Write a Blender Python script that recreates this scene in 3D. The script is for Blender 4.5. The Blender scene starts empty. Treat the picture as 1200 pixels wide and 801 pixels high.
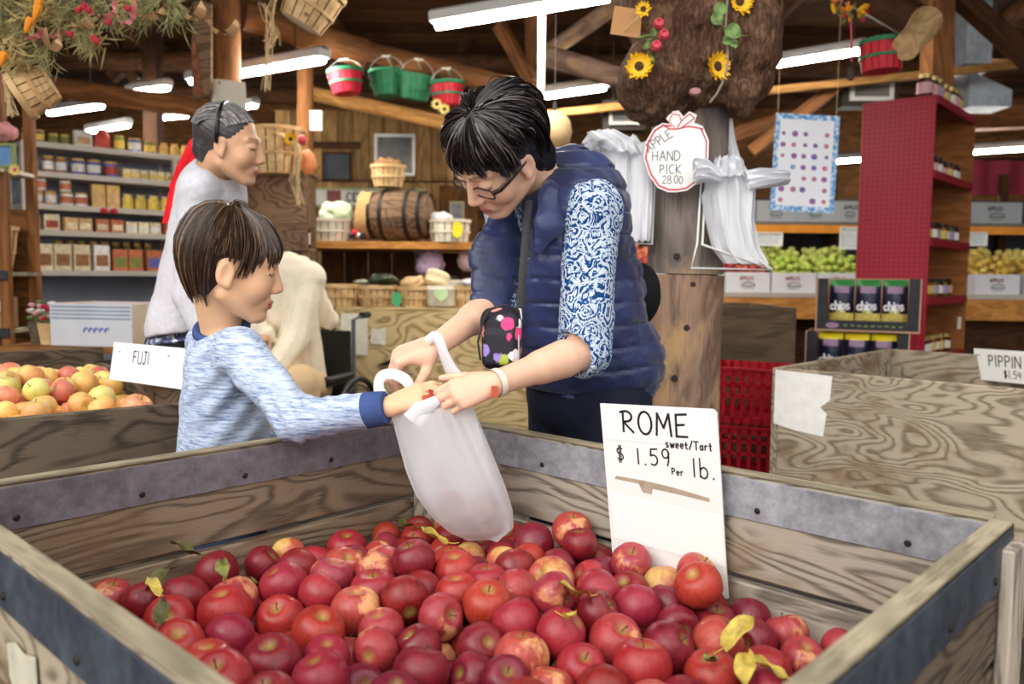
import bpy, bmesh, math, random
import numpy as np
from mathutils import Vector, Matrix
SC = bpy.context.scene; COL = SC.collection
random.seed(7); NPR = np.random.default_rng(7)
# ---------------------------------------------------------------- camera
FPX = 970.0; PITCH = .080; ROLL = .009; CAMH = 1.15
_c, _s = math.cos(PITCH), math.sin(PITCH)
_R = Vector((1, 0, 0)); _U = Vector((0, _s, _c)); _F = Vector((0, _c, -_s))
CR = _R * math.cos(ROLL) + _U * math.sin(ROLL); CU = _U * math.cos(ROLL) - _R * math.sin(ROLL)
cam_data = bpy.data.cameras.new('camera'); cam = bpy.data.objects.new('camera', cam_data); COL.objects.link(cam)
cam_data.sensor_width = 36; cam_data.lens = FPX / 1200 * 36; cam_data.clip_start = .02
cam.matrix_world = Matrix(((CR.x, CU.x, -_F.x, 0), (CR.y, CU.y, -_F.y, 0), (CR.z, CU.z, -_F.z, CAMH), (0, 0, 0, 1)))
cam_data.dof.use_dof = True; cam_data.dof.focus_distance = 1.72; cam_data.dof.aperture_fstop = 3.6
SC.camera = cam
def P(px, py, Y):                       # pixel + distance along the ground -> world point
    d = _F + CR * ((px - 600) / FPX) - CU * ((py - 400.5) / FPX)
    return Vector((0, 0, CAMH)) + d * (Y / d.y)
# ---------------------------------------------------------------- world and exposure
world = bpy.data.worlds.new('sky'); SC.world = world; world.use_nodes = True
_bg = world.node_tree.nodes['Background']; _bg.inputs[0].default_value = (1.0, .985, .96, 1); _bg.inputs[1].default_value = 1.25
_sd = bpy.data.lights.new('sun', 'SUN'); _sd.energy = 1.15; _sd.angle = math.radians(45); _sd.color = (1.0, .97, .92); _so = bpy.data.objects.new('sun', _sd); COL.objects.link(_so)
_so.rotation_euler = Vector((.52, .62, -.59)).to_track_quat('-Z', 'Y').to_euler(); _so.location = (-3, -4, 5)    # hazy sun from the open front
vs = SC.view_settings; vs.view_transform = 'Standard'; vs.look = 'None'; vs.gamma = 1; vs.use_curve_mapping = False; vs.exposure = .66
# ---------------------------------------------------------------- mesh helpers
def wm(o):
    M = o.matrix_basis.copy()
    while o.parent: o = o.parent; M = o.matrix_basis @ M
    return M
def link(o, parent=None):
    COL.objects.link(o)
    if parent: o.parent = parent
    return o
def tag(o, label=None, cat=None, group=None, kind=None):
    for k, v in (('label', label), ('category', cat), ('group', group), ('kind', kind)):
        if v: o[k] = v
    return o
def thing(name, label, cat, loc=(0, 0, 0), rz=0, group=None, kind=None):
    o = bpy.data.objects.new(name, None); o.empty_display_size = .05; COL.objects.link(o)
    o.location = loc; o.rotation_euler = (0, 0, rz)
    o.matrix_basis = Matrix.Translation(Vector(loc)) @ Matrix.Rotation(rz, 4, 'Z')
    return tag(o, label, cat, group, kind)
def copy_tree(o, parent=None, M=None):
    c = o.copy(); COL.objects.link(c); c.parent = parent
    if M is not None: c.matrix_basis = M
    for ch in list(o.children): copy_tree(ch, c)
    return c
def frame(o, x, z):                     # 4x4 with local x along x, local z near z
    x = Vector(x).normalized(); z = Vector(z); y = z.cross(x).normalized(); z = x.cross(y)
    M = Matrix((x, y, z)).transposed().to_4x4(); M.translation = Vector(o); return M
def plane_frame(o, right, up):          # local xy plane seen from +z
    x = Vector(right).normalized(); up = Vector(up); z = x.cross(up).normalized(); y = z.cross(x)
    M = Matrix((x, y, z)).transposed().to_4x4(); M.translation = Vector(o); return M
class MB:
    def __init__(s): s.v = []; s.f = []; s.m = []
    def add(s, vs_, fs, mi=0):
        b = len(s.v); s.v += [tuple(v) for v in vs_]; s.f += [tuple(b + i for i in f) for f in fs]; s.m += [mi] * len(fs); return s
    def box(s, c, d, M=None, mi=0):
        x, y, z = d[0] / 2, d[1] / 2, d[2] / 2; c = Vector(c)
        pts = [c + Vector(p) for p in ((-x, -y, -z), (x, -y, -z), (x, y, -z), (-x, y, -z), (-x, -y, z), (x, -y, z), (x, y, z), (-x, y, z))]
        if M is not None: pts = [M @ p for p in pts]
        return s.add(pts, [(0, 3, 2, 1), (4, 5, 6, 7), (0, 1, 5, 4), (1, 2, 6, 5), (2, 3, 7, 6), (3, 0, 4, 7)], mi)
    def tube(s, pts, rad, n=8, cap=True, mi=0, flat=None, ref=None):
        pts = [Vector(p) for p in pts]; k = len(pts)
        rr = rad if hasattr(rad, '__len__') else [rad] * k
        T = [(pts[min(i + 1, k - 1)] - pts[max(i - 1, 0)]).normalized() for i in range(k)]
        a = Vector(ref) if ref is not None else (Vector((0, 0, 1)) if abs(T[0].z) < .9 else Vector((1, 0, 0)))
        vs_ = []
        for i in range(k):
            a = (a - T[i] * a.dot(T[i])).normalized(); b = T[i].cross(a)
            fl = 1 if flat is None else flat
            for j in range(n):
                th = 2 * math.pi * j / n
                vs_.append(pts[i] + a * (math.cos(th) * rr[i] * fl) + b * (math.sin(th) * rr[i]))
        fs = [(i * n + j, i * n + (j + 1) % n, (i + 1) * n + (j + 1) % n, (i + 1) * n + j) for i in range(k - 1) for j in range(n)]
        if cap: fs += [tuple(range(n - 1, -1, -1)), tuple((k - 1) * n + j for j in range(n))]
        return s.add(vs_, fs, mi)
    def lathe(s, prof, n=16, M=None, mi=0, sq=(1, 1), wob=0, seed=0):
        rn = random.Random(seed); vs_ = []; k = len(prof)
        wb = [1 + wob * (rn.random() - .5) for _ in range(n)]
        for (r, z) in prof:
            for j in range(n):
                th = 2 * math.pi * j / n; p = Vector((r * math.cos(th) * sq[0] * wb[j], r * math.sin(th) * sq[1] * wb[j], z))
                vs_.append(M @ p if M is not None else p)
        fs = [(i * n + j, i * n + (j + 1) % n, (i + 1) * n + (j + 1) % n, (i + 1) * n + j) for i in range(k - 1) for j in range(n)]
        if prof[0][0] > 1e-6: fs.append(tuple(range(n - 1, -1, -1)))
        if prof[-1][0] > 1e-6: fs.append(tuple((k - 1) * n + j for j in range(n)))
        return s.add(vs_, fs, mi)
    def prism(s, poly, z0, z1, M=None, mi=0):
        k = len(poly); vs_ = [Vector((x, y, z0)) for x, y in poly] + [Vector((x, y, z1)) for x, y in poly]
        if M is not None: vs_ = [M @ p for p in vs_]
        return s.add(vs_, [tuple(range(k - 1, -1, -1)), tuple(range(k, 2 * k))] + [(i, (i + 1) % k, k + (i + 1) % k, k + i) for i in range(k)], mi)
    def ribbon(s, pts, w, M, z=.0006, mi=0):   # flat stroke in the xy plane of M
        for i in range(len(pts) - 1):
            a = Vector(pts[i]); b = Vector(pts[i + 1]); d = (b - a)
            if d.length < 1e-6: continue
            d.normalize(); n = Vector((-d.y, d.x)) * w / 2; e = d * w * .3
            q = [a - e - n, b + e - n, b + e + n, a - e + n]
            s.add([M @ Vector((p.x, p.y, z)) for p in q], [(0, 1, 2, 3)], mi)
        return s
    def grid(s, fn, nu, nv, closed=False, mi=0):
        vs_ = [fn(i / (nu - (0 if closed else 1)), j / (nv - 1)) for j in range(nv) for i in range(nu)]
        m = nu if closed else nu - 1
        return s.add(vs_, [(j * nu + i, j * nu + (i + 1) % nu, (j + 1) * nu + (i + 1) % nu, (j + 1) * nu + i) for j in range(nv - 1) for i in range(m)], mi)
    def mesh(s, name, mats, smooth=True, Mi=None):
        me = bpy.data.meshes.new(name)
        vv = [Mi @ Vector(v) for v in s.v] if Mi is not None else s.v
        me.from_pydata(vv, [], s.f)
        mats = mats if isinstance(mats, (list, tuple)) else [mats]
        for m in mats: me.materials.append(m)
        if len(mats) > 1: me.polygons.foreach_set('material_index', s.m)
        if smooth: me.shade_smooth(); me.set_sharp_from_angle(angle=math.radians(38))
        me.update(); return me
    def build(s, name, mats, parent=None, smooth=True, at=None):   # vertices are world points
        M = Matrix.Translation(Vector(at)) if at is not None else Matrix()
        Mw = wm(parent) @ M if parent is not None and at is None else (M if parent is None else wm(parent))
        me = s.mesh(name, mats, smooth, Mw.inverted())
        o = bpy.data.objects.new(name, me); link(o, parent)
        if parent is None: o.matrix_basis = M
        return o
    def local(s, name, mats, parent=None, M=None, smooth=True):    # vertices are already local
        o = bpy.data.objects.new(name, s.mesh(name, mats, smooth)); link(o, parent)
        if M is not None: o.matrix_basis = M
        return o
def put(name, me, M, parent=None):      # object with shared mesh data at world matrix M
    o = bpy.data.objects.new(name, me); link(o, parent)
    o.matrix_basis = (wm(parent).inverted() @ M) if parent else M
    return o
_bc = {}
def bbox_mesh(name, d, mat, bev=.002):
    key = (name, round(d[0], 3), round(d[1], 3), round(d[2], 3), mat.name, bev)
    if key not in _bc:
        bm = bmesh.new(); bmesh.ops.create_cube(bm, size=1); bmesh.ops.scale(bm, vec=d, verts=bm.verts)
        if bev > 0: bmesh.ops.bevel(bm, geom=bm.edges[:], offset=min(bev, min(d) * .3), segments=1, affect='EDGES')
        me = bpy.data.meshes.new(name); bm.to_mesh(me); bm.free(); me.materials.append(mat); _bc[key] = me
    return _bc[key]
def board(name, p0, p1, up, w, t, mat, parent=None, bev=.002):     # local x runs along the board, z across it
    p0 = Vector(p0); p1 = Vector(p1)
    return put(name, bbox_mesh(name, ((p1 - p0).length, t, w), mat, bev), frame((p0 + p1) / 2, p1 - p0, up), parent)
def log(name, p0, p1, r0, r1, mat, parent=None, n=14, seed=0, wob=.06):   # local x runs along the log
    p0 = Vector(p0); p1 = Vector(p1); L = (p1 - p0).length; rn = random.Random(seed + len(COL.objects)); k = max(4, int(L / .35)); mb = MB()
    pts = [(-L / 2 + L * i / k, rn.uniform(-1, 1) * r0 * wob, rn.uniform(-1, 1) * r0 * wob) for i in range(k + 1)]
    mb.tube(pts, [(r0 + (r1 - r0) * i / k) * (1 + rn.uniform(-wob, wob)) for i in range(k + 1)], n)
    up = (0, 0, 1) if abs((p1 - p0).normalized().z) < .9 else (0, -1, 0)
    return put(name, mb.mesh(name, mat), frame((p0 + p1) / 2, p1 - p0, up), parent)
# ---------------------------------------------------------------- materials
def nd(nt, typ, ins=None, **props):
    n = nt.nodes.new(typ)
    for k, v in props.items(): setattr(n, k, v)
    for k, v in (ins or {}).items():
        if isinstance(v, bpy.types.NodeSocket): nt.links.new(v, n.inputs[k])
        else: n.inputs[k].default_value = v
    return n
def c4(c): return (c[0], c[1], c[2], 1)
def srgb(r, g, b):
    f = lambda x: (x / 255 / 12.92) if x / 255 <= .04045 else ((x / 255 + .055) / 1.055) ** 2.4
    return (f(r), f(g), f(b))
def newmat(name, rough=.6, metal=0, spec=.4):
    m = bpy.data.materials.new(name); m.use_nodes = True; nt = m.node_tree; b = nt.nodes['Principled BSDF']
    b.inputs['Roughness'].default_value = rough; b.inputs['Metallic'].default_value = metal; b.inputs['Specular IOR Level'].default_value = spec
    return m, nt, b
def coords(nt, scale=(1, 1, 1), rnd=0, kind='Object'):
    tc = nd(nt, 'ShaderNodeTexCoord'); v = tc.outputs[kind]
    if rnd:
        oi = nd(nt, 'ShaderNodeObjectInfo'); mu = nd(nt, 'ShaderNodeMath', {0: oi.outputs['Random'], 1: rnd}, operation='MULTIPLY')
        v = nd(nt, 'ShaderNodeVectorMath', {0: v, 1: mu.outputs[0]}, operation='ADD').outputs[0]
    return nd(nt, 'ShaderNodeMapping', {'Vector': v, 'Scale': scale}).outputs[0]
def noise(nt, vec, scale, detail=4, rough=.55, dist=0, out='Fac'):
    return nd(nt, 'ShaderNodeTexNoise', {'Vector': vec, 'Scale': scale, 'Detail': detail, 'Roughness': rough, 'Distortion': dist}).outputs[out]
def ramp(nt, fac, stops, interp='LINEAR'):
    r = nd(nt, 'ShaderNodeValToRGB', {'Fac': fac}); e = r.color_ramp; e.interpolation = interp
    while len(e.elements) < len(stops): e.elements.new(.5)
    for el, (p, c) in zip(e.elements, stops): el.position = p; el.color = c4(c) if hasattr(c, '__len__') else (c, c, c, 1)
    return r.outputs[0]
def mix(nt, fac, a, b, mode='MIX'):
    m = nd(nt, 'ShaderNodeMix', data_type='RGBA', blend_type=mode)
    for k, v in ((0, fac), (6, a), (7, b)):
        if isinstance(v, bpy.types.NodeSocket): nt.links.new(v, m.inputs[k])
        else: m.inputs[k].default_value = v if k == 0 else c4(v)
    return m.outputs[2]
def mth(nt, op, a, b=0, c=0):
    return nd(nt, 'ShaderNodeMath', {0: a, 1: b, 2: c}, operation=op).outputs[0]
def bump(nt, b, h, strength=.3, dist=.01):
    n = nd(nt, 'ShaderNodeBump', {'Height': h, 'Strength': strength, 'Distance': dist}); nt.links.new(n.outputs[0], b.inputs['Normal'])
_mats = {}
def plain(name, col, rough=.55, metal=0, var=.12, scale=6, bmp=0, spec=.4, rnd=0):
    if name in _mats: return _mats[name]
    m, nt, b = newmat(name, rough, metal, spec); v = coords(nt, rnd=7 if rnd else 0); n = noise(nt, v, scale)
    lo = tuple(x * (1 - var * 1.4) for x in col); hi = tuple(min(1, x * (1 + var)) for x in col)
    c = ramp(nt, n, [(.3, lo), (.7, hi)])
    if rnd:
        oi = nd(nt, 'ShaderNodeObjectInfo'); c = nd(nt, 'ShaderNodeHueSaturation', {'Color': c, 'Value': mth(nt, 'MULTIPLY_ADD', oi.outputs['Random'], rnd, 1 - rnd / 2)}).outputs[0]
    nt.links.new(c, b.inputs['Base Color'])
    if bmp: bump(nt, b, noise(nt, v, scale * 4), bmp, .004)
    _mats[name] = m; return m
def glow(name, col, s):
    m, nt, b = newmat(name, .5); b.inputs['Base Color'].default_value = c4(col); b.inputs['Emission Color'].default_value = c4(col); b.inputs['Emission Strength'].default_value = s
    return m
def wood(name, dark, light, gscale=14, stretch=.12, contour=0, rough=.8, stain=None, bmp=.4, rnd=.25, line=.5, seedoff=0, patch=None):
    """grain along local x. contour>0: looping plywood figure."""
    m, nt, b = newmat(name, rough, 0, .25)
    v = coords(nt, (1, 1, 1), 9); oi = nd(nt, 'ShaderNodeObjectInfo')
    mp = lambda s: nd(nt, 'ShaderNodeMapping', {'Vector': v, 'Scale': s, 'Location': (seedoff, 0, 0)}).outputs[0]
    fine = noise(nt, mp((stretch * 2, 3, 3)), gscale * 5, 5, .65)
    broad = noise(nt, mp((stretch * 2.4, 1, 1)), gscale * .45, 3, .5, .4)
    if contour:
        fld = noise(nt, mp((.5, 1.6, 1.6)), contour, 2.5, .5, .6)
        sn = mth(nt, 'SINE', mth(nt, 'MULTIPLY_ADD', fld, 125, mth(nt, 'MULTIPLY', fine, 2.6)))
        g2 = mth(nt, 'MULTIPLY_ADD', sn, .5, .5)
        g = mth(nt, 'POWER', g2, 2.2)
        gl = mth(nt, 'MULTIPLY_ADD', g, -line, mth(nt, 'MULTIPLY_ADD', fine, .7, .45))
    else:
        sn = mth(nt, 'SINE', mth(nt, 'MULTIPLY_ADD', broad, 46, mth(nt, 'MULTIPLY', fine, 5)))
        gl = mth(nt, 'MULTIPLY_ADD', sn, line * .35, mth(nt, 'MULTIPLY_ADD', fine, .9, .08))
    c = ramp(nt, gl, [(.12, dark), (.75, light)])
    c = mix(nt, mth(nt, 'MULTIPLY', broad, .5), c, tuple((a + d) * .42 for a, d in zip(dark, light)), 'MIX')
    if stain:
        s = ramp(nt, noise(nt, mp((1.2, 2.2, 2.2)), 3.2, 4, .6), [(.52, 0), (.66, 1)]); c = mix(nt, mth(nt, 'MULTIPLY', s, .75), c, stain)
    # knots
    vo = nd(nt, 'ShaderNodeTexVoronoi', {'Vector': mp((1, 1.6, 1.6)), 'Scale': 2.7}).outputs['Distance']
    c = mix(nt, ramp(nt, vo, [(.02, .85), (.06, 0)]), c, tuple(x * .35 for x in dark))
    c = nd(nt, 'ShaderNodeHueSaturation', {'Color': c, 'Value': mth(nt, 'MULTIPLY_ADD', oi.outputs['Random'], rnd * 1.6, 1 - rnd * .8)}).outputs[0]
    nt.links.new(c, b.inputs['Base Color'])
    if bmp: bump(nt, b, gl, bmp, .003)
    return m
def metal_mat(name, col, rough=.45, metal=.75, scratch=.5):
    m, nt, b = newmat(name, rough, metal, .5); v = coords(nt, rnd=5)
    n1 = noise(nt, v, 9, 5, .7); n2 = noise(nt, v, 55, 3, .7)
    c = ramp(nt, mth(nt, 'MULTIPLY_ADD', n2, .5, mth(nt, 'MULTIPLY', n1, .6)), [(.3, tuple(x * .45 for x in col)), (.55, col), (.75, tuple(min(1, x * 1.5) for x in col))])
    nt.links.new(c, b.inputs['Base Color']); nt.links.new(ramp(nt, n1, [(.3, rough - .1), (.7, rough + .25)]), b.inputs['Roughness']); bump(nt, b, n2, .12, .003)
    return m
M_ = {}
M_['bin'] = wood('weathered_bin_wood', srgb(56, 49, 43), srgb(184, 172, 156), 12, contour=3.0, stain=srgb(136, 112, 86), line=.5, rnd=.2)
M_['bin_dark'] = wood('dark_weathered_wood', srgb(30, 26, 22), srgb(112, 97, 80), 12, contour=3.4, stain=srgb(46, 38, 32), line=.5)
M_['bin_pale'] = wood('pale_plywood', srgb(78, 64, 48), srgb(178, 164, 142), 12, contour=3.2, stain=srgb(116, 88, 60), line=.5, rnd=.15)
M_['bin_brown'] = wood('shaded_brown_weathered_wood', srgb(50, 40, 32), srgb(150, 130, 108), 12, contour=3.0, stain=srgb(116, 90, 64), line=.5, rnd=.2)  # brown boards of the left-back wall, with its shade mixed into the colour
M_['ply_yellow'] = wood('yellow_plywood', srgb(136, 104, 58), srgb(232, 206, 152), 10, contour=2.1, line=.55, rnd=.15)
M_['edge'] = wood('bare_edge_wood', srgb(90, 82, 66), srgb(176, 164, 138), 14, rnd=.2)
M_['log'] = wood('log_wood', srgb(58, 33, 16), srgb(150, 98, 54), 8, rough=.75, rnd=.35, stretch=.1)
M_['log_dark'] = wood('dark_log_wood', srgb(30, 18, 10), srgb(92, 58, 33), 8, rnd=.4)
M_['log_light'] = wood('light_log_wood', srgb(120, 78, 36), srgb(214, 160, 92), 8, rnd=.3)
M_['post'] = wood('grey_brown_post', srgb(58, 43, 36), srgb(158, 128, 108), 10, stain=srgb(176, 142, 100), rnd=.1)
M_['plank'] = wood('brown_plank', srgb(54, 32, 16), srgb(150, 100, 52), 10, rnd=.45)
M_['plank_dark'] = wood('roof_plank', srgb(44, 26, 13), srgb(122, 78, 40), 9, rnd=.5)
M_['shelf_wood'] = wood('orange_shelf_wood', srgb(140, 84, 34), srgb(226, 160, 84), 12, rnd=.2)
M_['barn'] = wood('grey_barn_board', srgb(54, 40, 30), srgb(142, 112, 86), 9, contour=2.5, line=.5, rnd=.3)
M_['zinc'] = metal_mat('galvanised_band', srgb(150, 152, 158), .5, .35)
M_['zinc_mid'] = metal_mat('shaded_galvanised_band', srgb(116, 112, 118), .55, .35)  # same zinc for the left-back band, its shade put into the colour
M_['zinc_dark'] = metal_mat('dark_galvanised_band', srgb(72, 78, 88), .5, .45)  # same zinc for the near bands, shadow painted into the metal colour
M_['nail'] = plain('rusty_nail', srgb(52, 46, 44), .5, .6)
M_['white_card'] = plain('white_card', srgb(240, 239, 236), .7, var=.02, scale=3)
M_['ink'] = plain('black_marker_ink', srgb(34, 33, 40), .5, var=.1)
M_['floor'] = plain('dark_concrete_floor', srgb(58, 52, 50), .7, var=.3, scale=3, bmp=.2)
# ---------------------------------------------------------------- hand lettering
def _arc(cx, cy, rx, ry, a0, a1, n=10): return [(cx + rx * math.cos(math.radians(a0 + (a1 - a0) * i / n)), cy + ry * math.sin(math.radians(a0 + (a1 - a0) * i / n))) for i in range(n + 1)]
GL = {
 'A': (.6, [[(0, 0), (.3, 1), (.6, 0)], [(.1, .38), (.5, .38)]]), 'B': (.5, [[(0, 0), (0, 1)], [(0, 1)] + _arc(.2, .76, .26, .24, 90, -90, 6) + [(0, .52)] + _arc(.2, .26, .3, .26, 90, -90, 6) + [(0, 0)]]),
 'C': (.55, [_arc(.3, .5, .3, .5, 50, 310)]), 'D': (.55, [[(0, 0), (0, 1)] + _arc(.1, .5, .45, .5, 90, -90) + [(0, 0)]]), 'E': (.5, [[(.5, 1), (.02, .95), (0, 0), (.5, .02)], [(0, .5), (.38, .54)]]),
 'F': (.5, [[(.5, 1), (0, .97), (0, 0)], [(0, .5), (.4, .52)]]), 'H': (.55, [[(0, 0), (0, 1)], [(.55, 0), (.55, 1)], [(0, .5), (.55, .5)]]), 'I': (.12, [[(.06, 0), (.06, 1)]]),
 'J': (.45, [[(.1, 1), (.5, 1)], [(.32, 1), (.32, .2)] + _arc(.16, .2, .16, .2, 0, -170, 6)]), 'K': (.5, [[(0, 0), (0, 1)], [(.48, .95), (.02, .45), (.5, 0)]]), 'L': (.45, [[(0, 1), (0, 0), (.45, 0)]]),
 'M': (.7, [[(0, 0), (.08, 1), (.35, .35), (.62, 1), (.7, 0)]]), 'N': (.55, [[(0, 0), (0, 1), (.55, 0), (.55, 1)]]), 'O': (.62, [_arc(.31, .5, .31, .5, 95, 455, 16)]), 'P': (.5, [[(.04, 0), (.04, 1)], [(0, .98)] + _arc(.2, .73, .28, .26, 90, -90, 7) + [(.04, .47)]]),
 'R': (.58, [[(.06, 0), (.08, 1)], [(-.08, .93)] + _arc(.22, .75, .3, .25, 95, -95, 8) + [(.08, .48), (.58, 0)]]), 'S': (.5, [_arc(.25, .75, .22, .25, 40, 270, 8) + _arc(.25, .25, .24, .25, 90, -140, 8)]), 'T': (.55, [[(0, 1), (.55, 1)], [(.28, 1), (.28, 0)]]),
 'U': (.52, [[(0, 1), (0, .25)] + _arc(.26, .25, .26, .25, 180, 360, 8) + [(.52, 1)]]), 'W': (.7, [[(0, 1), (.18, 0), (.35, .7), (.52, 0), (.7, 1)]]), 'Y': (.5, [[(0, 1), (.25, .5), (.5, 1)], [(.25, .5), (.25, 0)]]),
 's': (.36, [_arc(.18, .44, .16, .16, 40, 270, 6) + _arc(.18, .14, .17, .15, 90, -140, 6)]), 'w': (.52, [[(0, .6), (.13, 0), (.26, .5), (.39, 0), (.52, .6)]]), 'e': (.4, [[(.03, .3), (.37, .33)] + _arc(.2, .3, .18, .3, 10, 310, 9)]),
 't': (.34, [[(.15, .9), (.15, .1), (.3, 0)], [(0, .58), (.34, .6)]]), 'a': (.4, [_arc(.18, .28, .17, .28, 20, 340, 9), [(.36, .6), (.36, 0)]]), 'r': (.32, [[(.02, .6), (.04, 0)], [(.04, .4)] + _arc(.2, .42, .14, .16, 160, 40, 4)]),
 'p': (.4, [[(.02, .6), (.02, -.35)], _arc(.18, .3, .18, .29, 160, -160, 9)]), 'l': (.12, [[(.06, 1), (.06, 0)]]), 'b': (.42, [[(.02, 1), (.02, .05)], _arc(.2, .28, .19, .28, 160, -150, 9)]), 'c': (.38, [_arc(.2, .3, .2, .3, 50, 310, 8)]),
 'h': (.4, [[(.02, 1), (.02, 0)], [(.02, .35)] + _arc(.19, .38, .17, .22, 160, 0, 6) + [(.36, 0)]]), 'i': (.12, [[(.06, .6), (.06, 0)], [(.06, .82), (.06, .88)]]),
 '1': (.2, [[(.1, 1), (.1, 0)]]), '5': (.48, [[(.46, 1), (.06, .98), (.03, .58)] + _arc(.2, .32, .25, .31, 100, -130, 9)]), '9': (.45, [_arc(.2, .72, .2, .27, 0, 360, 12), [(.41, .8), (.38, .3), (.3, 0)]]), '0': (.46, [_arc(.23, .5, .23, .5, 90, 450, 14)]),
 '2': (.48, [_arc(.23, .75, .22, .25, 160, -30, 7) + [(0, 0), (.5, .02)]]), '8': (.44, [_arc(.22, .75, .19, .24, 270, -90, 10), _arc(.22, .25, .22, .26, 90, 450, 10)]), '$': (.5, [_arc(.25, .72, .22, .2, 40, 270, 7) + _arc(.25, .3, .24, .22, 90, -140, 7), [(.2, 1.1), (.17, -.1)], [(.33, 1.1), (.3, -.1)]]),
 '.': (.1, [[(.04, .0), (.06, .05)]]), '/': (.4, [[(0, -.05), (.4, 1.05)]]), '-': (.4, [[(.03, .45), (.38, .47)]]), ' ': (.35, []),
}
def letter(name, txt, M, x, y, h, w, mat, parent, jit=.03, gap=.24, slope=0, seed=1):
    """writes txt with its baseline starting at (x, y) in the plane of M (world matrix)"""
    rn = random.Random(seed); mb = MB(); cx = 0
    for ch in txt:
        gw, st = GL[ch]; k = 1 + rn.uniform(-jit, jit) * 2; dy = rn.uniform(-jit, jit)
        for pl in st:
            mb.ribbon([(x + (cx + px * k) * h, y + (py * k + dy) * h + slope * (cx + px) * h) for px, py in pl], w, M)
        cx += gw + gap
    return mb.build(name, mat, parent, smooth=False)
# ---------------------------------------------------------------- large structure: floor, walls, roof
def struct(name, mb, mat): return tag(mb.build(name, mat, smooth=False), kind='structure')
struct('floor', MB().box((0, 5, -.05), (22, 20, .1)), M_['floor'])
def G(px, py, z):
    d = _F + CR * ((px - 600) / FPX) - CU * ((py - 400.5) / FPX); return Vector((0, 0, CAMH)) + d * ((z - CAMH) / d.z)
# ---------------------------------------------------------------- wooden fruit bins
def make_bin(name, label, B, u, v, lu, lv, ztop, zbot, wmat, rows, band=None, extra=None, edge=None, lift=.1, inner=True, t=.022):
    B = Vector((B[0], B[1], 0)); u = Vector((u[0], u[1], 0)).normalized(); v = Vector((v[0], v[1], 0)).normalized()
    ctr = B + u * lu / 2 + v * lv / 2
    T = thing(name, label, 'fruit bin', (ctr.x, ctr.y, 0)); up = Vector((0, 0, 1))
    walls = [(B, B + u * lu, v), (B, B + v * lv, u), (B + u * lu, B + u * lu + v * lv, -u), (B + v * lv, B + u * lu + v * lv, -v)]
    for wi, (a, b, inn) in enumerate(walls):
        d = (b - a).normalized(); e = t / 2 if wi in (0, 3) else -t / 2 - .0005
        z = ztop + (extra or {}).get(wi, 0); wall_top = z
        for ri, hh in enumerate(rows):
            hh2 = hh + ((extra or {}).get(wi, 0) if ri == 0 else 0); zc = z - hh2 / 2
            hh2 = min(hh2, z - zbot); zc = z - hh2 / 2
            if hh2 < .03: break
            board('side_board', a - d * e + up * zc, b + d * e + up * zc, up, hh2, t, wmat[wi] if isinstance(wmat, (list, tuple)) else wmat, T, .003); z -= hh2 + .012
        if band:
            m = band[wi] if isinstance(band, (list, tuple)) else band
            for side in (1, -1):
                off = inn * side * (t / 2 + .0018)
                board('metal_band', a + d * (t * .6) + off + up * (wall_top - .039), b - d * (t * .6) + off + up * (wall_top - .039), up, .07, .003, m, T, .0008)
                nb = 5
                for q in range(nb):
                    c = a + d * ((b - a).length * (q + .5) / nb) + inn * side * (t / 2 + .004) + up * (wall_top - .055)
                    put('rivet', _rivet, frame(c, d, up) @ Matrix.Rotation(math.pi / 2 * side * (1 if inn.dot(Vector(frame(c, d, up).col[1][:3])) < 0 else -1), 4, 'X'), T)
    cs = .058
    for (cu, cv) in ((0, 0), (lu, 0), (0, lv), (lu, lv)):
        iu = (t / 2 + cs / 2 + .003) * (1 if cu == 0 else -1); iv = (t / 2 + cs / 2 + .003) * (1 if cv == 0 else -1)
        c = B + u * (cu + iu) + v * (cv + iv)
        Mx = frame(c + up * ((ztop - .075 + zbot) / 2), up, u)
        put('corner_post', bbox_mesh('corner_post', (ztop - .075 - zbot, cs, cs), edge or M_['edge'], .004), Mx, T)
    nb = 7; wb = (lv - t) / nb
    for q in range(nb):
        c = B + v * (t / 2 + wb * (q + .5)) + up * (zbot - .011)
        board('floor_board', c + u * .0, c + u * lu, v, wb - .008, .02, edge or M_['edge'], T, .002)
    for q in range(3):
        c = B + u * (lu * (.08 + .42 * q)) + up * ((zbot - .022) / 2)
        board('skid', c + v * .0, c + v * lv, up, zbot - .022, .09, M_['bin_dark'], T, .004)
    return T
_m = MB(); _m.lathe([(.0055, 0), (.0055, .001), (.004, .0025), (0, .003)], 8); _rivet = _m.mesh('rivet', M_['nail'])
ZR = .814; TH = .819
BU = Vector((-math.cos(TH), -math.sin(TH), 0)); BV = Vector((math.sin(TH), -math.cos(TH), 0)); BB = Vector((-.188, 1.951, 0))
LU, LV = .99, 1.20
rome = make_bin('fruit_bin', 'weathered wooden fruit bin with galvanised rim holding the red apples', BB, BU, BV, LU, LV, ZR, .19, [M_['bin_brown'], M_['bin'], M_['bin_pale'], M_['bin_dark']], [.175, .19, .235], band=[M_['zinc_mid'], M_['zinc'], M_['zinc_dark'], M_['zinc_dark']], edge=M_['bin'])  # near-right boards take the dark wood to paint in that side's shade
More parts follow.
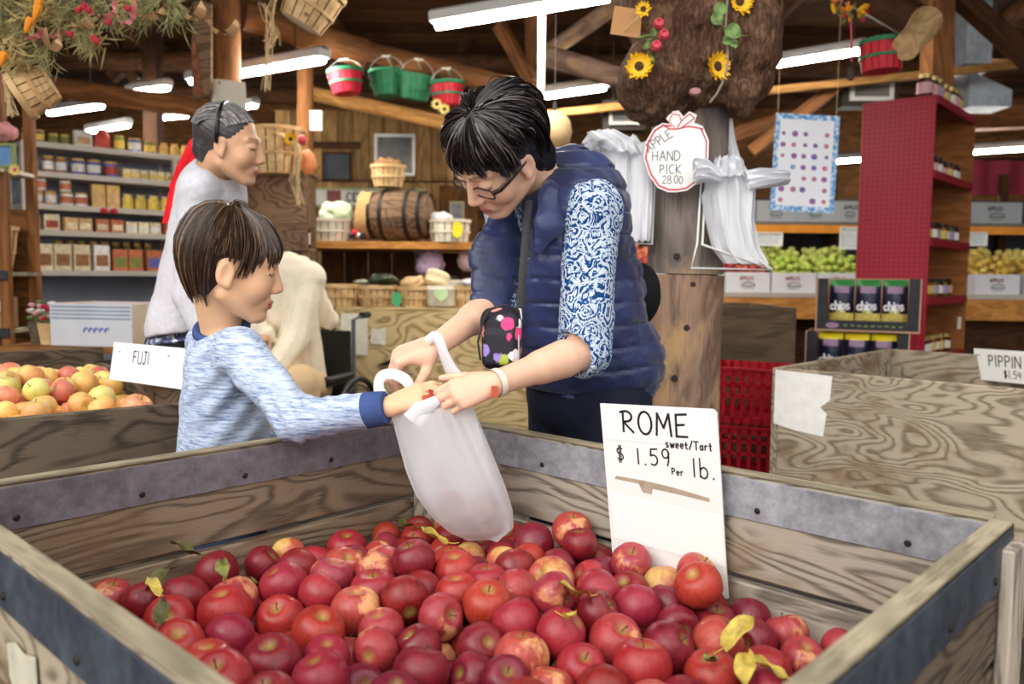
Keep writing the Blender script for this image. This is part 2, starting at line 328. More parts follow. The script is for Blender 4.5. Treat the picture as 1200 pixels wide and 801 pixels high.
# bare wooden capping strips and the corner irons of the rim
for a, b in ((BB, BB + BU * LU), (BB, BB + BV * LV), (BB + BU * LU, BB + BU * LU + BV * LV), (BB + BV * LV, BB + BU * LU + BV * LV)):
    d = (b - a).normalized(); board('rim_capping', a + d * .013 + Vector((0, 0, ZR + .003)), b - d * .013 + Vector((0, 0, ZR + .003)), (0, 0, 1), .005, .026, M_['edge'], rome, .001)
cr = BB + BV * LV; mb = MB()
mb.prism([(-.02, -.02), (.15, -.02), (-.02, .15)], ZR + .007, ZR + .02, plane_frame((cr.x, cr.y, 0), BU, -BV)); mb.build('corner_gusset', M_['edge'], rome)
for s_, (a, dd, inn) in enumerate(((cr, BU, -BV),)):
    board('corner_iron', a + dd * .03 + inn * (.0165) + Vector((0, 0, ZR - .05)), a + dd * .15 + inn * (.0165) + Vector((0, 0, ZR - .05)), (0, 0, 1), .09, .003, M_['zinc_dark'], rome, .001)
board('corner_batten', cr + BV * .02 - BU * -.03 + Vector((0, 0, .2)), cr + BV * .02 - BU * -.03 + Vector((0, 0, ZR - .02)), BU, .075, .018, M_['bin'], rome, .003)
# torn paper label on the near side of the bin
lc = BB + BU * (LU + .0145) + BV * .42 + Vector((0, 0, ZR - .13))
_m = MB(); _m.prism([(-.05, .02), (-.02, .03), (.01, .026), (.05, .035), (.055, -.01), (.02, -.02), (.03, -.045), (-.02, -.04), (-.045, -.02)], 0, .0012, plane_frame(lc, BV, (0, 0, 1))); _m.build('torn_label', plain('old_paper', srgb(196, 190, 170), .8, var=.15, scale=20), rome)
pip_B = Vector((1.0, 3.1, 0)) - BU * 1.2
pippin = make_bin('fruit_bin', 'pale plywood fruit bin with white painted corner patch holding the pippin sign', pip_B, BU, BV, 1.2, 1.2, ZR, .19, M_['bin_pale'], [.63], t=.026)
# fuji bin
FD = Vector((.766, .643, 0)); FN = Vector((-.643, .766, 0)); FC = Vector((-.86, 2.23, 0))
fuji = make_bin('fruit_bin', 'dark weathered fruit bin heaped with yellow and pink apples', FC + FN * 1.0, -FD, -FN, 1.2, 1.0, ZR - .012, .19, M_['bin_dark'], [.30, .32], extra={0: .075, 1: .02}, t=.026)
yellow_bin_B = P(392, 362, 4.55)
# ---------------------------------------------------------------- apples
def apple_profile(R, k, seed):
    rn = random.Random(seed); prof = []
    el = rn.uniform(.86, .98); dt = rn.uniform(.26, .36); nar = rn.uniform(.02, .12)
    for i in range(k + 1):
        ph = math.pi * i / k; x = R * math.sin(ph) * (1 - nar * (1 - math.cos(ph)) / 2) * 1.0
        z = R * el * math.cos(ph) - dt * R * math.exp(-(ph / .36) ** 2) + .16 * R * math.exp(-((math.pi - ph) / .3) ** 2)
        prof.append((max(x, 0) if 0 < i < k else 0, z))
    return prof[::-1], (prof[0][1], prof[-1][1])
def apple_meshes(mats, R=.036, n=22, k=16, seeds=(1, 2, 3), stem=True):
    out = []
    for m in mats:
        for s in seeds:
            pr, (zt, zb) = apple_profile(R, k, s); mb = MB(); rn = random.Random(s)
            mb.lathe(pr, n, sq=(1, rn.uniform(.95, 1)), wob=.05, seed=s); out.append((mb.mesh('apple', m), zt, zb))
    return out
def apple_mat(name, dark, mid, pale, pale_lo, pale_hi, streak=1.0, rough=.34, side=.35):
    m, nt, b = newmat(name, rough, 0, .5); v = coords(nt, rnd=11); tc = nd(nt, 'ShaderNodeTexCoord').outputs['Object']; oi = nd(nt, 'ShaderNodeObjectInfo').outputs['Random']
    sx = nd(nt, 'ShaderNodeSeparateXYZ', {0: tc})
    big = noise(nt, v, 28, 3, .55); st = noise(nt, nd(nt, 'ShaderNodeMapping', {'Vector': v, 'Scale': (1, 1, .14)}).outputs[0], 190, 3, .6)
    fld = mth(nt, 'MULTIPLY_ADD', sx.outputs[2], 5.5, mth(nt, 'MULTIPLY_ADD', sx.outputs[0], side * 22, mth(nt, 'MULTIPLY_ADD', st, .28 * streak, mth(nt, 'MULTIPLY', big, .95))))
    c = mix(nt, ramp(nt, mth(nt, 'MULTIPLY_ADD', st, .6, mth(nt, 'MULTIPLY', big, .5)), [(.32, 0), (.72, 1)]), dark, mid)
    c = mix(nt, ramp(nt, fld, [(pale_lo, 0), (pale_hi, 1)]), c, pale)
    rr = nd(nt, 'ShaderNodeVectorMath', {0: tc, 1: (1, 1, 0)}, operation='MULTIPLY'); rl = nd(nt, 'ShaderNodeVectorMath', {0: rr.outputs[0]}, operation='LENGTH').outputs['Value']
    c = mix(nt, ramp(nt, rl, [(.003, .6), (.011, 0)]), c, srgb(160, 150, 70))
    dots = nd(nt, 'ShaderNodeTexVoronoi', {'Vector': v, 'Scale': 190}).outputs['Distance']
    c = mix(nt, ramp(nt, dots, [(.05, .35), (.11, 0)]), c, srgb(232, 180, 150))
    c = nd(nt, 'ShaderNodeHueSaturation', {'Color': c, 'Hue': mth(nt, 'MULTIPLY_ADD', oi, .022, .489), 'Value': mth(nt, 'MULTIPLY_ADD', oi, .35, .86), 'Saturation': .97}).outputs[0]
    nt.links.new(c, b.inputs['Base Color']); nt.links.new(ramp(nt, big, [(.3, rough - .06), (.7, rough + .2)]), b.inputs['Roughness'])
    b.inputs['Subsurface Weight'].default_value = .0; bump(nt, b, noise(nt, v, 90), .06, .002); return m
A_ = [apple_mat('apple_crimson', srgb(92, 6, 22), srgb(140, 16, 34), srgb(176, 66, 62), 1.05, 1.6),
      apple_mat('apple_red', srgb(132, 12, 24), srgb(172, 30, 38), srgb(206, 110, 74), 1.0, 1.5),
      apple_mat('apple_pink', srgb(140, 26, 36), srgb(176, 56, 56), srgb(212, 146, 96), .86, 1.4),
      apple_mat('apple_blush', srgb(154, 36, 38), srgb(190, 80, 62), srgb(206, 170, 92), .66, 1.15)]
A_LAB = [('dark crimson apple in the galvanised-rimmed bin', 'crimson apples in the galvanised-rimmed bin'), ('bright red apple in the galvanised-rimmed bin', 'bright red apples in the galvanised-rimmed bin'),
         ('pinkish red apple in the galvanised-rimmed bin', 'pinkish apples in the galvanised-rimmed bin'), ('red apple with yellow-green blush in the galvanised-rimmed bin', 'yellow-blushed apples in the galvanised-rimmed bin')]
AM = apple_meshes(A_)
def stem_mesh(L, r, mat, seed=0):
    rn = random.Random(seed); mb = MB(); a, b = rn.uniform(-.4, .4), rn.uniform(-.4, .4)
    mb.tube([(0, 0, -.003), (L * .1 * a, L * .1 * b, L * .4), (L * .35 * a, L * .35 * b, L * .8), (L * .6 * a, L * .6 * b, L)], [r * .8, r * .7, r * .8, r * 1.5], 5); return mb.mesh('stem', mat)
M_['stem'] = plain('apple_stem', srgb(96, 72, 40), .7); M_['calyx'] = plain('apple_calyx', srgb(84, 66, 40), .8)
STEMS = [stem_mesh(.012, .0012, M_['stem'], s) for s in range(3)]
mb = MB()
for q in range(5):
    a = q * 1.2566; mb.add([(.002 * math.cos(a + .5), .002 * math.sin(a + .5), .001), (.002 * math.cos(a - .5), .002 * math.sin(a - .5), .001), (.0055 * math.cos(a), .0055 * math.sin(a), -.0025)], [(0, 1, 2)])
mb.lathe([(.003, .002), (.0025, -.0005), (0, 0)], 6); CALYX = mb.mesh('calyx', M_['calyx'])
def pack(n, O, eu, ev, lu, lv, zf, rlo, rhi, obst=(), iters=130, seed=3, slab=None, layers=2):
    """relaxes n balls in the rectangle O + a*eu + b*ev above the floor surface zf(a, b); returns centres and radii"""
    rg = np.random.default_rng(seed); r = rg.uniform(rlo, rhi, n); X = np.c_[rg.uniform(.03, lu - .03, n), rg.uniform(.03, lv - .03, n), np.zeros(n)]
    X[:, 2] = zf(X[:, 0], X[:, 1]) + rg.uniform(.03, .085 * layers, n)
    for it in range(iters):
        X[:, 2] -= .0035
        D = X[:, None] - X[None]; d = np.sqrt((D ** 2).sum(2)) + 1e-9; pen = (r[:, None] + r[None]) * .985 - d; np.fill_diagonal(pen, 0); pen = np.maximum(pen, 0)
        X += ((D / d[..., None]) * (pen * .36)[..., None]).sum(1)
        for (c, rad) in obst:
            w = X - c; dd = np.linalg.norm(w, axis=1); k = dd < rad + r; X[k] += (w[k] / dd[k, None]) * (rad + r[k] - dd[k])[:, None]
        if slab is not None:
            so, sx, sn, sw = slab; w = X - so; a = w @ sx; s = w @ sn; k = (a > -r) & (a < sw + r) & (np.abs(s) < r + .006); X[k] += sn[None] * ((np.where(s[k] > -.004, 1, -1)) * (r[k] + .006) - s[k])[:, None]
        X[:, 0] = np.clip(X[:, 0], r + .001, lu - r - .001); X[:, 1] = np.clip(X[:, 1], r + .001, lv - r - .001); X[:, 2] = np.maximum(X[:, 2], zf(X[:, 0], X[:, 1]) + r * .9)
    W = np.array(O)[None] + X[:, :1] * np.array(eu)[None] + X[:, 1:2] * np.array(ev)[None]; W[:, 2] = X[:, 2]; return W, r
def randrot(rn): 
    q = Matrix.Rotation(rn.uniform(0, 6.28), 4, 'Z') @ Matrix.Rotation(rn.gauss(0, .9), 4, 'X') @ Matrix.Rotation(rn.uniform(0, 6.28), 4, 'Z'); return q
def lay_apples(W, r, meshes, weights, labels, nseeds, top_n, stems, rng, R0=.036, name='apple', zup=None, stuff_label=None):
    """topmost balls become single apples, those underneath one heap"""
    n = len(W); cover = np.zeros(n)
    for i in range(n):
        k = (W[:, 2] > W[i, 2] + .02) & (np.hypot(W[:, 0] - W[i, 0], W[:, 1] - W[i, 1]) < r * 1.1); cover[i] = k.sum()
    order = np.lexsort((-W[:, 2], cover)); rest = MB(); cnt = 0
    for i in order:
        kind = rng.choices(range(len(weights)), weights)[0]; me, zt, zb = meshes[kind * nseeds + rng.randrange(nseeds)]; s = r[i] / R0
        M = Matrix.Translation(Vector(W[i])) @ randrot(rng) @ Matrix.Scale(s, 4)
        if cnt < top_n and cover[i] < 2:
            o = put(name, me, M); tag(o, labels[kind][0], 'apple', labels[kind][1]); cnt += 1
            if stems and rng.random() < .42: so = put('stem', STEMS[rng.randrange(3)], Matrix(), o); so.matrix_basis = Matrix.Translation((0, 0, zt))
            if stems: so = put('calyx', CALYX, Matrix(), o); so.matrix_basis = Matrix.Translation((0, 0, zb + .001))
        else:
            pr, _z = apple_profile(r[i], 8, 1); rest.lathe(pr, 10, M=Matrix.Translation(Vector(W[i])), mi=kind)
    if rest.v and stuff_label:
        tag(rest.build(name + '_heap', [meshes[k * nseeds][0].materials[0] for k in range(len(weights))]), stuff_label, 'apples', kind='stuff')
# price sign (its plane is needed while packing)
S_TL = Vector((.162, 1.5, .918)); S_R = Vector((.815, -.577, .052)); S_U = Vector((-.103, -.055, .993)); SW = .222; SH = .335; S_BL = S_TL - S_U * SH; SM = plane_frame(S_BL, S_R, S_U)
O_ = BB + BU * .013 + BV * .013; lu_, lv_ = LU - .026, LV - .026
def rome_floor(a, b):
    return .492 + .035 * np.exp(-(((a - .28) / .25) ** 2 + ((b - .62) / .25) ** 2)) + .03 * np.exp(-(((a - .62) / .3) ** 2 + ((b - .35) / .3) ** 2)) + .045 * np.clip((a - .55) / .4, 0, 1) ** 1.5 - .01 * np.exp(-((b - 1.15) / .12) ** 2) + .01 * np.sin(9 * a + 3) * np.sin(8 * b)
sx_ = SM.to_3x3() @ Vector((1, 0, 0)); sn_ = SM.to_3x3() @ Vector((0, 0, 1))
# in bin coordinates (a along u, b along v, z)
def to_bin(w): w = Vector(w) - O_; return np.array([w.dot(BU), w.dot(BV), w.z])
so_ = to_bin(S_BL); sxb = np.array([sx_.dot(BU), sx_.dot(BV), sx_.z]); snb = np.array([sn_.dot(BU), sn_.dot(BV), sn_.z]); sxb /= np.linalg.norm(sxb)
BAGC = P(556, 588, 1.62)
posts = [(np.array([a, b, z]), .045) for a in (.032, lu_ - .032) for b in (.032, lv_ - .032) for z in (.52, .6, .68)]
W, r = pack(400, O_, BU, BV, lu_, lv_, rome_floor, .0345, .0435, obst=[(to_bin(BAGC), .062)] + posts, slab=(so_, sxb, snb, SW))
lay_apples(W, r, AM, [4.5, 5, 3, 1.2], A_LAB, 3, 270, True, random.Random(5), name='red_apple', stuff_label='red apples packed underneath the top layer of the bin')
ROME_W, ROME_R = W, r
# fuji apples
F_ = [apple_mat('fuji_yellow', srgb(226, 150, 84), srgb(238, 190, 104), srgb(232, 206, 120), .55, 1.0, rough=.4), apple_mat('fuji_pink', srgb(206, 96, 76), srgb(230, 148, 110), srgb(238, 198, 120), .75, 1.2, rough=.4), apple_mat('fuji_green', srgb(196, 186, 84), srgb(214, 204, 108), srgb(226, 214, 130), .6, 1.0, rough=.4)]
FM = apple_meshes(F_, n=18, k=12)
F_LAB = [('golden yellow apple heaped in the dark wooden bin', 'golden apples in the dark bin'), ('pink-blushed apple heaped in the dark wooden bin', 'pink-blushed apples in the dark bin'), ('yellow-green apple heaped in the dark wooden bin', 'yellow-green apples in the dark bin')]
FO = FC + FN * .014 - FD * .014
FSx = P(125, 403, 2.50); FSy = P(212, 411, 2.26); FSb = P(128, 444, 2.46); FSM = plane_frame(FSb, FSy - FSx, FSx - FSb)
W, r = pack(330, FO, -FD, FN, 1.17, .972, lambda a, b: .69 + .05 * np.sin(np.clip(a / 1.17, 0, 1) * np.pi) * np.sin(np.clip(b / .97, 0, 1) * np.pi) + .02 * b, .033, .0405, seed=9, obst=[(np.array([a, b, z]), .045) for a in (.035, 1.135) for b in (.035, .937) for z in (.65, .72, .8)])
keep = np.array([not (abs((FSM.inverted() @ Vector(w)).z) < rr * .9 and -.03 < (FSM.inverted() @ Vector(w)).x < .26 and (FSM.inverted() @ Vector(w)).y > -.12) for w, rr in zip(W, r)])
lay_apples(W[keep], r[keep], FM, [4, 4, 1.6], F_LAB, 3, 170, True, random.Random(6), name='fuji_apple', stuff_label='yellow and pink apples underneath the heap in the dark bin')
# ---------------------------------------------------------------- leaves among the apples
def leaf_mesh(L, Wd, curl, fold, mat, seed=0, nu=5, nv=9):
    mb = MB(); rn = random.Random(seed); a = rn.uniform(-.4, .4)
    def fn(i, j):
        w = Wd * (math.sin(math.pi * min(1, j * .94 + .06)) ** .8) * (i - .5); y = L * j
        return Vector((w + .15 * L * a * math.sin(j * 3), y * math.cos(curl * j * .5), abs(i - .5) * 2 * fold * Wd * math.sin(math.pi * j) + L * curl * .35 * j * j + .004 * math.sin(9 * j + 4 * i + seed)))
    mb.grid(fn, nu, nv); mb.tube([(0, 0, 0), (0, -.012, .002), (.003, -.022, .006)], .0009, 5); return mb.mesh('leaf', mat)
M_['leaf_y'] = plain('yellowed_leaf', srgb(196, 172, 78), .6, var=.3, scale=60); M_['leaf_g'] = plain('green_leaf', srgb(122, 122, 58), .6, var=.35, scale=60); M_['leaf_d'] = plain('dark_curled_leaf', srgb(92, 88, 48), .6, var=.4, scale=60)
LEAF = [('leaf_y', 'yellowed'), ('leaf_g', 'green'), ('leaf_d', 'dark curled')]
def top_z(x, y):
    d = np.hypot(ROME_W[:, 0] - x, ROME_W[:, 1] - y); k = d < ROME_R
    return float((ROME_W[k, 2] + np.sqrt(ROME_R[k] ** 2 - d[k] ** 2)).max()) if k.any() else .6
for i, (px, py, kd, L, ang) in enumerate(((235, 652, 2, .06, 1.9), (262, 680, 1, .05, .3), (304, 648, 1, .05, 2.4), (172, 690, 2, .06, -.6), (186, 700, 0, .045, .9), (690, 712, 0, .075, 2.2), (662, 735, 0, .04, 3.6), (848, 752, 0, .075, -.9), (872, 780, 0, .06, -.4), (928, 776, 0, .05, 1.2), (520, 622, 0, .06, 1.4), (488, 604, 1, .05, 2.0), (178, 742, 2, .05, .2), (835, 765, 1, .04, 2.7))):
    g = G(px, py, .645); q_ = np.argmin(np.hypot(ROME_W[:, 0] - g.x, ROME_W[:, 1] - g.y) - .6 * ROME_W[:, 2]); w_ = np.array([g.x, g.y]); c_ = ROME_W[q_, :2]; dd_ = np.linalg.norm(w_ - c_); w_ = c_ + (w_ - c_) * min(1, .6 * ROME_R[q_] / (dd_ + 1e-9)); g = Vector((w_[0], w_[1], top_z(*w_) + .003))
    mb = leaf_mesh(L, L * .48, random.Random(i).uniform(.2, .9), .25, M_[LEAF[kd][0]], i)
    o = put('leaf', mb, Matrix.Translation(g) @ Matrix.Rotation(ang, 4, 'Z') @ Matrix.Rotation(.25, 4, 'X')); tag(o, LEAF[kd][1] + ' apple leaf lying among the red apples', 'leaf', LEAF[kd][1] + ' leaves among the red apples')
# ---------------------------------------------------------------- price signs
def card(name, label, M, w, h, t=.004, mat=None, cut=0, cat='sign'):
    T = thing(name, label, cat, M.translation); mb = MB(); mb.prism([(0, 0), (w, 0), (w, h - cut), (w - cut, h), (0, h)] if cut else [(0, 0), (w, 0), (w, h), (0, h)], -t, 0, M); mb.build('card', mat or M_['white_card'], T, smooth=False); return T
S = card('price_sign', 'white cardboard sign reading ROME stuck in the red apples', SM, SW, SH, cut=.006)
k = SW
letter('lettering', 'ROME', SM, .19 * k, SH - .225 * k, .18 * k, .0042, M_['ink'], S, slope=-.02)
letter('lettering', 'sweet/Tart', SM, .565 * k, SH - .325 * k, .063 * k, .0025, M_['ink'], S, gap=.22)
letter('lettering', '$', SM, .12 * k, SH - .475 * k, .125 * k, .0024, M_['ink'], S); letter('lettering', '1.59', SM, .30 * k, SH - .487 * k, .135 * k, .0030, M_['ink'], S, gap=.3, slope=.03)
letter('lettering', 'Per', SM, .60 * k, SH - .545 * k, .055 * k, .0022, M_['ink'], S); letter('lettering', 'lb.', SM, .78 * k, SH - .55 * k, .155 * k, .0028, M_['ink'], S)
mb = MB(); mb.prism([(.08 * k, SH - .63 * k), (.3 * k, SH - .65 * k), (.33 * k, SH - .72 * k), (.41 * k, SH - .73 * k), (.42 * k, SH - .68 * k), (.62 * k, SH - .7 * k), (.9 * k, SH - .735 * k), (.9 * k, SH - .705 * k), (.6 * k, SH - .65 * k), (.35 * k, SH - .62 * k), (.1 * k, SH - .605 * k)][::-1], .0002, .0006, SM)
mb.build('torn_strip', plain('torn_card', srgb(176, 160, 142), .9, var=.15, scale=60), S, smooth=False)
mb = MB(); mb.prism([(.03 * k, SH - 1.15 * k), (.985 * k, SH - 1.25 * k), (.985 * k, SH - .85 * k), (.04 * k, SH - .76 * k)], .0002, .0009, SM); mb.build('pasted_paper', plain('pasted_paper', srgb(246, 246, 244), .75, var=.01), S, smooth=False)
mb = MB(); mb.prism([(.02 * k, SH - .30 * k), (.96 * k, SH - .31 * k), (.96 * k, SH - .302 * k), (.02 * k, SH - .292 * k)], .0001, .0004, SM); mb.build('pasted_edge', plain('pasted_edge', srgb(222, 222, 222), .75, var=.01), S, smooth=False)
letter('lettering', '10', SM, .12 * k, SH - 1.43 * k, .17 * k, .0032, M_['ink'], S)
fs = card('price_sign', 'white cardboard sign reading FUJI among yellow and pink apples', FSM, (FSy - FSx).length, (FSx - FSb).length)
kw = (FSy - FSx).length; kh = (FSx - FSb).length; INKB = plain('blue_grey_ink', srgb(84, 88, 120), .6)
letter('lettering', 'FUJI', FSM, .3 * kw, .5 * kh, .32 * kh, .0045, INKB, fs); letter('lettering', '-', FSM, .08 * kw, .62 * kh, .3 * kh, .003, INKB, fs); letter('lettering', '-', FSM, .74 * kw, .66 * kh, .3 * kh, .003, INKB, fs, slope=-.4)
_tl = P(1141, 408, 3.72); _tr = P(1236, 414, 3.35); _bl = P(1143, 444, 3.72); PM = plane_frame(_bl, _tr - _tl, _tl - _bl)
ps = card('price_sign', 'white card reading PIPPIN fixed inside the pale plywood bin', PM, (_tr - _tl).length, (_tl - _bl).length)
pk = (_tl - _bl).length; letter('lettering', '-', PM, .0, pk * .52, pk * .6, .004, M_['ink'], ps); letter('lettering', 'PIPPIN', PM, .075, pk * .48, pk * .34, .0055, M_['ink'], ps, gap=.2); letter('lettering', '$1.59', PM, .15, pk * .14, pk * .22, .004, M_['ink'], ps)
# white painted patch on the pippin bin
pc = Vector((1.0, 3.1, 0)) - BV * -.013
mb = MB(); f_ = plane_frame(Vector((1.0, 3.1, 0)) + BU * .0145 , BV, (0, 0, 1)); mb.prism([(.0, ZR - .21), (.08, ZR - .225), (.19, ZR - .235), (.2, ZR - .15), (.175, ZR - .13), (.21, ZR - .1), (.215, ZR - .012), (.0, ZR - .006)], 0, .0012, f_)
mb.build('painted_patch', plain('chipped_white_paint', srgb(238, 236, 230), .7, var=.05, scale=30), pippin, smooth=False)
# ---------------------------------------------------------------- smooth solid modelling on a grid
class Solid:
    """smooth unions of tapered limbs and ellipsoids, turned into ONE continuous mesh"""
    def __init__(s, lo, hi, res):
        s.lo = np.array(lo, float); s.res = res; s.n = np.ceil((np.array(hi) - s.lo) / res).astype(int) + 1
        s.F = np.full(s.n, .08, np.float32); s.ax = [s.lo[i] + res * np.arange(s.n[i]) for i in range(3)]
    def _sl(s, lo, hi):
        a = np.clip(np.floor((np.array(lo) - s.lo) / s.res).astype(int), 0, s.n); b = np.clip(np.ceil((np.array(hi) - s.lo) / s.res).astype(int) + 1, 0, s.n)
        if (b <= a).any(): return None, None
        sl = tuple(slice(a[i], b[i]) for i in range(3)); return sl, np.stack(np.meshgrid(*[s.ax[i][sl[i]] for i in range(3)], indexing='ij'), -1)
    def _mix(s, sl, d, k, mode):
        f = s.F[sl]
        if mode == 'sub': d = -d; a, b, sg = f, d, -1
        else: a, b, sg = f, d, 1
        if mode == 'sub': h = np.clip(.5 - .5 * (b - a) / k, 0, 1) if k > 0 else None; v = (a * h + b * (1 - h) + k * h * (1 - h)) if k > 0 else np.maximum(a, b); v = np.maximum(a, b) if k <= 0 else np.where(True, b + (a - b) * h + k * h * (1 - h), 0)
        else:
            if k > 0: h = np.clip(.5 + .5 * (b - a) / k, 0, 1); v = b + (a - b) * h - k * h * (1 - h)
            else: v = np.minimum(a, b)
        s.F[sl] = v.astype(np.float32)
    def limb(s, a, b, ra, rb=None, k=.015, mode='add', sq=None):
        a = np.array(a, float); b = np.array(b, float); rb = ra if rb is None else rb; m = max(ra, rb) + .035 + k
        sl, p = s._sl(np.minimum(a, b) - m, np.maximum(a, b) + m)
        if sl is None: return s
        d = b - a; t = np.clip(((p - a) @ d) / (d @ d + 1e-12), 0, 1); w = p - a - t[..., None] * d
        if sq is not None:      # (direction, factor): flattened along direction
            n = np.array(sq[0], float); n /= np.linalg.norm(n); w = w + ((w @ n) * (1 / sq[1] - 1))[..., None] * n
        s._mix(sl, np.linalg.norm(w, axis=-1) - (ra + t * (rb - ra)), k, mode); return s
    def chain(s, pts, rads, k=.012, **kw):
        for i in range(len(pts) - 1): s.limb(pts[i], pts[i + 1], rads[i], rads[i + 1], k, **kw)
        return s
    def ell(s, c, r, R=None, k=.015, mode='add'):
        c = np.array(c, float); r = np.array(r, float); m = r.max() + .035 + k; sl, p = s._sl(c - m, c + m)
        if sl is None: return s
        q = p - c
        if R is not None: q = q @ np.array(R)       # columns of R are the local axes
        k0 = np.linalg.norm(q / r, axis=-1); k1 = np.linalg.norm(q / (r * r), axis=-1) + 1e-9
        s._mix(sl, k0 * (k0 - 1) / k1, k, mode); return s
    def box(s, c, h, R=None, rr=.005, k=.008, mode='add'):
        c = np.array(c, float); h = np.array(h, float); m = np.linalg.norm(h) + .035 + k; sl, p = s._sl(c - m, c + m)
        if sl is None: return s
        q = p - c
        if R is not None: q = q @ np.array(R)
        q = np.abs(q) - (h - rr); d = np.linalg.norm(np.maximum(q, 0), axis=-1) + np.minimum(q.max(-1), 0) - rr
        s._mix(sl, d, k, mode); return s
    def cut(s, o, n, k=.004):           # keeps the side the normal points away from
        o = np.array(o, float); n = np.array(n, float); n /= np.linalg.norm(n)
        p = np.stack(np.meshgrid(*s.ax, indexing='ij'), -1); d = (p - o) @ n; s.F = np.maximum(s.F, d.astype(np.float32)); return s
    def warp(s, fn, band=.05):
        k = np.abs(s.F) < band; i = np.argwhere(k); p = s.lo + i * s.res; s.F[k] += fn(p).astype(np.float32); return s
    def mesh(s):
        F = s.F; n = s.n; sg = F < 0
        cs = np.zeros(n - 1, np.int8)
        for dx in (0, 1):
            for dy in (0, 1):
                for dz in (0, 1): cs += sg[dx:n[0] - 1 + dx, dy:n[1] - 1 + dy, dz:n[2] - 1 + dz]
        cells = np.argwhere((cs > 0) & (cs < 8)); idx = np.full(n - 1, -1, np.int32); idx[tuple(cells.T)] = np.arange(len(cells), dtype=np.int32)
        acc = np.zeros((len(cells), 3)); cnt = np.zeros(len(cells)); cor = [(a, b, c) for a in (0, 1) for b in (0, 1) for c in (0, 1)]
        vals = {c: F[cells[:, 0] + c[0], cells[:, 1] + c[1], cells[:, 2] + c[2]] for c in cor}
        for a in cor:
            for ax in range(3):
                if a[ax]: continue
                b = tuple(1 if i == ax else a[i] for i in range(3)); va, vb = vals[a], vals[b]; m = (va < 0) != (vb < 0)
                t = va[m] / (va[m] - vb[m]); q = np.tile(np.array(a, float), (m.sum(), 1)); q[:, ax] += t; acc[m] += q; cnt[m] += 1
        V = s.lo + (cells + acc / cnt[:, None]) * s.res
        quads = []
        for ax in range(3):
            sl0 = [slice(None)] * 3; sl1 = [slice(None)] * 3; sl0[ax] = slice(0, -1); sl1[ax] = slice(1, None)
            e = np.argwhere(sg[tuple(sl0)] != sg[tuple(sl1)]); u, v = (ax + 1) % 3, (ax + 2) % 3
            e = e[(e[:, u] > 0) & (e[:, v] > 0) & (e[:, u] < n[u] - 1) & (e[:, v] < n[v] - 1)]
            if not len(e): continue
            ins = sg[tuple(e.T)]; du = np.zeros(3, int); du[u] = 1; dv = np.zeros(3, int); dv[v] = 1
            q = np.stack([idx[tuple((e - du - dv).T)], idx[tuple((e - dv).T)], idx[tuple(e.T)], idx[tuple((e - du).T)]], 1)
            q[~ins] = q[~ins][:, ::-1]; quads.append(q)
        Q = np.concatenate(quads); return V, Q[(Q >= 0).all(1)]
    def build(s, name, mat, parent=None, col=None, smooth=1, attr='Col'):
        V, Q = s.mesh()
        for _ in range(smooth):
            A = np.zeros_like(V); c = np.zeros(len(V))
            for i in range(4):
                for j in (1, 3): np.add.at(A, Q[:, i], V[Q[:, (i + j) % 4]]); np.add.at(c, Q[:, i], 1)
            V = V * .5 + .5 * A / np.maximum(c, 1)[:, None]
        W = V
        if parent is not None: Mi = np.array(wm(parent).inverted()); V = V @ Mi[:3, :3].T + Mi[:3, 3]
        me = bpy.data.meshes.new(name); me.vertices.add(len(V)); me.vertices.foreach_set('co', V.astype(np.float32).ravel())
        me.loops.add(Q.size); me.loops.foreach_set('vertex_index', Q.astype(np.int32).ravel()); me.polygons.add(len(Q)); me.polygons.foreach_set('loop_start', np.arange(0, Q.size, 4, dtype=np.int32)); me.polygons.foreach_set('loop_total', np.full(len(Q), 4, np.int32))
        me.update(calc_edges=True); me.validate(); me.shade_smooth(); me.materials.append(mat)
        if col is not None:
            C = np.c_[col(W), np.ones(len(W))].astype(np.float32); a = me.color_attributes.new(attr, 'FLOAT_COLOR', 'POINT'); a.data.foreach_set('color', C.ravel())
        o = bpy.data.objects.new(name, me); link(o, parent); return o
def vnoise(p, f, seed=0):               # smooth pseudo-noise from summed sines
    rg = np.random.default_rng(seed); o = np.zeros(len(p))
    for i in range(7): w = rg.normal(size=3) * f * (1 + .35 * i); o += np.sin(p @ w + rg.uniform(0, 6.28)) / (1 + .35 * i)
    return o / 3
def A3(v): return np.array(v[:], float)
# ---------------------------------------------------------------- building shell
up = Vector((0, 0, 1))
def boards_wall(name, x0, x1, z0, z1, place, bw, mat, vertical=False, rows=1):
    """wall of single boards; place(s, z) -> world point on the wall"""
    mb = MB(); a, b, c, d = place(x0, z0), place(x1, z0), place(x1, z1), place(x0, z1); n = (b - a).cross(d - a).normalized() * -.03
    mb.add([a + n, b + n, c + n, d + n, a + n * 2, b + n * 2, c + n * 2, d + n * 2], [(0, 1, 2, 3), (7, 6, 5, 4), (0, 4, 5, 1), (1, 5, 6, 2), (2, 6, 7, 3), (3, 7, 4, 0)])
    o = struct(name, mb, M_['plank_dark']); rn = random.Random(len(name))
    if vertical:
        for r_ in range(rows):
            za, zb = z0 + (z1 - z0) * r_ / rows, z0 + (z1 - z0) * (r_ + 1) / rows; k = int((x1 - x0) / bw)
            for i in range(k):
                x = x0 + (i + .5) * (x1 - x0) / k; board('plank', place(x, za + .01), place(x, zb - .004), place(x1, 0) - place(x0, 0), (x1 - x0) / k - .006, .03 + rn.uniform(0, .012), mat, o)
    else:
        k = int((z1 - z0) / bw)
        for i in range(k): z = z0 + (i + .5) * (z1 - z0) / k; board('plank', place(x0, z), place(x1, z), (0, 0, 1), (z1 - z0) / k - .008, .03 + rn.uniform(0, .012), mat, o)
    return o
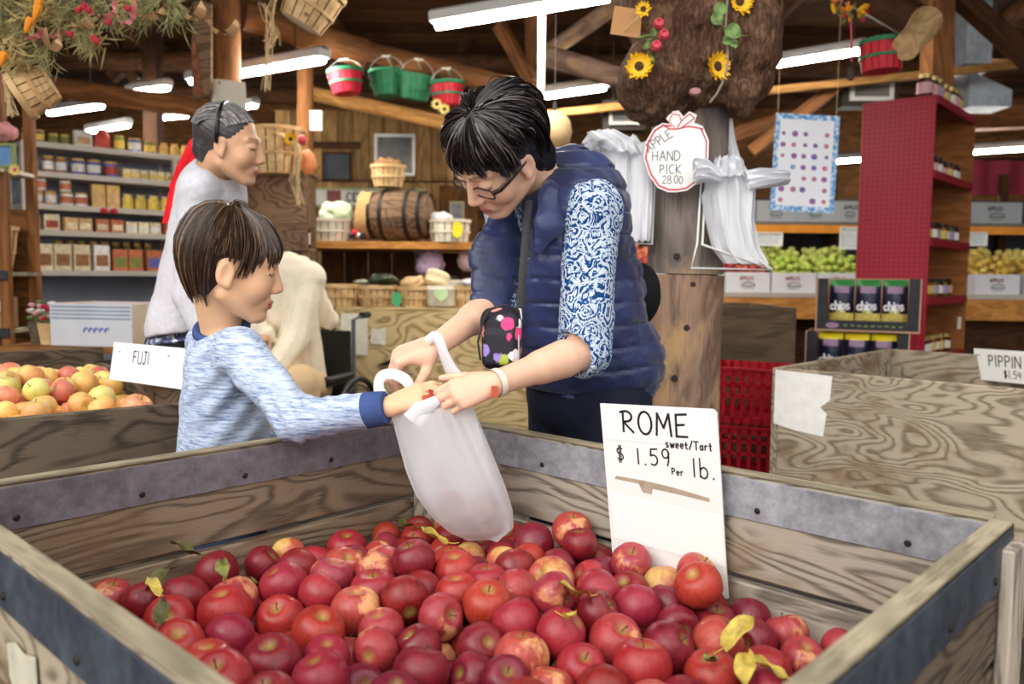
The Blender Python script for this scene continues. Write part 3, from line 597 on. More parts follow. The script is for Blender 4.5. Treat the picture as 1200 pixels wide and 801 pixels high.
boards_wall('wall_back', -9, 9, 0, 3.55, lambda s, z: Vector((s, 11.5, z)), .22, M_['plank'])
boards_wall('wall_left', -6, 11.4, 0, 3.55, lambda s, z: Vector((-9, s, z)), .3, M_['plank_dark'])
boards_wall('wall_right', -6, 11.4, 0, 3.55, lambda s, z: Vector((9, 5.4 - s, z)), .3, M_['plank_dark'])
boards_wall('wall_partition', -2.35, -.35, 0, 2.75, lambda s, z: Vector((s, 8.3, z)), .145, wood('partition_plank', srgb(88, 62, 34), srgb(186, 146, 92), 8, rnd=.5), True, 4)
ceil = struct('ceiling', MB().box((0, 6.6, 3.68), (18.2, 10.2, .06)), M_['plank_dark'])
for i in range(28): board('roof_plank', (-9.05, 1.7 + i * .36, 3.63), (9.05, 1.7 + i * .36, 3.63), (0, 1, 0), .35, .03, M_['plank_dark'], ceil)
# rafters, beams and trusses: each timber one thing
TIM = []
def timber(name, label, p0, p1, r0, r1=None, mat='log', square=False):
    r1 = r1 or r0
    if square: o = board(name, p0, p1, (0, 0, 1) if abs((Vector(p1) - Vector(p0)).normalized().z) < .9 else (0, 1, 0), r0 * 2, r1 * 2, M_[mat], None, .006)
    else: o = log(name, p0, p1, r0, r1, M_[mat])
    tag(o, label, 'beam', kind=None); return o
timber('log_beam', 'brown round log beam above the grey metal shelving', P(30, 97, 6.6), P(262, 131, 7.4), .085)
timber('log_beam', 'thick log with a sawn end above the strip lamp by the hung baskets', P(286, 19, 5.3), P(428, 62, 5.7), .085, .095, 'log')
hang_beam = timber('log_beam', 'long log beam with red and green baskets hung from pegs', P(425, 58, 5.95), P(632, 112, 5.5), .068, .075, 'log')
timber('log_beam', 'orange-brown log beam above the framed picture', P(366, 110, 7.0), P(560, 152, 6.7), .062, .058, 'log_light')
timber('log_beam', 'grey log beam running behind the large burl', P(632, 64, 6.0), P(790, 108, 5.8), .075, .07, 'post')
timber('log_beam', 'grey log brace rising to the roof beside the burl', P(640, 62, 6.2), P(760, -20, 5.8), .06, .06, 'post')
timber('roof_brace', 'square diagonal brace left of the white conduit', P(585, 30, 6.4), P(625, 98, 6.2), .045, .045, 'log', True)
timber('roof_strut', 'short square upright strut beside the white conduit', P(622, 5, 6.3), P(625, 98, 6.3), .055, .05, 'log', True)
timber('roof_rail', 'thin pale timber rail crossing the roof space', P(600, 138, 6.8), P(1230, 72, 6.8), .03, .03, 'log_light', True)
timber('roof_brace', 'square brace slanting below the pale rail by the fruit poster', P(880, 178, 7.2), P(985, 98, 7.0), .05, .05, 'log', True)
timber('roof_brace', 'square brace behind the central post', P(840, 165, 7.4), P(930, 135, 7.4), .06, .05, 'log', True)
timber('log_post', 'squared timber post behind the red pegboard display', P(1100, 340, 6.0).xy.to_3d(), P(1100, -60, 6.0), .09, .08, 'log', True)
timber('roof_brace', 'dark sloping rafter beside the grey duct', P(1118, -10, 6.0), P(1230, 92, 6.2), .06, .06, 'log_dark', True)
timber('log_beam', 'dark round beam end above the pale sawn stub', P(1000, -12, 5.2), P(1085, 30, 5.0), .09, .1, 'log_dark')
timber('log_beam', 'brown horizontal beam above the right fruit counter', P(1128, 140, 8.6), P(1260, 136, 8.6), .11, .11, 'log', True)
timber('log_post', 'round log post with a carved plank and papers fixed to it', Vector((P(260, 300, 5.2).x, 5.2, 0)), P(264, -30, 5.2), .092, .085, 'log')
timber('log_post', 'slim log post beside the barn board cabinet', Vector((P(356, 300, 6.3).x, 6.3, 0)), P(357, -10, 6.3), .07, .06, 'log')
timber('log_post', 'dark square post behind the grey shelving', Vector((P(178, 200, 8.2).x, 8.2, 0)), P(178, 20, 8.2), .08, .07, 'log_dark', True)
for i in range(7):
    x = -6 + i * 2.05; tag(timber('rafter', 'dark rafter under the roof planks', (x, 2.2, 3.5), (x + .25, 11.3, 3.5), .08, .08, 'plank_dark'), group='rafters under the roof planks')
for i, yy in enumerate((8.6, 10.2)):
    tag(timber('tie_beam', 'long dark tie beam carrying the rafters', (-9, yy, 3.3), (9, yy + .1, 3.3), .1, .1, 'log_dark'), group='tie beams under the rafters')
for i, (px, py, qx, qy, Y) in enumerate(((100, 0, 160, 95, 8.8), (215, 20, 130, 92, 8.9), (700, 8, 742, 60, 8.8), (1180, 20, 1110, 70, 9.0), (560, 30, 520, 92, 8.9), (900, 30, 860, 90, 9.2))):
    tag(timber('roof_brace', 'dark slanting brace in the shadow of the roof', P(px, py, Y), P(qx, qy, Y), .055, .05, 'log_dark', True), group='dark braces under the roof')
# ---------------------------------------------------------------- strip lamps
TUBE = glow('fluorescent_tube', (1.0, .96, .88), 85); M_['lamp_metal'] = plain('lamp_housing', srgb(206, 204, 200), .5, .1, var=.04)
def strip_lamp(label, a, b, w=.13, hang=True):
    a = Vector(a); b = Vector(b); d = (b - a).normalized(); m = (a + b) / 2; T = thing('strip_lamp', label, 'lamp', m); L = (b - a).length
    M = frame(m, d, up)
    board('housing', a, b, up, .05, w * .75, M_['lamp_metal'], T, .004)
    for s_ in (-1, 1): mb = MB(); mb.prism([(-L / 2, 0), (L / 2, 0), (L / 2, .002), (-L / 2, .002)], 0, w * .34, M @ Matrix.Translation((0, s_ * w * .36, .02)) @ Matrix.Rotation(s_ * -.6, 4, 'X') @ Matrix.Rotation(math.pi / 2 * s_, 4, 'X')); mb.build('reflector', M_['lamp_metal'], T, smooth=False)
    mb = MB(); mb.tube([a - up * .043 + d * .03, b - up * .043 - d * .03], .034, 10, flat=.55); mb.build('tube', TUBE, T)
    if hang:
        for s_ in (.2, .8): q = a.lerp(b, s_); mb = MB(); mb.tube([q + up * .02, Vector((q.x, q.y, 3.6))], .004, 5); mb.build('hanger', M_['nail'], T)
    return T
strip_lamp('long bright strip lamp above the hanging baskets and the blue-vested woman', P(506, 22, 4.5), P(720, -14, 4.2))
strip_lamp('strip lamp beside the log post hung with a paper', P(222, 90, 5.9), P(381, 62, 5.2))
strip_lamp('strip lamp below the brown log beam nearest the garland basket', P(57, 128, 8.2), P(120, 119, 7.6))
strip_lamp('strip lamp just above the packed top shelf', P(103, 150, 9.2), P(151, 142, 8.8))
strip_lamp('strip lamp hung above the brown log beam', P(152, 104, 7.8), P(197, 97, 7.3)); strip_lamp('small far strip lamp above the end of the top shelf', P(191, 134, 9.6), P(220, 131, 9.4))
strip_lamp('strip lamp between the white conduit and the burl', P(636, 107, 6.6), P(712, 96, 6.3)); strip_lamp('strip lamp above the fruit poster', P(880, 74, 6.3), P(1014, 52, 5.7))
strip_lamp('long strip lamp behind the red pegboard display', P(960, 186, 9.4), P(1225, 168, 8.7)); strip_lamp('little strip lamp in the roof beside the grey duct', P(1120, 42, 8.8), P(1150, 34, 8.4))
strip_lamp('far strip lamp behind the post papers', P(283, 122, 9.0), P(300, 119, 8.8)); 
# ---------------------------------------------------------------- white conduit, ducts and vents
_c1 = P(633, 196, 4.4); mb = MB(); mb.tube([(_c1.x, _c1.y, 0), (_c1.x, _c1.y, 3.6)], .02, 10); T = thing('conduit_pole', 'thin white conduit pole rising to the roof behind the woman', 'pole', (_c1.x, _c1.y, 0)); mb.build('pipe', M_['lamp_metal'], T)
mb = MB(); mb.lathe([(.03, 0), (.03, .05)], 10, Matrix.Translation((_c1.x, _c1.y, P(633, 188, 4.4).z))); mb.build('coupling', M_['lamp_metal'], T)
def vent(label, px0, py0, px1, py1, Y):
    a = P(px0, py1, Y); b = P(px1, py1, Y); c = P(px0, py0, Y); M = plane_frame(a, b - a, c - a); w = (b - a).length; h = (c - a).length; T = thing('air_vent', label, 'vent', a)
    mb = MB(); fr = w * .09
    for q in (((0, 0), (w, fr)), ((0, h - fr), (w, h)), ((0, fr), (fr, h - fr)), ((w - fr, fr), (w, h - fr))): mb.prism([(q[0][0], q[0][1]), (q[1][0], q[0][1]), (q[1][0], q[1][1]), (q[0][0], q[1][1])], -.02, .01, M)
    mb.build('frame', M_['lamp_metal'], T, smooth=False)
    for i in range(4): y = fr + (h - 2 * fr) * (i + .5) / 4; mb = MB(); mb.box((w / 2, y, -.008), (w - 2 * fr, h * .12, .012), M); mb.build('louvre', plain('vent_louvre', srgb(120, 118, 112), .5, .3), T, smooth=False)
    mb = MB(); mb.prism([(-.05, -.04), (w + .05, -.04), (w + .05, h + .04), (-.05, h + .04)], -.2, -.022, M); mb.build('duct_end', plain('dark_duct', srgb(60, 52, 46), .6, .3), T, smooth=False)
    for x_ in (w * .15, w * .85): q = M @ Vector((x_, h + .035, -.1)); mb = MB(); mb.tube([q, Vector((q.x, q.y, 3.62))], .006, 5); mb.build('hanger', M_['nail'], T)
vent('grey louvred air vent beside the burl', 714, 122, 750, 146, 6.9); vent('grey framed air vent behind the red pegboard display', 996, 94, 1047, 118, 7.0)
T = thing('air_duct', 'pale grey sheet metal duct beside the timber post', 'duct', P(1135, 110, 7.5)); mb = MB(); mb.box(P(1137, 55, 7.5), (.22, .3, .36)); mb.box(P(1137, 55, 7.5) + Vector((0, 0, .26)), (.2, .28, .3)); mb.build('upper_duct', metal_mat('duct_sheet', srgb(176, 186, 196), .4, .4), T, smooth=False)
mb = MB(); mb.prism([(0, 0), (.36, -.16), (.36, -.3), (0, -.3)], 0, .3, plane_frame(P(1116, 92, 7.5), (1, 0, 0), up)); mb.build('sloped_elbow', bpy.data.materials['duct_sheet'], T, smooth=False); mb = MB(); mb.box(P(1137, 84, 7.5), (.24, .32, .03)); mb.build('flange', M_['lamp_metal'], T, smooth=False)
# ---------------------------------------------------------------- woven baskets
M_['splint'] = wood('basket_splint', srgb(178, 134, 82), srgb(236, 202, 150), 10, rnd=.15, bmp=.2); M_['splint_w'] = wood('pale_basket_splint', srgb(206, 190, 160), srgb(246, 238, 220), 10, rnd=.1, bmp=.2)
M_['b_red'] = plain('red_basket_paint', srgb(206, 26, 52), .55, var=.12, scale=30); M_['b_green'] = plain('green_basket_paint', srgb(36, 122, 78), .55, var=.12, scale=30); M_['wire'] = plain('wire', srgb(170, 166, 160), .4, .6); M_['raffia'] = plain('raffia', srgb(222, 196, 148), .8, var=.2, scale=40); M_['hollow'] = plain('basket_inside', srgb(120, 88, 52), .9)
_bk = {}
def basket(label, M, rt, rb, h, mat, hoop, handle=None, group=None, n=18, name='bushel_basket', sq=(1, 1), lid=False):
    T = thing(name, label, 'basket', M.translation, group=group); T.matrix_basis = M
    key = (rt, rb, h, mat.name, n, sq)
    if key not in _bk:
        mb = MB(); ang = 2 * math.pi / n
        for i in range(n):
            a0, a1 = ang * (i + .06), ang * (i + .94); o = .0 if i % 2 else .004
            pts = [((rb + o) * math.cos(a) * sq[0], (rb + o) * math.sin(a) * sq[1], 0) for a in (a0, a1)] + [((rt + o) * math.cos(a) * sq[0], (rt + o) * math.sin(a) * sq[1], h) for a in (a1, a0)]
            mid = [((rb * .45 + rt * .55 + o + .005) * math.cos(a) * sq[0], (rb * .45 + rt * .55 + o + .005) * math.sin(a) * sq[1], h * .5) for a in (a0, a1)]
            mb.add([pts[0], pts[1], mid[1], mid[0], pts[2], pts[3]], [(0, 1, 2, 3), (3, 2, 4, 5)])
        mb.lathe([(rb * .97, 0.002), (rb * .97, .006)], n, sq=sq); body = mb.mesh('staves', mat, smooth=False)
        mi = MB(); mi.lathe([(rb * .95, .004), (rt * .97, h * .985)], n, sq=sq); mi.f = [f for f in mi.f if len(f) == 4] + [tuple(range(n))]; mi.m = [0] * len(mi.f)
        hp = MB(); hp.lathe([(rt + .002, h - .022), (rt + .010, h - .022), (rt + .010, h + .001), (rt - .006, h + .001), (rt - .006, h - .02)], n * 2, sq=sq)
        h2 = MB(); rm = rb + (rt - rb) * .45 + .007; h2.lathe([(rm, h * .40), (rm + .006, h * .40), (rm + .006, h * .40 + .016), (rm, h * .40 + .016)], n * 2, sq=sq)
        for q in (hp, h2): q.f = [f for f in q.f if len(f) == 4]; q.m = [0] * len(q.f)
        _bk[key] = (body, mi.mesh('lining', M_['hollow']), hp, h2)
    body, mi, hp, h2 = _bk[key]
    for nm, me in (('staves', body), ('lining', mi), ('rim_hoop', hp.mesh('rim_hoop', hoop)), ('middle_hoop', h2.mesh('middle_hoop', hoop))): o = bpy.data.objects.new(nm, me); link(o, T)
    if handle:
        mb = MB(); hh = handle; mb.tube([(math.cos(a) * (rt + .006) * sq[0], 0, h - .03 + math.sin(a) * hh) for a in np.linspace(-.1, math.pi + .1, 13)], .003, 5); o = mb.local('handle', M_['wire'], T)
        mb = MB(); mb.tube([(-.03, 0, h - .03 + hh), (.03, 0, h - .03 + hh)], .008, 8); mb.local('grip', M_['splint_w'], o)
    return T
def bM(px, py, Y, rx=0, ry=0, rz=0): return Matrix.Translation(P(px, py, Y)) @ Matrix.Rotation(rz, 4, 'Z') @ Matrix.Rotation(ry, 4, 'Y') @ Matrix.Rotation(rx, 4, 'X')
basket('red painted basket hung on the log beam beside the sawn log end', bM(407, 110, 5.5, ry=-.1), .112, .085, .15, M_['b_red'], M_['b_green'], .1)
basket('green painted basket hung beside the red one, label on its rim', bM(455, 113, 5.66, ry=-.05), .118, .09, .165, M_['b_green'], M_['b_green'], .13)
basket('green painted basket hung tilted, touching the other green one', bM(485, 117, 5.60, ry=.14, rx=.1), .112, .09, .16, M_['b_green'], M_['b_green'], .13)
basket('red painted basket with pale yellow flowers hung nearest the woman', bM(525, 124, 5.52, ry=-.05), .105, .08, .15, M_['b_red'], M_['b_green'], .12)
basket('green painted basket hung behind the head of the woman', bM(597, 132, 5.38), .1, .08, .14, M_['b_green'], M_['b_green'], .11)
basket('dark red and green striped basket hung beside the strip lamp', bM(1033, 84, 4.7, ry=-.06), .108, .1, .17, M_['b_red'], M_['b_green'], .05)
basket('tipped pale wooden basket hanging from the dried flower garland', bM(60, 96, 3.25, rx=0, ry=-2.1, rz=.3), .085, .066, .13, M_['splint'], M_['splint'])
basket('pale wooden basket hung upright beside the raffia strands', bM(352, 28, 4.0, ry=.5), .13, .1, .2, M_['splint'], M_['splint'])
basket('tall wooden basket topped with raffia on the barn board cabinet', bM(326, 205, 5.35), .165, .14, .29, M_['splint'], M_['splint'])
for B_, hh_ in ((bM(455, 113, 5.66), .265), (bM(485, 117, 5.6, ry=.14, rx=.1), .26), (bM(525, 124, 5.52), .24), (bM(597, 132, 5.38), .22)):
    q = B_ @ Vector((0, 0, hh_ - .012)); mb = MB(); mb.tube([q + Vector((0, -.03, 0)), q + Vector((0, .24, -.01))], .009, 8); mb.build('peg', M_['splint_w'], hang_beam)
# the flower tucked under the red basket
def blossom(name, label, c, nrm, R, pet, ctr, n=14, group=None, parent=None):
    T = thing(name, label, 'flower', c, group=group); M = plane_frame(Vector(c), Vector(nrm).cross(up) * -1 if abs(Vector(nrm).normalized().z) < .95 else (1, 0, 0), up); rn = random.Random(int(c[0] * 999))
    if abs(M.to_3x3().determinant()) < .5: M = Matrix.Translation(c)
    for ring in (0, 1):
        for i in range(n):
            a = (i + ring * .5) * 2 * math.pi / n + rn.uniform(-.06, .06); L = R * (1 - .15 * ring) * rn.uniform(.9, 1.05); mb = MB()
            def fn(u, v): w = R * .17 * math.sin(math.pi * min(1, .12 + v * .88)) * (u - .5) * 2; r_ = R * .3 + (L - R * .3) * v; return M @ Vector((math.cos(a) * r_ - math.sin(a) * w, math.sin(a) * r_ + math.cos(a) * w, .004 * ring + R * .25 * v * v + R * .1 * abs(u - .5)))
            mb.grid(fn, 3, 5); mb.build('petal', pet, T)
    mb = MB(); mb.lathe([(R * .36, 0), (R * .37, R * .08), (R * .22, R * .16), (0, R * .13)], 12, M); mb.build('centre', ctr, T); return T
M_['petal_y'] = plain('sunflower_petal', srgb(246, 190, 28), .6, var=.12, scale=30); M_['petal_p'] = plain('pale_petal', srgb(238, 214, 130), .6); M_['seed'] = plain('sunflower_seed', srgb(72, 50, 26), .9, var=.4, scale=120)
for i, (px, py) in enumerate(((512, 122), (521, 128))): blossom('silk_flower', 'pale yellow flower tucked under the red basket', P(px, py, 5.40), (0, -1, 0), .04, M_['petal_p'], M_['seed'], 9, 'pale flowers under the red basket')
# ---------------------------------------------------------------- central post, burl and what hangs on it
PX, PY = .62, 3.02; pr = .14
T = thing('log_post', 'thick grey-brown central log post beside the woman', 'post', (PX, PY, 0)); zs = P(800, 322, PY).z
log('lower_trunk', (PX, PY, 0), (PX + .005, PY, zs), pr, pr, M_['post'], T, 24, wob=.015); log('upper_trunk', (PX + .005, PY, zs + .004), (PX + .04, PY, 3.62), pr * .985, pr * .92, wood('grey_post', srgb(50, 44, 42), srgb(140, 128, 122), 10, stain=srgb(170, 140, 104), rnd=.1), T, 24, wob=.015)
for px, py in ((793, 300), (805, 384), (790, 443), (812, 333)): q = P(px, py, PY - pr * .98); mb = MB(); mb.lathe([(.012, 0), (.009, .004), (0, .004)], 8, Matrix.Translation(q) @ Matrix.Rotation(math.pi / 2, 4, 'X')); mb.build('knot', M_['nail'], T)
mb = MB(); bc = P(822, 55, PY - .02)
BS = Solid(np.array(bc) - (.5, .4, .45), np.array(bc) + (.5, .45, .5), .009)
def bp(px, py, Y): return A3(P(px, py, Y))
BS.ell(bp(825, 40, 3.0), (.24, .22, .27), k=.03).ell(bp(770, 95, 2.9), (.13, .15, .15), k=.05).ell(bp(862, 55, 2.98), (.15, .17, .24), k=.05).ell(bp(868, 110, 2.85), (.065, .07, .08), k=.03).ell(bp(800, 0, 3.0), (.22, .2, .16), k=.04).ell(bp(815, 85, 2.88), (.12, .12, .13), k=.04).ell(bp(752, 20, 2.98), (.08, .1, .09), k=.04).ell(bp(828, 40, 2.78), (.1, .06, .16), k=.05)
BS.warp(lambda p: .020 * vnoise(p, 16, 1) + .012 * vnoise(p, 42, 2) + .004 * vnoise(p, 120, 3) - .01 * np.exp(-((p[:, 0] - bp(795, 60, 2.8)[0] + .05 * np.sin(p[:, 2] * 8)) / .012) ** 2) * -1)
m, nt, b = newmat('burl_bark', .85, 0, .2); v = coords(nt); n1 = noise(nt, v, 9, 6, .65, .8); n2 = noise(nt, nd(nt, 'ShaderNodeMapping', {'Vector': v, 'Scale': (3, 3, .8)}).outputs[0], 30, 6, .7, .5)
nt.links.new(ramp(nt, mth(nt, 'MULTIPLY_ADD', n2, .6, mth(nt, 'MULTIPLY', n1, .5)), [(.34, srgb(46, 30, 22)), (.52, srgb(92, 64, 48)), (.68, srgb(150, 116, 90))]), b.inputs['Base Color']); bump(nt, b, n2, .9, .02); M_['burl'] = m
T = thing('tree_burl', 'huge knobbly brown tree burl wrapped round the top of the central post', 'tree burl', (PX, PY, P(800, 140, PY).z)); BS.build('bark', M_['burl'], T)
mb = MB(); mb.lathe([(.02, 0), (.018, .012), (0, .014)], 10, Matrix.Translation(P(814, 108, 2.745)) @ Matrix.Rotation(1.4, 4, 'X'), sq=(1, .6)); mb.build('pink_scar', plain('pink_scar', srgb(176, 128, 128), .7), T)
blossom('sunflower', 'yellow sunflower on the left lobe of the burl beside red buds', P(749, 78, 2.73), (-.15, -1, .1), .048, M_['petal_y'], M_['seed']); blossom('sunflower', 'yellow sunflower turned sideways beside the hanging ivy vine', P(840, 78, 2.69), (.4, -.8, 0), .05, M_['petal_y'], M_['seed']); blossom('sunflower', 'yellow sunflower at the top of the ivy vine', P(866, 2, 2.78), (.2, -1, -.1), .05, M_['petal_y'], M_['seed']); blossom('silk_flower', 'small yellow trumpet flower on the cardboard tag twig', P(754, 11, 2.8), (-.3, -1, -.4), .03, M_['petal_y'], M_['seed'], 7)
M_['ivy'] = plain('ivy_leaf', srgb(112, 138, 78), .6, var=.25, scale=40); M_['bud'] = plain('rose_bud', srgb(206, 72, 88), .6, var=.25, scale=50); M_['vine'] = plain('grey_twig', srgb(150, 134, 116), .8)
T = thing('ivy_vine', 'bare ivy vine with a few green leaves trailing down the burl', 'vine', P(852, 60, 2.72)); mb = MB(); mb.tube([P(*q) for q in ((853, -8, 2.74), (851, 15, 2.74), (850, 35, 2.72), (853, 55, 2.7), (852, 80, 2.69), (846, 98, 2.69), (840, 110, 2.7), (832, 120, 2.72))], .004, 6); mb.build('stem', M_['vine'], T)
for i, (px, py, s, a) in enumerate(((843, 11, .05, .4), (840, 22, .045, -.6), (858, 38, .055, -1.2), (853, 47, .04, 2.6), (860, 52, .03, 2.9))): put('ivy_leaf', leaf_mesh(s, s * .9, .3, .2, M_['ivy'], i + 20), Matrix.Translation(P(px, py, 2.68)) @ Matrix.Rotation(a, 4, 'Y') @ Matrix.Rotation(1.3, 4, 'X') @ Matrix.Translation((0, -s / 2, 0)), T)
T = thing('rose_sprig', 'sprig of three red rose buds with green leaves on the burl', 'flower', P(770, 42, 2.75)); mb = MB(); mb.tube([P(*q) for q in ((748, 44, 2.76), (762, 41, 2.74), (770, 36, 2.72), (776, 30, 2.71))], .004, 5); mb.build('stem', M_['ivy'], T)
for px, py in ((772, 28), (778, 41), (769, 54)): mb = MB(); mb.lathe([(0, -.018), (.016, -.01), (.019, 0), (.014, .012), (.009, .014), (.007, .008), (0, .006)], 10, Matrix.Translation(P(px, py, 2.7)) @ Matrix.Rotation(1.2, 4, 'X')); mb.build('rose_bud', M_['bud'], T)
for i, (px, py, a) in enumerate(((758, 47, 1.9), (764, 43, .5), (760, 62, 2.8), (766, 50, -2))): put('leaf', leaf_mesh(.04, .022, .3, .2, M_['ivy'], i + 30), Matrix.Translation(P(px, py, 2.72)) @ Matrix.Rotation(a, 4, 'Y') @ Matrix.Rotation(1.3, 4, 'X'), T)
T = thing('cardboard_tag', 'blank brown cardboard tag tied to the burl', 'tag', P(732, 30, 2.85)); mb = MB(); mb.prism([(0, 0), (.1, -.012), (.104, .078), (.012, .09)], 0, .003, plane_frame(P(715, 40, 2.85), (1, 0, 0), (.06, -.1, 1))); mb.build('card', plain('brown_card', srgb(190, 140, 92), .8, var=.05), T, smooth=False)
mb = MB(); mb.tube([P(731, 37, 2.845), P(741, 26, 2.82), P(750, 18, 2.8)], .002, 5); mb.build('string', M_['raffia'], T)
# apple-shaped sign
T = thing('apple_sign', 'white apple-shaped board with red outline and handwriting on the post', 'sign', P(790, 180, 2.80)); AMt = plane_frame(P(791, 184, 2.82), (1, -.08, 0), (0, .02, 1)); ks = 2.82 / FPX
ol = [(755, 185), (758, 165), (766, 151), (776, 145), (785, 146), (780, 140), (786, 132), (794, 131), (800, 138), (806, 132), (815, 136), (812, 145), (822, 149), (829, 165), (829, 185), (823, 203), (815, 215), (806, 222), (795, 224), (784, 224), (772, 219), (762, 205)]
ol = [((x - 791) * ks, -(y - 184) * ks) for x, y in ol]; mb = MB(); mb.prism(ol[::-1] if False else ol[::-1], -.005, 0, AMt); mb.build('board', M_['white_card'], T, smooth=False)
sc_ = lambda f: [(x * f, y * f) for x, y in ol]; mb = MB(); q = sc_(.93); mb.ribbon(q[18:] + q[:5], .006, AMt, .001); mb.ribbon(q[12:19], .005, AMt, .001); mb.ribbon([((x - 791) * ks, -(y - 184) * ks) for x, y in ((776, 147), (784, 152), (793, 152), (806, 149), (822, 152))], .005, AMt, .001); mb.ribbon([((x - 791) * ks, -(y - 184) * ks) for x, y in ((793, 150), (799, 141), (807, 135), (812, 140), (804, 146), (797, 151))], .004, AMt, .001); mb.ribbon([((x - 791) * ks, -(y - 184) * ks) for x, y in ((790, 150), (783, 144), (787, 135), (795, 136), (797, 143))], .003, AMt, .001); mb.build('red_outline', plain('red_paint_line', srgb(206, 64, 78), .6), T, smooth=False)
INKS = plain('grey_marker', srgb(66, 66, 72), .6); R45 = AMt @ Matrix.Rotation(.62, 4, 'Z')
letter('lettering', 'APPLE', R45, -.062, .062, .03, .003, INKS, T, gap=.16); letter('lettering', 'HAND', AMt, -.075, -.012, .032, .003, INKS, T, gap=.2); letter('lettering', 'PICK', AMt, -.05, -.055, .03, .003, INKS, T, gap=.22); letter('lettering', '28.00', AMt, -.04, -.088, .026, .0025, INKS, T, gap=.16)
# produce-bag racks with white plastic bags
m, nt, b = newmat('white_plastic_film', .35, 0, .5); b.inputs['Base Color'].default_value = (.9, .91, .94, 1); tr = nd(nt, 'ShaderNodeBsdfTranslucent', {'Color': (.92, .93, .97, 1)}); mxs = nd(nt, 'ShaderNodeMixShader', {0: .35}); nt.links.new(b.outputs[0], mxs.inputs[1]); nt.links.new(tr.outputs[0], mxs.inputs[2]); nt.links.new(mxs.outputs[0], nt.nodes['Material Output'].inputs[0]); bump(nt, b, noise(nt, coords(nt), 30, 5), .2, .01); M_['film'] = m
def film(pts_l, pts_r, Y, depth, folds=5, amp=.012, seed=0, nu=28, nv=26):
    """hanging sheet between a left and a right outline (pixels), folded and closed front to back"""
    mb = MB(); rn = random.Random(seed); ph = [rn.uniform(0, 6) for _ in range(6)]
    def at(pl, v): s = v * (len(pl) - 1); i = min(int(s), len(pl) - 2); f = s - i; return (pl[i][0] * (1 - f) + pl[i + 1][0] * f, pl[i][1] * (1 - f) + pl[i + 1][1] * f)
    def fn(u, v):
        a, b_ = at(pts_l, v), at(pts_r, v); th = u * 2 * math.pi; x = .5 - .5 * math.cos(th); s_ = math.sin(th)
        fold = amp * (math.sin(folds * 2 * th + ph[0] + 2 * v) + .6 * math.sin(folds * 3.3 * th + ph[1] - 3 * v)) * (.5 + .5 * math.sin(2.2 * v + ph[2]))
        p = P(a[0] * (1 - x) + b_[0] * x, a[1] * (1 - x) + b_[1] * x, Y); return p + Vector((0, -(depth * s_ + fold), fold * .4))
    mb.grid(fn, nu * 2, nv, True); return mb
def bag_bundle(label, layers, rack, Y):
    T = thing('bag_rack', label, 'bag rack', layers[0][0][0] and P(layers[0][0][0][0], layers[0][0][0][1], Y))
    for i, (l, r, yy, dp) in enumerate(layers): film(l, r, yy, dp, seed=i + len(label)).build('plastic_bag', M_['film'], T)
    for w in rack: mb = MB(); mb.tube([P(*q) for q in w], .004, 6); mb.build('wire', plain('white_wire', srgb(226, 226, 222), .4, .3), T)
bag_bundle('bundle of white plastic bags hanging left of the apple-shaped sign', [([(682, 168), (690, 158), (700, 180), (716, 240), (734, 300)], [(745, 160), (756, 175), (748, 200), (742, 240), (738, 300)], 2.92, .03), ([(688, 155), (700, 168), (705, 175)], [(720, 152), (742, 165), (750, 182)], 2.88, .03), ([(738, 175), (740, 220), (736, 262), (736, 282)], [(760, 165), (765, 220), (764, 255), (762, 282)], 2.9, .025), ([(680, 188), (684, 172), (692, 170)], [(694, 176), (704, 166), (712, 164)], 2.86, .02)], [((733, 284, 2.9), (764, 286, 2.92), (768, 200, 2.95)), ((733, 284, 2.9), (734, 170, 2.9), (768, 165, 2.95))], 2.92)
bag_bundle('bundle of white plastic bags on the wire rack right of the apple-shaped sign', [([(832, 205), (822, 230), (828, 262), (835, 290), (848, 308)], [(870, 195), (885, 215), (882, 260), (888, 290), (900, 310)], 2.84, .05), ([(812, 188), (826, 186), (838, 196)], [(816, 214), (832, 212), (846, 214)], 2.76, .02), ([(872, 200), (890, 198), (922, 202)], [(878, 222), (900, 218), (925, 214)], 2.78, .018), ([(838, 186), (836, 196), (838, 208)], [(864, 182), (870, 192), (872, 206)], 2.79, .03), ([(846, 150), (848, 170), (850, 190)], [(858, 136), (862, 165), (868, 190)], 3.0, .01)], [((817, 285, 2.84), (810, 314, 2.8), (905, 316, 2.74), (822, 286, 2.84)), ((817, 285, 2.84), (822, 208, 2.87)), ((823, 287, 2.84), (827, 208, 2.87)), ((905, 316, 2.74), (874, 292, 2.86))], 2.84)
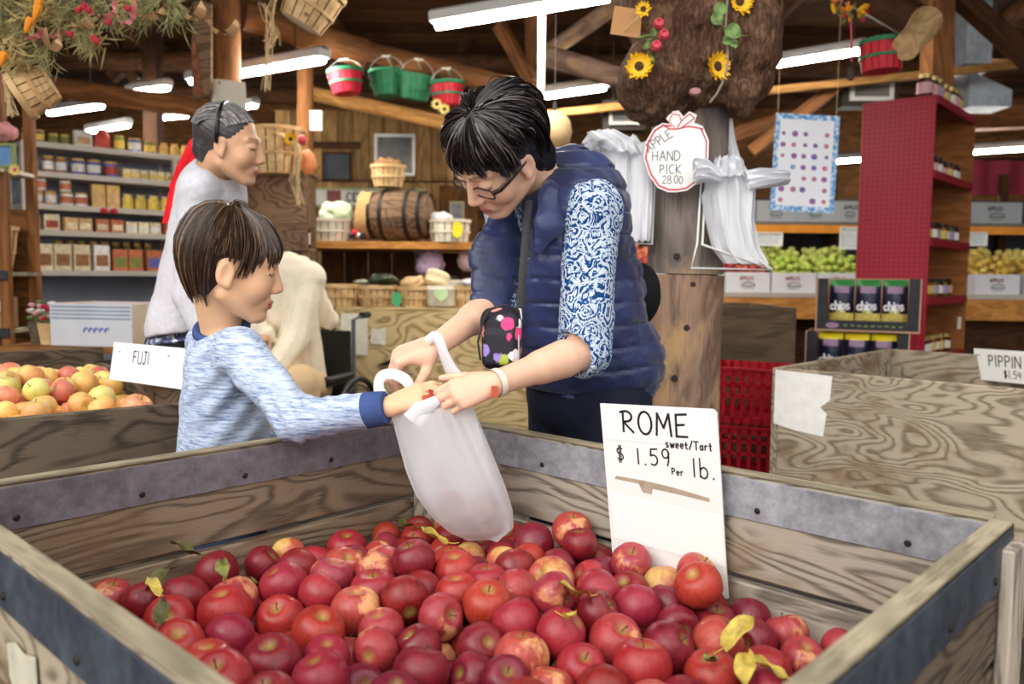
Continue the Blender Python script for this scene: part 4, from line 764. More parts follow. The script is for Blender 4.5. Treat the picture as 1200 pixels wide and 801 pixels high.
# cream round pumpkin-like lantern and yellow card behind the woman
T = thing('round_lantern', 'round tan papery lantern behind the white conduit', 'lantern', P(650, 178, 4.7)); mb = MB(); mb.lathe([(0, -.115), (.05, -.105), (.085, -.06), (.098, 0), (.085, .06), (.05, .105), (0, .112)], 18, Matrix.Translation(P(650, 154, 4.7))); mb.build('globe', plain('tan_paper', srgb(206, 172, 126), .8, var=.15, scale=12), T); mb = MB(); mb.lathe([(.012, 0), (.01, .05)], 8, Matrix.Translation(P(650, 131, 4.7))); mb.build('collar', M_['nail'], T)
mb = MB(); mb.tube([P(650, 131, 4.7), Vector((P(650, 131, 4.7).x, 4.7, 3.6))], .003, 5); mb.build('cord', M_['nail'], T)
T = thing('paper_notice', 'ragged yellow paper notice on the white conduit', 'notice', P(622, 150, 4.37)); mb = MB(); mb.prism([(0, .02), (.03, 0), (.1, .01), (.13, .03), (.125, .12), (.09, .16), (.05, .15), (.0, .1)], 0, .004, plane_frame(P(606, 160, 4.37), (1, 0, 0), up)); mb.build('sheet', plain('yellow_paper', srgb(240, 222, 110), .8, var=.05), T, smooth=False); mb = MB(); mb.box(P(643, 186, 4.37), (.05, .004, .08)); mb.build('lower_sheet', plain('cream_paper', srgb(232, 224, 180), .8, var=.04), T, smooth=False)
# ---------------------------------------------------------------- poster
a, b, c = P(902, 246, 4.6), P(977, 250, 4.6), P(909, 132, 4.65); PMx = plane_frame(a, b - a, c - a); w = (b - a).length; h = (c - a).length; T = thing('fruit_poster', 'white poster of small fruits with blue mottled border', 'poster', a)
m, nt, bs = newmat('poster_print', .5); v = coords(nt); spl = noise(nt, v, 45, 4, .7); nt.links.new(ramp(nt, spl, [(.42, srgb(70, 140, 206)), (.52, srgb(150, 196, 232)), (.6, srgb(236, 242, 248))]), bs.inputs['Base Color'])
mb = MB(); mb.prism([(0, 0), (w, 0), (w + .01, h), (.01, h)], -.003, 0, PMx); mb.build('sheet', m, T, smooth=False); mb = MB(); mb.prism([(.028, .03), (w - .028, .03), (w - .02, h - .03), (.035, h - .03)], 0, .0008, PMx); mb.build('white_field', plain('poster_white', srgb(240, 242, 250), .5, var=.01), T, smooth=False)
FRc = [plain('print_%s' % k_, c_, .5, var=.3, scale=60) for k_, c_ in (('plum', srgb(150, 96, 160)), ('rose', srgb(196, 120, 150)), ('violet', srgb(120, 104, 176)), ('blue', srgb(130, 160, 206)))]
rn = random.Random(4)
for rr in range(7):
    for cc in range(5):
        if rn.random() < .16: continue
        mb = MB(); x = .06 + cc * (w - .12) / 4 + rn.uniform(-.006, .006); y = .06 + rr * (h - .17) / 6; R_ = rn.uniform(.011, .018); mb.prism([(x + R_ * math.cos(t_), y + R_ * .95 * math.sin(t_)) for t_ in np.linspace(0, 6.28, 11)[:-1]], .0008, .0014, PMx); mb.build('printed_fruit', FRc[rn.randrange(4)], T, smooth=False)
for x in (.02, w - .01): mb = MB(); q = PMx @ Vector((x, h, 0)); mb.tube([q, Vector((q.x, q.y, 2.7))], .0015, 4); mb.build('string', M_['raffia'], T)
# ---------------------------------------------------------------- red pegboard display with jars
RO = Vector((2.5, 5.0, 0)); RD = Vector((.66, .75, 0)).normalized(); RW = Vector((-.75, .66, 0)).normalized(); T = thing('display_shelf', 'wooden display shelf with a red pegboard end panel and jars', 'shelf unit', RO)
m, nt, bs = newmat('red_pegboard', .5); v = coords(nt)
vm = nd(nt, 'ShaderNodeVectorMath', {0: v}, operation='SCALE'); vm.inputs['Scale'].default_value = 34; fr = nd(nt, 'ShaderNodeVectorMath', {0: vm.outputs[0]}, operation='FRACTION'); sub = nd(nt, 'ShaderNodeVectorMath', {0: fr.outputs[0], 1: (.5, 0, .5)}, operation='SUBTRACT'); ms = nd(nt, 'ShaderNodeVectorMath', {0: sub.outputs[0], 1: (1, 0, 1)}, operation='MULTIPLY'); ln = nd(nt, 'ShaderNodeVectorMath', {0: ms.outputs[0]}, operation='LENGTH').outputs['Value']
nt.links.new(mix(nt, ramp(nt, ln, [(.16, 0), (.22, 1)]), srgb(92, 14, 28), srgb(160, 28, 50)), bs.inputs['Base Color'])
zt = 2.24; pw = .42; rl = .95
M_['jarwood'] = wood('display_wood', srgb(110, 62, 30), srgb(176, 112, 62), 9, rnd=.12); M_['redtrim'] = plain('red_shelf_trim', srgb(150, 30, 46), .5)
put('end_panel', bbox_mesh('end_panel', (pw, .02, zt), m, .002), frame(RO + RW * pw / 2 + up * zt / 2, -RW, up), T)
put('far_panel', bbox_mesh('far_panel', (pw, .02, zt), M_['jarwood'], .002), frame(RO + RD * rl + RW * pw / 2 + up * zt / 2, -RW, up), T)
put('back_panel', bbox_mesh('back_panel', (rl, .015, zt), M_['jarwood'], .002), frame(RO + RD * rl / 2 + RW * pw + up * zt / 2, RD, up), T)
SZ = [zt - .01, 1.79, 1.385, 1.03, .66, .3]
for z in SZ: put('shelf_board', bbox_mesh('shelf_board', (rl - .02, pw - .02, .025), M_['jarwood'], .002), frame(RO + RD * rl / 2 + RW * pw / 2 + up * z, RD, up), T); put('shelf_edge', bbox_mesh('shelf_edge', (rl - .02, .012, .05), M_['redtrim'], .002), frame(RO + RD * rl / 2 - RW * .002 + up * (z - .012), RD, up), T)
put('price_card', bbox_mesh('price_card', (.08, .004, .11), M_['white_card'], 0), frame(RO + RD * .82 + RW * (pw - .012) + up * 1.2, RD, up), T); put('price_card', bbox_mesh('price_card', (.08, .004, .08), M_['white_card'], 0), frame(RO + RD * .75 - RW * .012 + up * .86, RD, up), T)
def jar_mesh(r, h, fill, lab, lid):
    mb = MB(); mb.lathe([(r * .9, 0), (r, .006), (r, h * .16)], 12, mi=0); mb.lathe([(r * 1.01, h * .16), (r * 1.01, h * .62)], 12, mi=1); mb.lathe([(r, h * .62), (r, h * .72), (r * .72, h * .83)], 12, mi=0); me = mb.mesh('jar', [fill, lab])
    ml = MB(); ml.lathe([(r * .78, h * .82), (r * .8, h * .84), (r * .8, h), (r * .72, h * 1.01), (0, h * 1.01)], 12); return me, ml.mesh('lid', lid)
JF = [plain('jam_dark', srgb(70, 26, 22), .15), plain('jam_amber', srgb(140, 78, 24), .15), plain('jam_green', srgb(96, 104, 40), .15)]; JL = [plain('label_white', srgb(232, 226, 216), .6), plain('label_yellow', srgb(214, 190, 110), .6), plain('label_violet', srgb(170, 150, 190), .6), plain('label_pink', srgb(220, 170, 170), .6)]; JD = [plain('lid_black', srgb(34, 30, 28), .4), plain('lid_gold', srgb(200, 176, 110), .35, .5), plain('lid_white', srgb(228, 224, 210), .4)]
JM = [jar_mesh(.036, .11, JF[i % 3], JL[i % 4], JD[j]) for i in range(4) for j in range(3)]
def jar(k, M, label, group):
    o = tag(put('jar', JM[k][0], M), label, 'jar', group); l = put('lid', JM[k][1], M, o); return o
rn = random.Random(11); SH_N = ['on top of the red-ended display', 'on the upper shelf of the red-ended display', 'on the middle shelf of the red-ended display', 'on the low shelf of the red-ended display', 'on the bottom shelf of the red-ended display']
for si, (z, n_, ks_) in enumerate(((SZ[0], 8, (1, 4, 7, 10)), (SZ[1], 9, (0, 9, 3)), (SZ[2], 9, (0, 3, 6)), (SZ[3], 9, (0, 3, 9, 6)), (SZ[4], 8, (1, 4)))):
    for i in range(n_):
        q = RO + RD * (.07 + i * .095 + rn.uniform(-.008, .008)) + RW * (.07 + rn.uniform(0, .03)) + up * (z + .0135)
        k_ = ks_[rn.randrange(len(ks_))]; jar(k_, Matrix.Translation(q) @ Matrix.Rotation(rn.uniform(0, 6), 4, 'Z') @ Matrix.Scale(1.0 + .25 * (si == 0), 4), ['dark', 'amber', 'green'][(k_ // 3) % 3] + ' preserve jar with ' + ['black', 'gold', 'white'][k_ % 3] + ' lid ' + SH_N[si], 'jars ' + SH_N[si])
# ---------------------------------------------------------------- chip cartons
M_['carton_dark'] = plain('black_printed_carton', srgb(40, 38, 46), .6, var=.3, scale=25); M_['kraft'] = plain('kraft_card', srgb(178, 140, 112), .8, var=.08); M_['chipbag'] = plain('navy_foil', srgb(30, 32, 58), .35, .1, var=.3, scale=20); M_['chipy'] = plain('chip_yellow', srgb(222, 206, 110), .5, var=.15, scale=40); M_['chipg'] = plain('chip_green', srgb(48, 124, 60), .4); M_['chipt'] = plain('chip_yellow_top', srgb(240, 216, 40), .4); M_['white'] = plain('white_print', srgb(244, 244, 246), .5, var=.01); M_['mauve'] = plain('mauve_print', srgb(150, 120, 150), .6)
def chip_carton(label, o, right, w, h, d, topmat, bags=True, seed=0):
    right = Vector(right).normalized(); bk = right.cross(up) * -1; bk = Vector((-right.y, right.x, 0)); M = plane_frame(o, right, up); T = thing('snack_carton', label, 'carton', o); t = .006
    mb = MB()
    for c_, s_ in (((w / 2, t / 2, -d / 2), (w, t, d)), ((t / 2, h / 2, -d / 2), (t, h, d)), ((w - t / 2, h / 2, -d / 2), (t, h, d)), ((w / 2, h / 2, -d + t / 2), (w, h, t))): mb.box(c_, s_, M)
    mb.build('tray', M_['kraft'], T, smooth=False); mb = MB()
    for x0, y0, x1, y1 in ((0, 0, w, h * .2), (0, h * .2, w * .115, h), (w * .885, h * .2, w, h)): mb.box(((x0 + x1) / 2, (y0 + y1) / 2, .002), (x1 - x0, y1 - y0, .004), M)
    f_ = mb.build('printed_front', M_['carton_dark'], T, smooth=False); mb = MB()
    for x0, y0, x1, y1 in ((0, 0, .008, h), (w - .008, 0, w, h), (0, -.004, w, .006)): mb.box(((x0 + x1) / 2, (y0 + y1) / 2, .004), (x1 - x0, y1 - y0, .003), M)
    mb.build('edge', M_['kraft'], f_, smooth=False); mb = MB(); mb.prism([(w * .17 + .035 * math.cos(t_), h * .1 + .016 * math.sin(t_)) for t_ in np.linspace(0, 6.28, 13)[:-1]], .004, .005, M); mb.build('printed_emblem', M_['mauve'], f_, smooth=False)
    rn = random.Random(seed); mb = MB()
    for i in range(9): x = w * (.3 + .065 * i); mb.box((x, h * .1 + rn.uniform(-.003, .003), .0045), (w * .04, .008, .001), M)
    mb.build('printed_line', M_['ivy'], f_, smooth=False); bw = w * .77 / 3
    for i in range(3):
        bo = w * .115 + bw * i; B = thing('chip_bag', 'navy chip bag with ' + ('green' if topmat == 'chipg' else 'yellow') + ' top in the ' + ('upper' if topmat == 'chipg' else 'lower') + ' snack carton', 'chip bag', M @ Vector((bo, 0, -.05)), group=('green' if topmat == 'chipg' else 'yellow') + '-topped chip bags'); mb = MB()
        def fn(u, v, k=1):
            pu = math.sin(math.pi * u) ** .6 * math.sin(math.pi * min(1, max(0, v))) ** .6; return M @ Vector((bo + .004 + (bw - .008) * u, h * .08 + h * .9 * v, -.075 + .05 * pu))
        nv = 15; mb.grid(fn, 11, nv)
        for fi in range(len(mb.f)): r_ = fi // 10; u_ = (fi % 10); mb.m[fi] = 1 if r_ < 4 + (u_ in (3, 4, 5, 6)) else (2 if r_ > 11 else (3 if r_ in (10, 11) and 2 <= u_ <= 7 else 0))
        mb.build('foil', [M_['chipbag'], M_['chipy'], M_[topmat], M_['mauve']], B)
        letter('lettering', 'chips', M @ Matrix.Translation((0, 0, -.022)), bo + bw * .12, h * .4, h * .155, h * .034, M_['white'], B, gap=.12, slope=.06)
cO = P(955, 386, 4.6); cR = Vector((.9, -.43, 0)); ch = .285; cw = .525; cd = .3
chip_carton('black snack carton of green-topped chip bags on top of the stack', cO, cR, cw, ch, cd, 'chipg')
cO2 = cO + Vector((-.055, -.01, -ch - .008)); chip_carton('black snack carton of yellow-topped chip bags beneath the green-topped one', cO2, cR, cw, ch, cd, 'chipt', seed=2)
hz = cO2.z - .003; bk_ = Vector((.43, .9, 0)); qd = lambda a, b, z: Vector((cO2.x, cO2.y, 0)) + cR.normalized() * a + bk_.normalized() * b + up * z; T = thing('wooden_crate', 'rough wooden crate supporting the snack cartons', 'crate', qd(.26, .15, 0))
for i in range(3):
    for yo in (.0, .28): board('slat', qd(0, yo + .01, hz * (i + .5) / 3), qd(.525, yo + .01, hz * (i + .5) / 3), up, hz / 3 - .02, .02, M_['bin_dark'], T)
for xo in (.02, .5):
    for yo in (.035, .255): board('corner_post', qd(xo, yo, 0), qd(xo, yo, hz - .016), (0, 1, 0), .03, .03, M_['bin_dark'], T)
for i in range(4): board('top_slat', qd(0, .04 + i * .073, hz - .008), qd(.525, .04 + i * .073, hz - .008), bk_, .062, .014, M_['bin_dark'], T)
# ---------------------------------------------------------------- red plastic crates
M_['crate'] = plain('red_plastic', srgb(176, 16, 36), .4, var=.12, scale=12)
def crate(label, M, w=.36, d=.30, h=.235):
    T = thing('plastic_crate', label, 'crate', M.translation); T.matrix_basis = M; mb = MB(); t = .008
    for (sx, sy, ln, ax) in ((0, -d / 2, w, 0), (0, d / 2, w, 0), (-w / 2, 0, d, 1), (w / 2, 0, d, 1)):
        m2 = MB(); bxx = lambda c, s_, z, hh: m2.box((sx + (c if ax == 0 else 0), sy + (c if ax else 0), z), (s_ if ax == 0 else t, s_ if ax else t, hh))
        bxx(0, ln, h - .018, .036); bxx(0, ln, .014, .028); bxx(0, ln, h * .5, .014); bxx(0, ln, h * .72, .012); n_ = int(ln / .04)
        for i in range(n_ + 1): bxx(-ln / 2 + ln * i / n_, .016, h / 2, h)
        m2.local('side_wall', M_['crate'], T, smooth=False)
    for i in range(6): m3 = MB(); m3.box((0, -d / 2 + d * (i + .5) / 6, .008), (w - .01, .026, .01)); m3.local('floor_bar', M_['crate'], T, smooth=False)
    m4 = MB()
    for s_ in (-1, 1): m4.box((0, s_ * (d / 2 + .006), h - .006), (w + .02, .012, .01)); m4.box((s_ * (w / 2 + .006), 0, h - .006), (.012, d + .02, .01))
    m4.local('rim', M_['crate'], T, smooth=False)
zc0 = P(845, 498, 3.4).z; ra = Matrix.Rotation(-.42, 4, 'Z'); cc = P(878, 520, 3.55)
crate('red plastic crate at the bottom of the stack beside the post', Matrix.Translation((cc.x, cc.y, zc0 - .48)) @ ra); crate('red slotted plastic crate in the middle of the stack beside the post', Matrix.Translation((cc.x, cc.y, zc0 - .24)) @ ra); crate('red slotted plastic crate tilted on top of the stack beside the post', Matrix.Translation((cc.x + .02, cc.y, zc0 + .002)) @ Matrix.Rotation(-.5, 4, 'Z'))
T = thing('crate_plinth', 'low dark plinth beneath the red plastic crates', 'plinth', (cc.x, cc.y, 0)); mb = MB(); mb.box((cc.x, cc.y, (zc0 - .482) / 2), (.42, .36, zc0 - .482), None); mb.build('block', M_['bin_dark'], T, smooth=False); mb = MB(); mb.box((cc.x, cc.y, .02), (.46, .40, .04)); mb.build('foot', M_['bin_dark'], T, smooth=False)
# ---------------------------------------------------------------- dark bin behind the post, plywood bin with baskets
make_bin('fruit_bin', 'dark brown wooden bin standing behind the central post', (1.36, 4.75), (-1, 0), (0, -1), .82, .75, P(880, 360, 4.0).z, .15, wood('brown_bin_board', srgb(48, 38, 28), srgb(104, 86, 66), 9, rnd=.2), [.3, .3, .3])
yb = P(395, 364, 4.98); ybr = P(612, 366, 4.98)
ybin = make_bin('fruit_bin', 'yellow figured plywood bin with baskets standing on its lid', (yb.x, 5.68), (1, 0), (0, -1), ybr.x - yb.x + .1, .7, yb.z, .12, M_['ply_yellow'], [.9])
board('lid_board', (yb.x - .01, 5.16, yb.z + .012), (ybr.x + .11, 5.16, yb.z + .012), (0, 1, 0), .38, .022, M_['ply_yellow'], ybin)
for (x0, y0, x1, y1, nm) in ((398, 366, 431, 416, 'painted_patch'), (434, 384, 452, 404, 'paper_scrap')):
    a, b, c = P(x0, y1, 4.963), P(x1, y1, 4.963), P(x0, y0, 4.963); mb = MB(); mb.prism([(0, .01), ((b - a).x, 0), ((b - a).x, (c - a).z), (.01, (c - a).z - .006)], 0, .002, plane_frame(a, (1, 0, 0), up)); mb.build(nm, plain('worn_white_paint', srgb(238, 232, 214), .8, var=.08, scale=25), ybin, smooth=False)
mb = MB(); mb.prism([(0, 0), (.06, .0), (.27, .1), (.25, .115)], 0, .002, plane_frame(P(442, 428, 4.963), (1, 0, 0), up)); mb.build('split_crack', M_['nail'], ybin, smooth=False)
zb_ = yb.z + .024
def qb(px, Y): return Matrix.Translation((P(px, 350, Y).x, Y, zb_))
for i, (px, rt, hh, mt, lab) in enumerate(((401, .112, .135, 'splint', 'round wooden quart basket at the wheelchair end of the plywood bin'), (442, .115, .13, 'splint', 'round wooden basket with a green oval tag and foil packets'), (484, .095, .125, 'splint', 'small round wooden basket holding a lumpy cloth bag'), (549, .09, .13, 'splint', 'round wooden basket with clear wrapped goods beside the blue vest'))): basket(lab, qb(px, 5.12), rt, rt * .86, hh, M_[mt], M_[mt], name='round_basket')
FO_ = metal_mat('foil_packet', srgb(150, 150, 130), .3, .6)
def lump(name, label, cat, c, r, mat, amp=.15, seed=0, group=None, f=22):
    T = thing(name, label, cat, c, group=group); s = Solid(np.array(c) - np.array(r) * 1.5, np.array(c) + np.array(r) * 1.5, max(r) / 11); s.ell(c, r, k=0); s.warp(lambda p: amp * min(r) * (vnoise(p, f, seed) + .5 * vnoise(p, f * 2.6, seed + 1)), .1); s.build('body', mat, T, smooth=1); return T
lump('foil_packet', 'crumpled dark green foil packet on the basket with the green tag', 'packet', P(449, 328, 5.12), (.10, .06, .035), plain('dark_foil', srgb(70, 82, 62), .3, .4, var=.4, scale=20), .5, 3); lump('foil_packet', 'silvery foil packet poking from the basket beside the dark packet', 'packet', P(424, 331, 5.12), (.05, .05, .02), FO_, .4, 4); lump('cloth_bag', 'crumpled tan cloth bag in the small round basket', 'bag', P(484, 332, 5.12), (.075, .06, .05), plain('tan_cloth', srgb(214, 180, 130), .9, var=.1), .4, 5); lump('wrapped_goods', 'clear wrapped goods in the basket beside the blue vest', 'package', P(549, 331, 5.12), (.06, .05, .03), plain('clear_wrap', srgb(206, 204, 206), .2), .4, 6)
T = thing('plastic_tub', 'clear plastic tub of goods with a pale green heart label', 'tub', qb(517, 5.10).translation); mb = MB(); mb.lathe([(.075, 0), (.09, .01), (.095, .11), (.08, .13)], 16, qb(517, 5.10)); mb.build('tub', plain('cloudy_plastic', srgb(214, 206, 188), .3, var=.15, scale=18), T); q = P(517, 345, 4.995); mb = MB(); mb.prism([(0, -.045), (.038, -.01), (.042, .02), (.022, .038), (0, .026), (-.022, .038), (-.042, .02), (-.038, -.01)], 0, .002, plane_frame(q, (1, 0, 0), up)); mb.build('heart_label', plain('pale_green_paper', srgb(206, 236, 178), .7), T, smooth=False)
lump('paper_wrap', 'cream crumpled paper bag rising from the heart-labelled tub', 'bag', P(510, 327, 5.16), (.085, .05, .05), plain('cream_wrap', srgb(238, 220, 178), .8), .5, 9)
T = thing('oval_tag', 'green oval price tag on the round wooden basket', 'tag', P(465, 350, 4.995)); mb = MB(); mb.prism([(.03 * math.cos(t_), .045 * math.sin(t_)) for t_ in np.linspace(0, 6.28, 17)[:-1]], 0, .003, plane_frame(P(465, 350, 4.992), (1, 0, 0), up)); mb.build('card', plain('green_tag', srgb(70, 180, 120), .6), T, smooth=False); letter('lettering', '1', plane_frame(P(465, 350, 4.991), (1, 0, 0), up), -.005, -.02, .04, .004, M_['ink'], T)
# ---------------------------------------------------------------- counter with the barrel
Yc = 5.75; cz = P(450, 283, Yc).z; x0 = P(345, 285, Yc).x; x1 = P(600, 285, Yc).x; T = thing('plank_counter', 'orange plank counter carrying the wooden barrel', 'counter', ((x0 + x1) / 2, Yc, 0))
board('top_board', (x0, Yc + .2, cz - .025), (x1, Yc + .2, cz - .025), (0, 1, 0), .5, .05, M_['shelf_wood'], T); board('end_panel', (x0 + .05, Yc - .02, .0), (x0 + .05, Yc - .02, cz - .05), (1, 0, 0), .11, .03, M_['shelf_wood'], T); board('low_shelf', (x0 + .02, Yc + .2, cz - .36), (x1, Yc + .2, cz - .36), (0, 1, 0), .44, .03, M_['bin_dark'], T)
for i in range(8): board('back_board', (x0 + .08 + i * (x1 - x0 - .1) / 8 + .09, Yc + .44, 0), (x0 + .08 + i * (x1 - x0 - .1) / 8 + .09, Yc + .44, cz - .06), (1, 0, 0), (x1 - x0 - .1) / 8 - .006, .02, M_['log_dark'], T)
# barrel on its side
T = thing('wooden_barrel', 'old brown stave barrel lying on the plank counter', 'barrel', P(470, 283, Yc + .05)); bc = P(469, 254, Yc + .12); BL = .45; Br = .185; bz = cz + Br + .004
Mb = Matrix.Translation((bc.x, bc.y, bz)) @ Matrix.Rotation(math.pi / 2, 4, 'Y') @ Matrix.Rotation(.25, 4, 'X') ; Mb = Matrix.Translation((bc.x, bc.y, bz)) @ Matrix.Rotation(-.22, 4, 'Z') @ Matrix.Rotation(math.pi / 2, 4, 'Y')
for i in range(18):
    mb = MB(); a0, a1 = 2 * math.pi * (i + .03) / 18, 2 * math.pi * (i + .97) / 18
    mb.grid(lambda u, v: Mb @ Vector((math.cos(a0 + (a1 - a0) * u) * (Br * (.8 + .2 * math.sin(math.pi * v))), math.sin(a0 + (a1 - a0) * u) * (Br * (.8 + .2 * math.sin(math.pi * v))), -BL / 2 + BL * v)), 3, 9); mb.build('stave', M_['barn'], T)
for v in (.1, .3, .7, .9): rr = Br * (.8 + .2 * math.sin(math.pi * v)) + .003; mb = MB(); mb.lathe([(rr, -.014), (rr + .003, -.013), (rr + .003, .013), (rr, .014)], 28, Mb @ Matrix.Translation((0, 0, -BL / 2 + BL * v))); mb.f = [f for f in mb.f if len(f) == 4]; mb.m = [0] * len(mb.f); mb.build('iron_hoop', M_['nail'], T)
for s_ in (-1, 1): mb = MB(); mb.lathe([(Br * .8, 0), (Br * .8, .012)], 20, Mb @ Matrix.Translation((0, 0, s_ * (BL / 2 - .03)))); mb.build('head', M_['barn'], T)
M_['burlap'] = plain('burlap', srgb(196, 158, 104), .95, var=.15, scale=60)
T = thing('burlap_sack', 'tan burlap cloth draped over the barrel end', 'cloth', P(440, 284, Yc)); mb = MB(); mb.grid(lambda u, v: Mb @ Vector((math.cos(-2.9 + 3.0 * v) * (Br * .84 + .012 + .006 * math.sin(u * 9 + v * 4)), math.sin(-2.9 + 3.0 * v) * (Br * .84 + .012 + .006 * math.sin(v * 12)), -BL / 2 - .05 + .09 * u + .012 * math.sin(v * 7))), 7, 22); mb.build('sheet', M_['burlap'], T)
basket('little wooden basket with a woven top standing on the barrel', Matrix.Translation((P(455, 222, Yc + .1).x, Yc + .1, bz + Br + .006)), .115, .095, .15, M_['splint'], M_['splint'], name='round_basket')
lump('pine_cones', 'heap of pine cones in the basket on the barrel', 'pine cones', (P(455, 222, Yc + .1).x, Yc + .1, bz + Br + .165), (.085, .08, .04), plain('cones', srgb(170, 128, 84), .9, var=.35, scale=40), .6, 12, f=50)
for lab, px, rt, yy in (('white splint basket of packets left of the barrel', 386, .15, .1), ('white splint basket with a yellow tag right of the barrel', 527, .14, .05)): basket(lab, Matrix.Translation((P(px, 280, Yc + yy).x, Yc + yy, cz + .001)), rt, rt * .9, .155, M_['splint_w'], M_['splint_w'], name='round_basket')
lump('packet_heap', 'pale green bag standing in the white basket beside the barn board cabinet', 'bag', (P(392, 250, Yc + .1).x, Yc + .14, cz + .2), (.12, .06, .09), plain('pale_green_bag', srgb(206, 216, 178), .6), .3, 13); lump('packet_heap', 'white wrapped bundle in the basket right of the barrel', 'bag', (P(518, 258, Yc + .1).x, Yc + .06, cz + .165), (.08, .06, .05), M_['white'], .3, 14)
T = thing('oval_tag', 'yellow oval tag on the white splint basket right of the barrel', 'tag', P(535, 272, Yc - .1)); mb = MB(); mb.prism([(.035 * math.cos(t_), .055 * math.sin(t_)) for t_ in np.linspace(0, 6.28, 17)[:-1]], 0, .003, plane_frame(P(536, 269, Yc - .11), (1, 0, 0), up)); mb.build('card', plain('yellow_tag', srgb(240, 226, 30), .6), T, smooth=False)
for i, (px, py, mt) in enumerate(((412, 276, 'ink'), (416, 272, 'b_red'), (420, 275, 'white'), (425, 277, 'ink'))): lump('toy_bird', ['black', 'red', 'white', 'dark'][i] + ' little ornament in front of the burlap sack', 'ornament', P(px, py, Yc + .02), (.022, .02, .022), M_[mt], .3, i + 40)
lump('gourd', 'lavender gourd on the low shelf under the counter', 'gourd', P(504, 308, Yc + .15), (.1, .09, .11), plain('lavender', srgb(186, 160, 186), .6), .22, 21); lump('gourd', 'pinkish gourd beside the little white basket under the counter', 'gourd', P(548, 305, Yc + .15), (.07, .07, .08), plain('pinkish', srgb(214, 180, 176), .6), .22, 22)
basket('little white basket of dark plums on the low shelf', Matrix.Translation((P(528, 318, Yc + .05).x, Yc + .05, cz - .344)), .09, .08, .085, M_['splint_w'], M_['splint_w'], name='round_basket')
for i in range(7): a = i * .9; lump('plum', 'dark plum in the little white basket under the counter', 'plum', (P(528, 300, Yc + .05).x + .05 * math.cos(a) * (i > 0), Yc + .05 + .05 * math.sin(a) * (i > 0), cz - .255), (.024, .024, .024), M_['ink'], .05, i, 'plums in the little white basket')
# ---------------------------------------------------------------- barn board cabinet behind the wheelchair
Y9 = 5.55; xa, xb_ = P(268, 250, Y9).x, P(366, 250, Y9).x; zt9 = P(320, 206, Y9).z; T = thing('barn_cabinet', 'grey-brown barn board cabinet under the tall raffia basket', 'cabinet', ((xa + xb_) / 2, Y9, 0))
n_ = 5
for i in range(n_): board('front_board', (xa, Y9 - .17, zt9 * (i + .5) / n_ + .0), (xb_, Y9 - .17, zt9 * (i + .5) / n_), up, zt9 / n_ - .006, .02, M_['barn'], T)
board('top_board', (xa - .01, Y9 - .02, zt9 + .012), (xb_ + .01, Y9 - .02, zt9 + .012), (0, 1, 0), .36, .022, M_['barn'], T)
for x in (xa + .02, xb_ - .02): board('side_board', (x, Y9, 0), (x, Y9, zt9), (0, 1, 0), .3, .02, M_['barn'], T)
zt8 = P(330, 272, 5.2).z; T2 = thing('wooden_trough', 'long wooden trough of jars in front of the barn board cabinet', 'trough', (P(330, 300, 5.2).x, 5.2, 0)); x8, x9 = P(285, 290, 5.2).x, P(366, 290, 5.2).x
board('front_board', (x8, 5.1, zt8 - .03), (x9, 5.1, zt8 - .03), up, .17, .02, M_['barn'], T2); board('back_board', (x8, 5.3, zt8 - .03), (x9, 5.3, zt8 - .03), up, .17, .02, M_['barn'], T2); board('bottom_board', (x8, 5.2, zt8 - .11), (x9, 5.2, zt8 - .11), (0, 1, 0), .18, .02, M_['barn'], T2)
for x in (x8 + .03, x9 - .03): board('leg', (x, 5.2, 0), (x, 5.2, zt8 - .12), (0, 1, 0), .16, .05, M_['barn'], T2)
for i in range(4): k_ = [2, 5, 11, 0][i]; jar(k_, Matrix.Translation((x8 + .07 + i * .1, 5.2, zt8 - .099)) @ Matrix.Scale(1.4, 4), ['white-lidded dark', 'white-lidded amber', 'white-lidded brown', 'black-lidded dark'][i] + ' jar standing in the wooden trough', None)
def strands(name, label, pts, n, spread, mat, r=.002, seed=0, cat='raffia'):
    rn = random.Random(seed); T = thing(name, label, cat, pts[0])
    for i in range(n):
        mb = MB(); o = [Vector((rn.gauss(0, spread), rn.gauss(0, spread), rn.gauss(0, spread) * .4)) for _ in pts]; mb.tube([Vector(p) + q * (.3 + .7 * j / len(pts)) for j, (p, q) in enumerate(zip(pts, o))], r * rn.uniform(.7, 1.2), 4); mb.build('strand', mat, T)
    return T
strands('raffia_bunch', 'tangled raffia strands on top of the tall basket', [P(310, 162, 5.2), P(322, 156, 5.2), P(335, 158, 5.2), P(345, 166, 5.15)], 14, .03, M_['raffia'], .003, 1); strands('raffia_bunch', 'raffia strands trailing down beside the tall basket', [P(344, 165, 5.1), P(350, 185, 5.1), P(348, 210, 5.1), P(352, 240, 5.1)], 9, .02, M_['raffia'], .0025, 2); strands('raffia_bunch', 'long raffia strands hanging in front of the strip lamp', [P(325, -10, 4.2), P(318, 15, 4.2), P(314, 45, 4.2), P(312, 105, 4.2)], 9, .02, M_['raffia'], .0025, 3)
strands('raffia_bunch', 'raffia tied round the sawn log', [P(306, 4, 4.3), P(316, 20, 4.25), P(322, 40, 4.25), P(318, 55, 4.2)], 8, .03, M_['raffia'], .0025, 5)
blossom('sunflower', 'small sunflower tucked in raffia on the tall basket', P(341, 141 + 22, 5.12), (0, -1, .3), .045, M_['petal_y'], M_['seed'])
lump('dried_gourd', 'orange dried gourd hanging beside the tall basket', 'gourd', P(361, 190, 5.2), (.05, .045, .08), plain('orange_gourd', srgb(226, 140, 88), .6, var=.2), .15, 31); lump('dried_gourd', 'small red pomegranate above the orange gourd', 'gourd', P(354, 164, 5.15), (.025, .025, .03), M_['bud'], .1, 32)
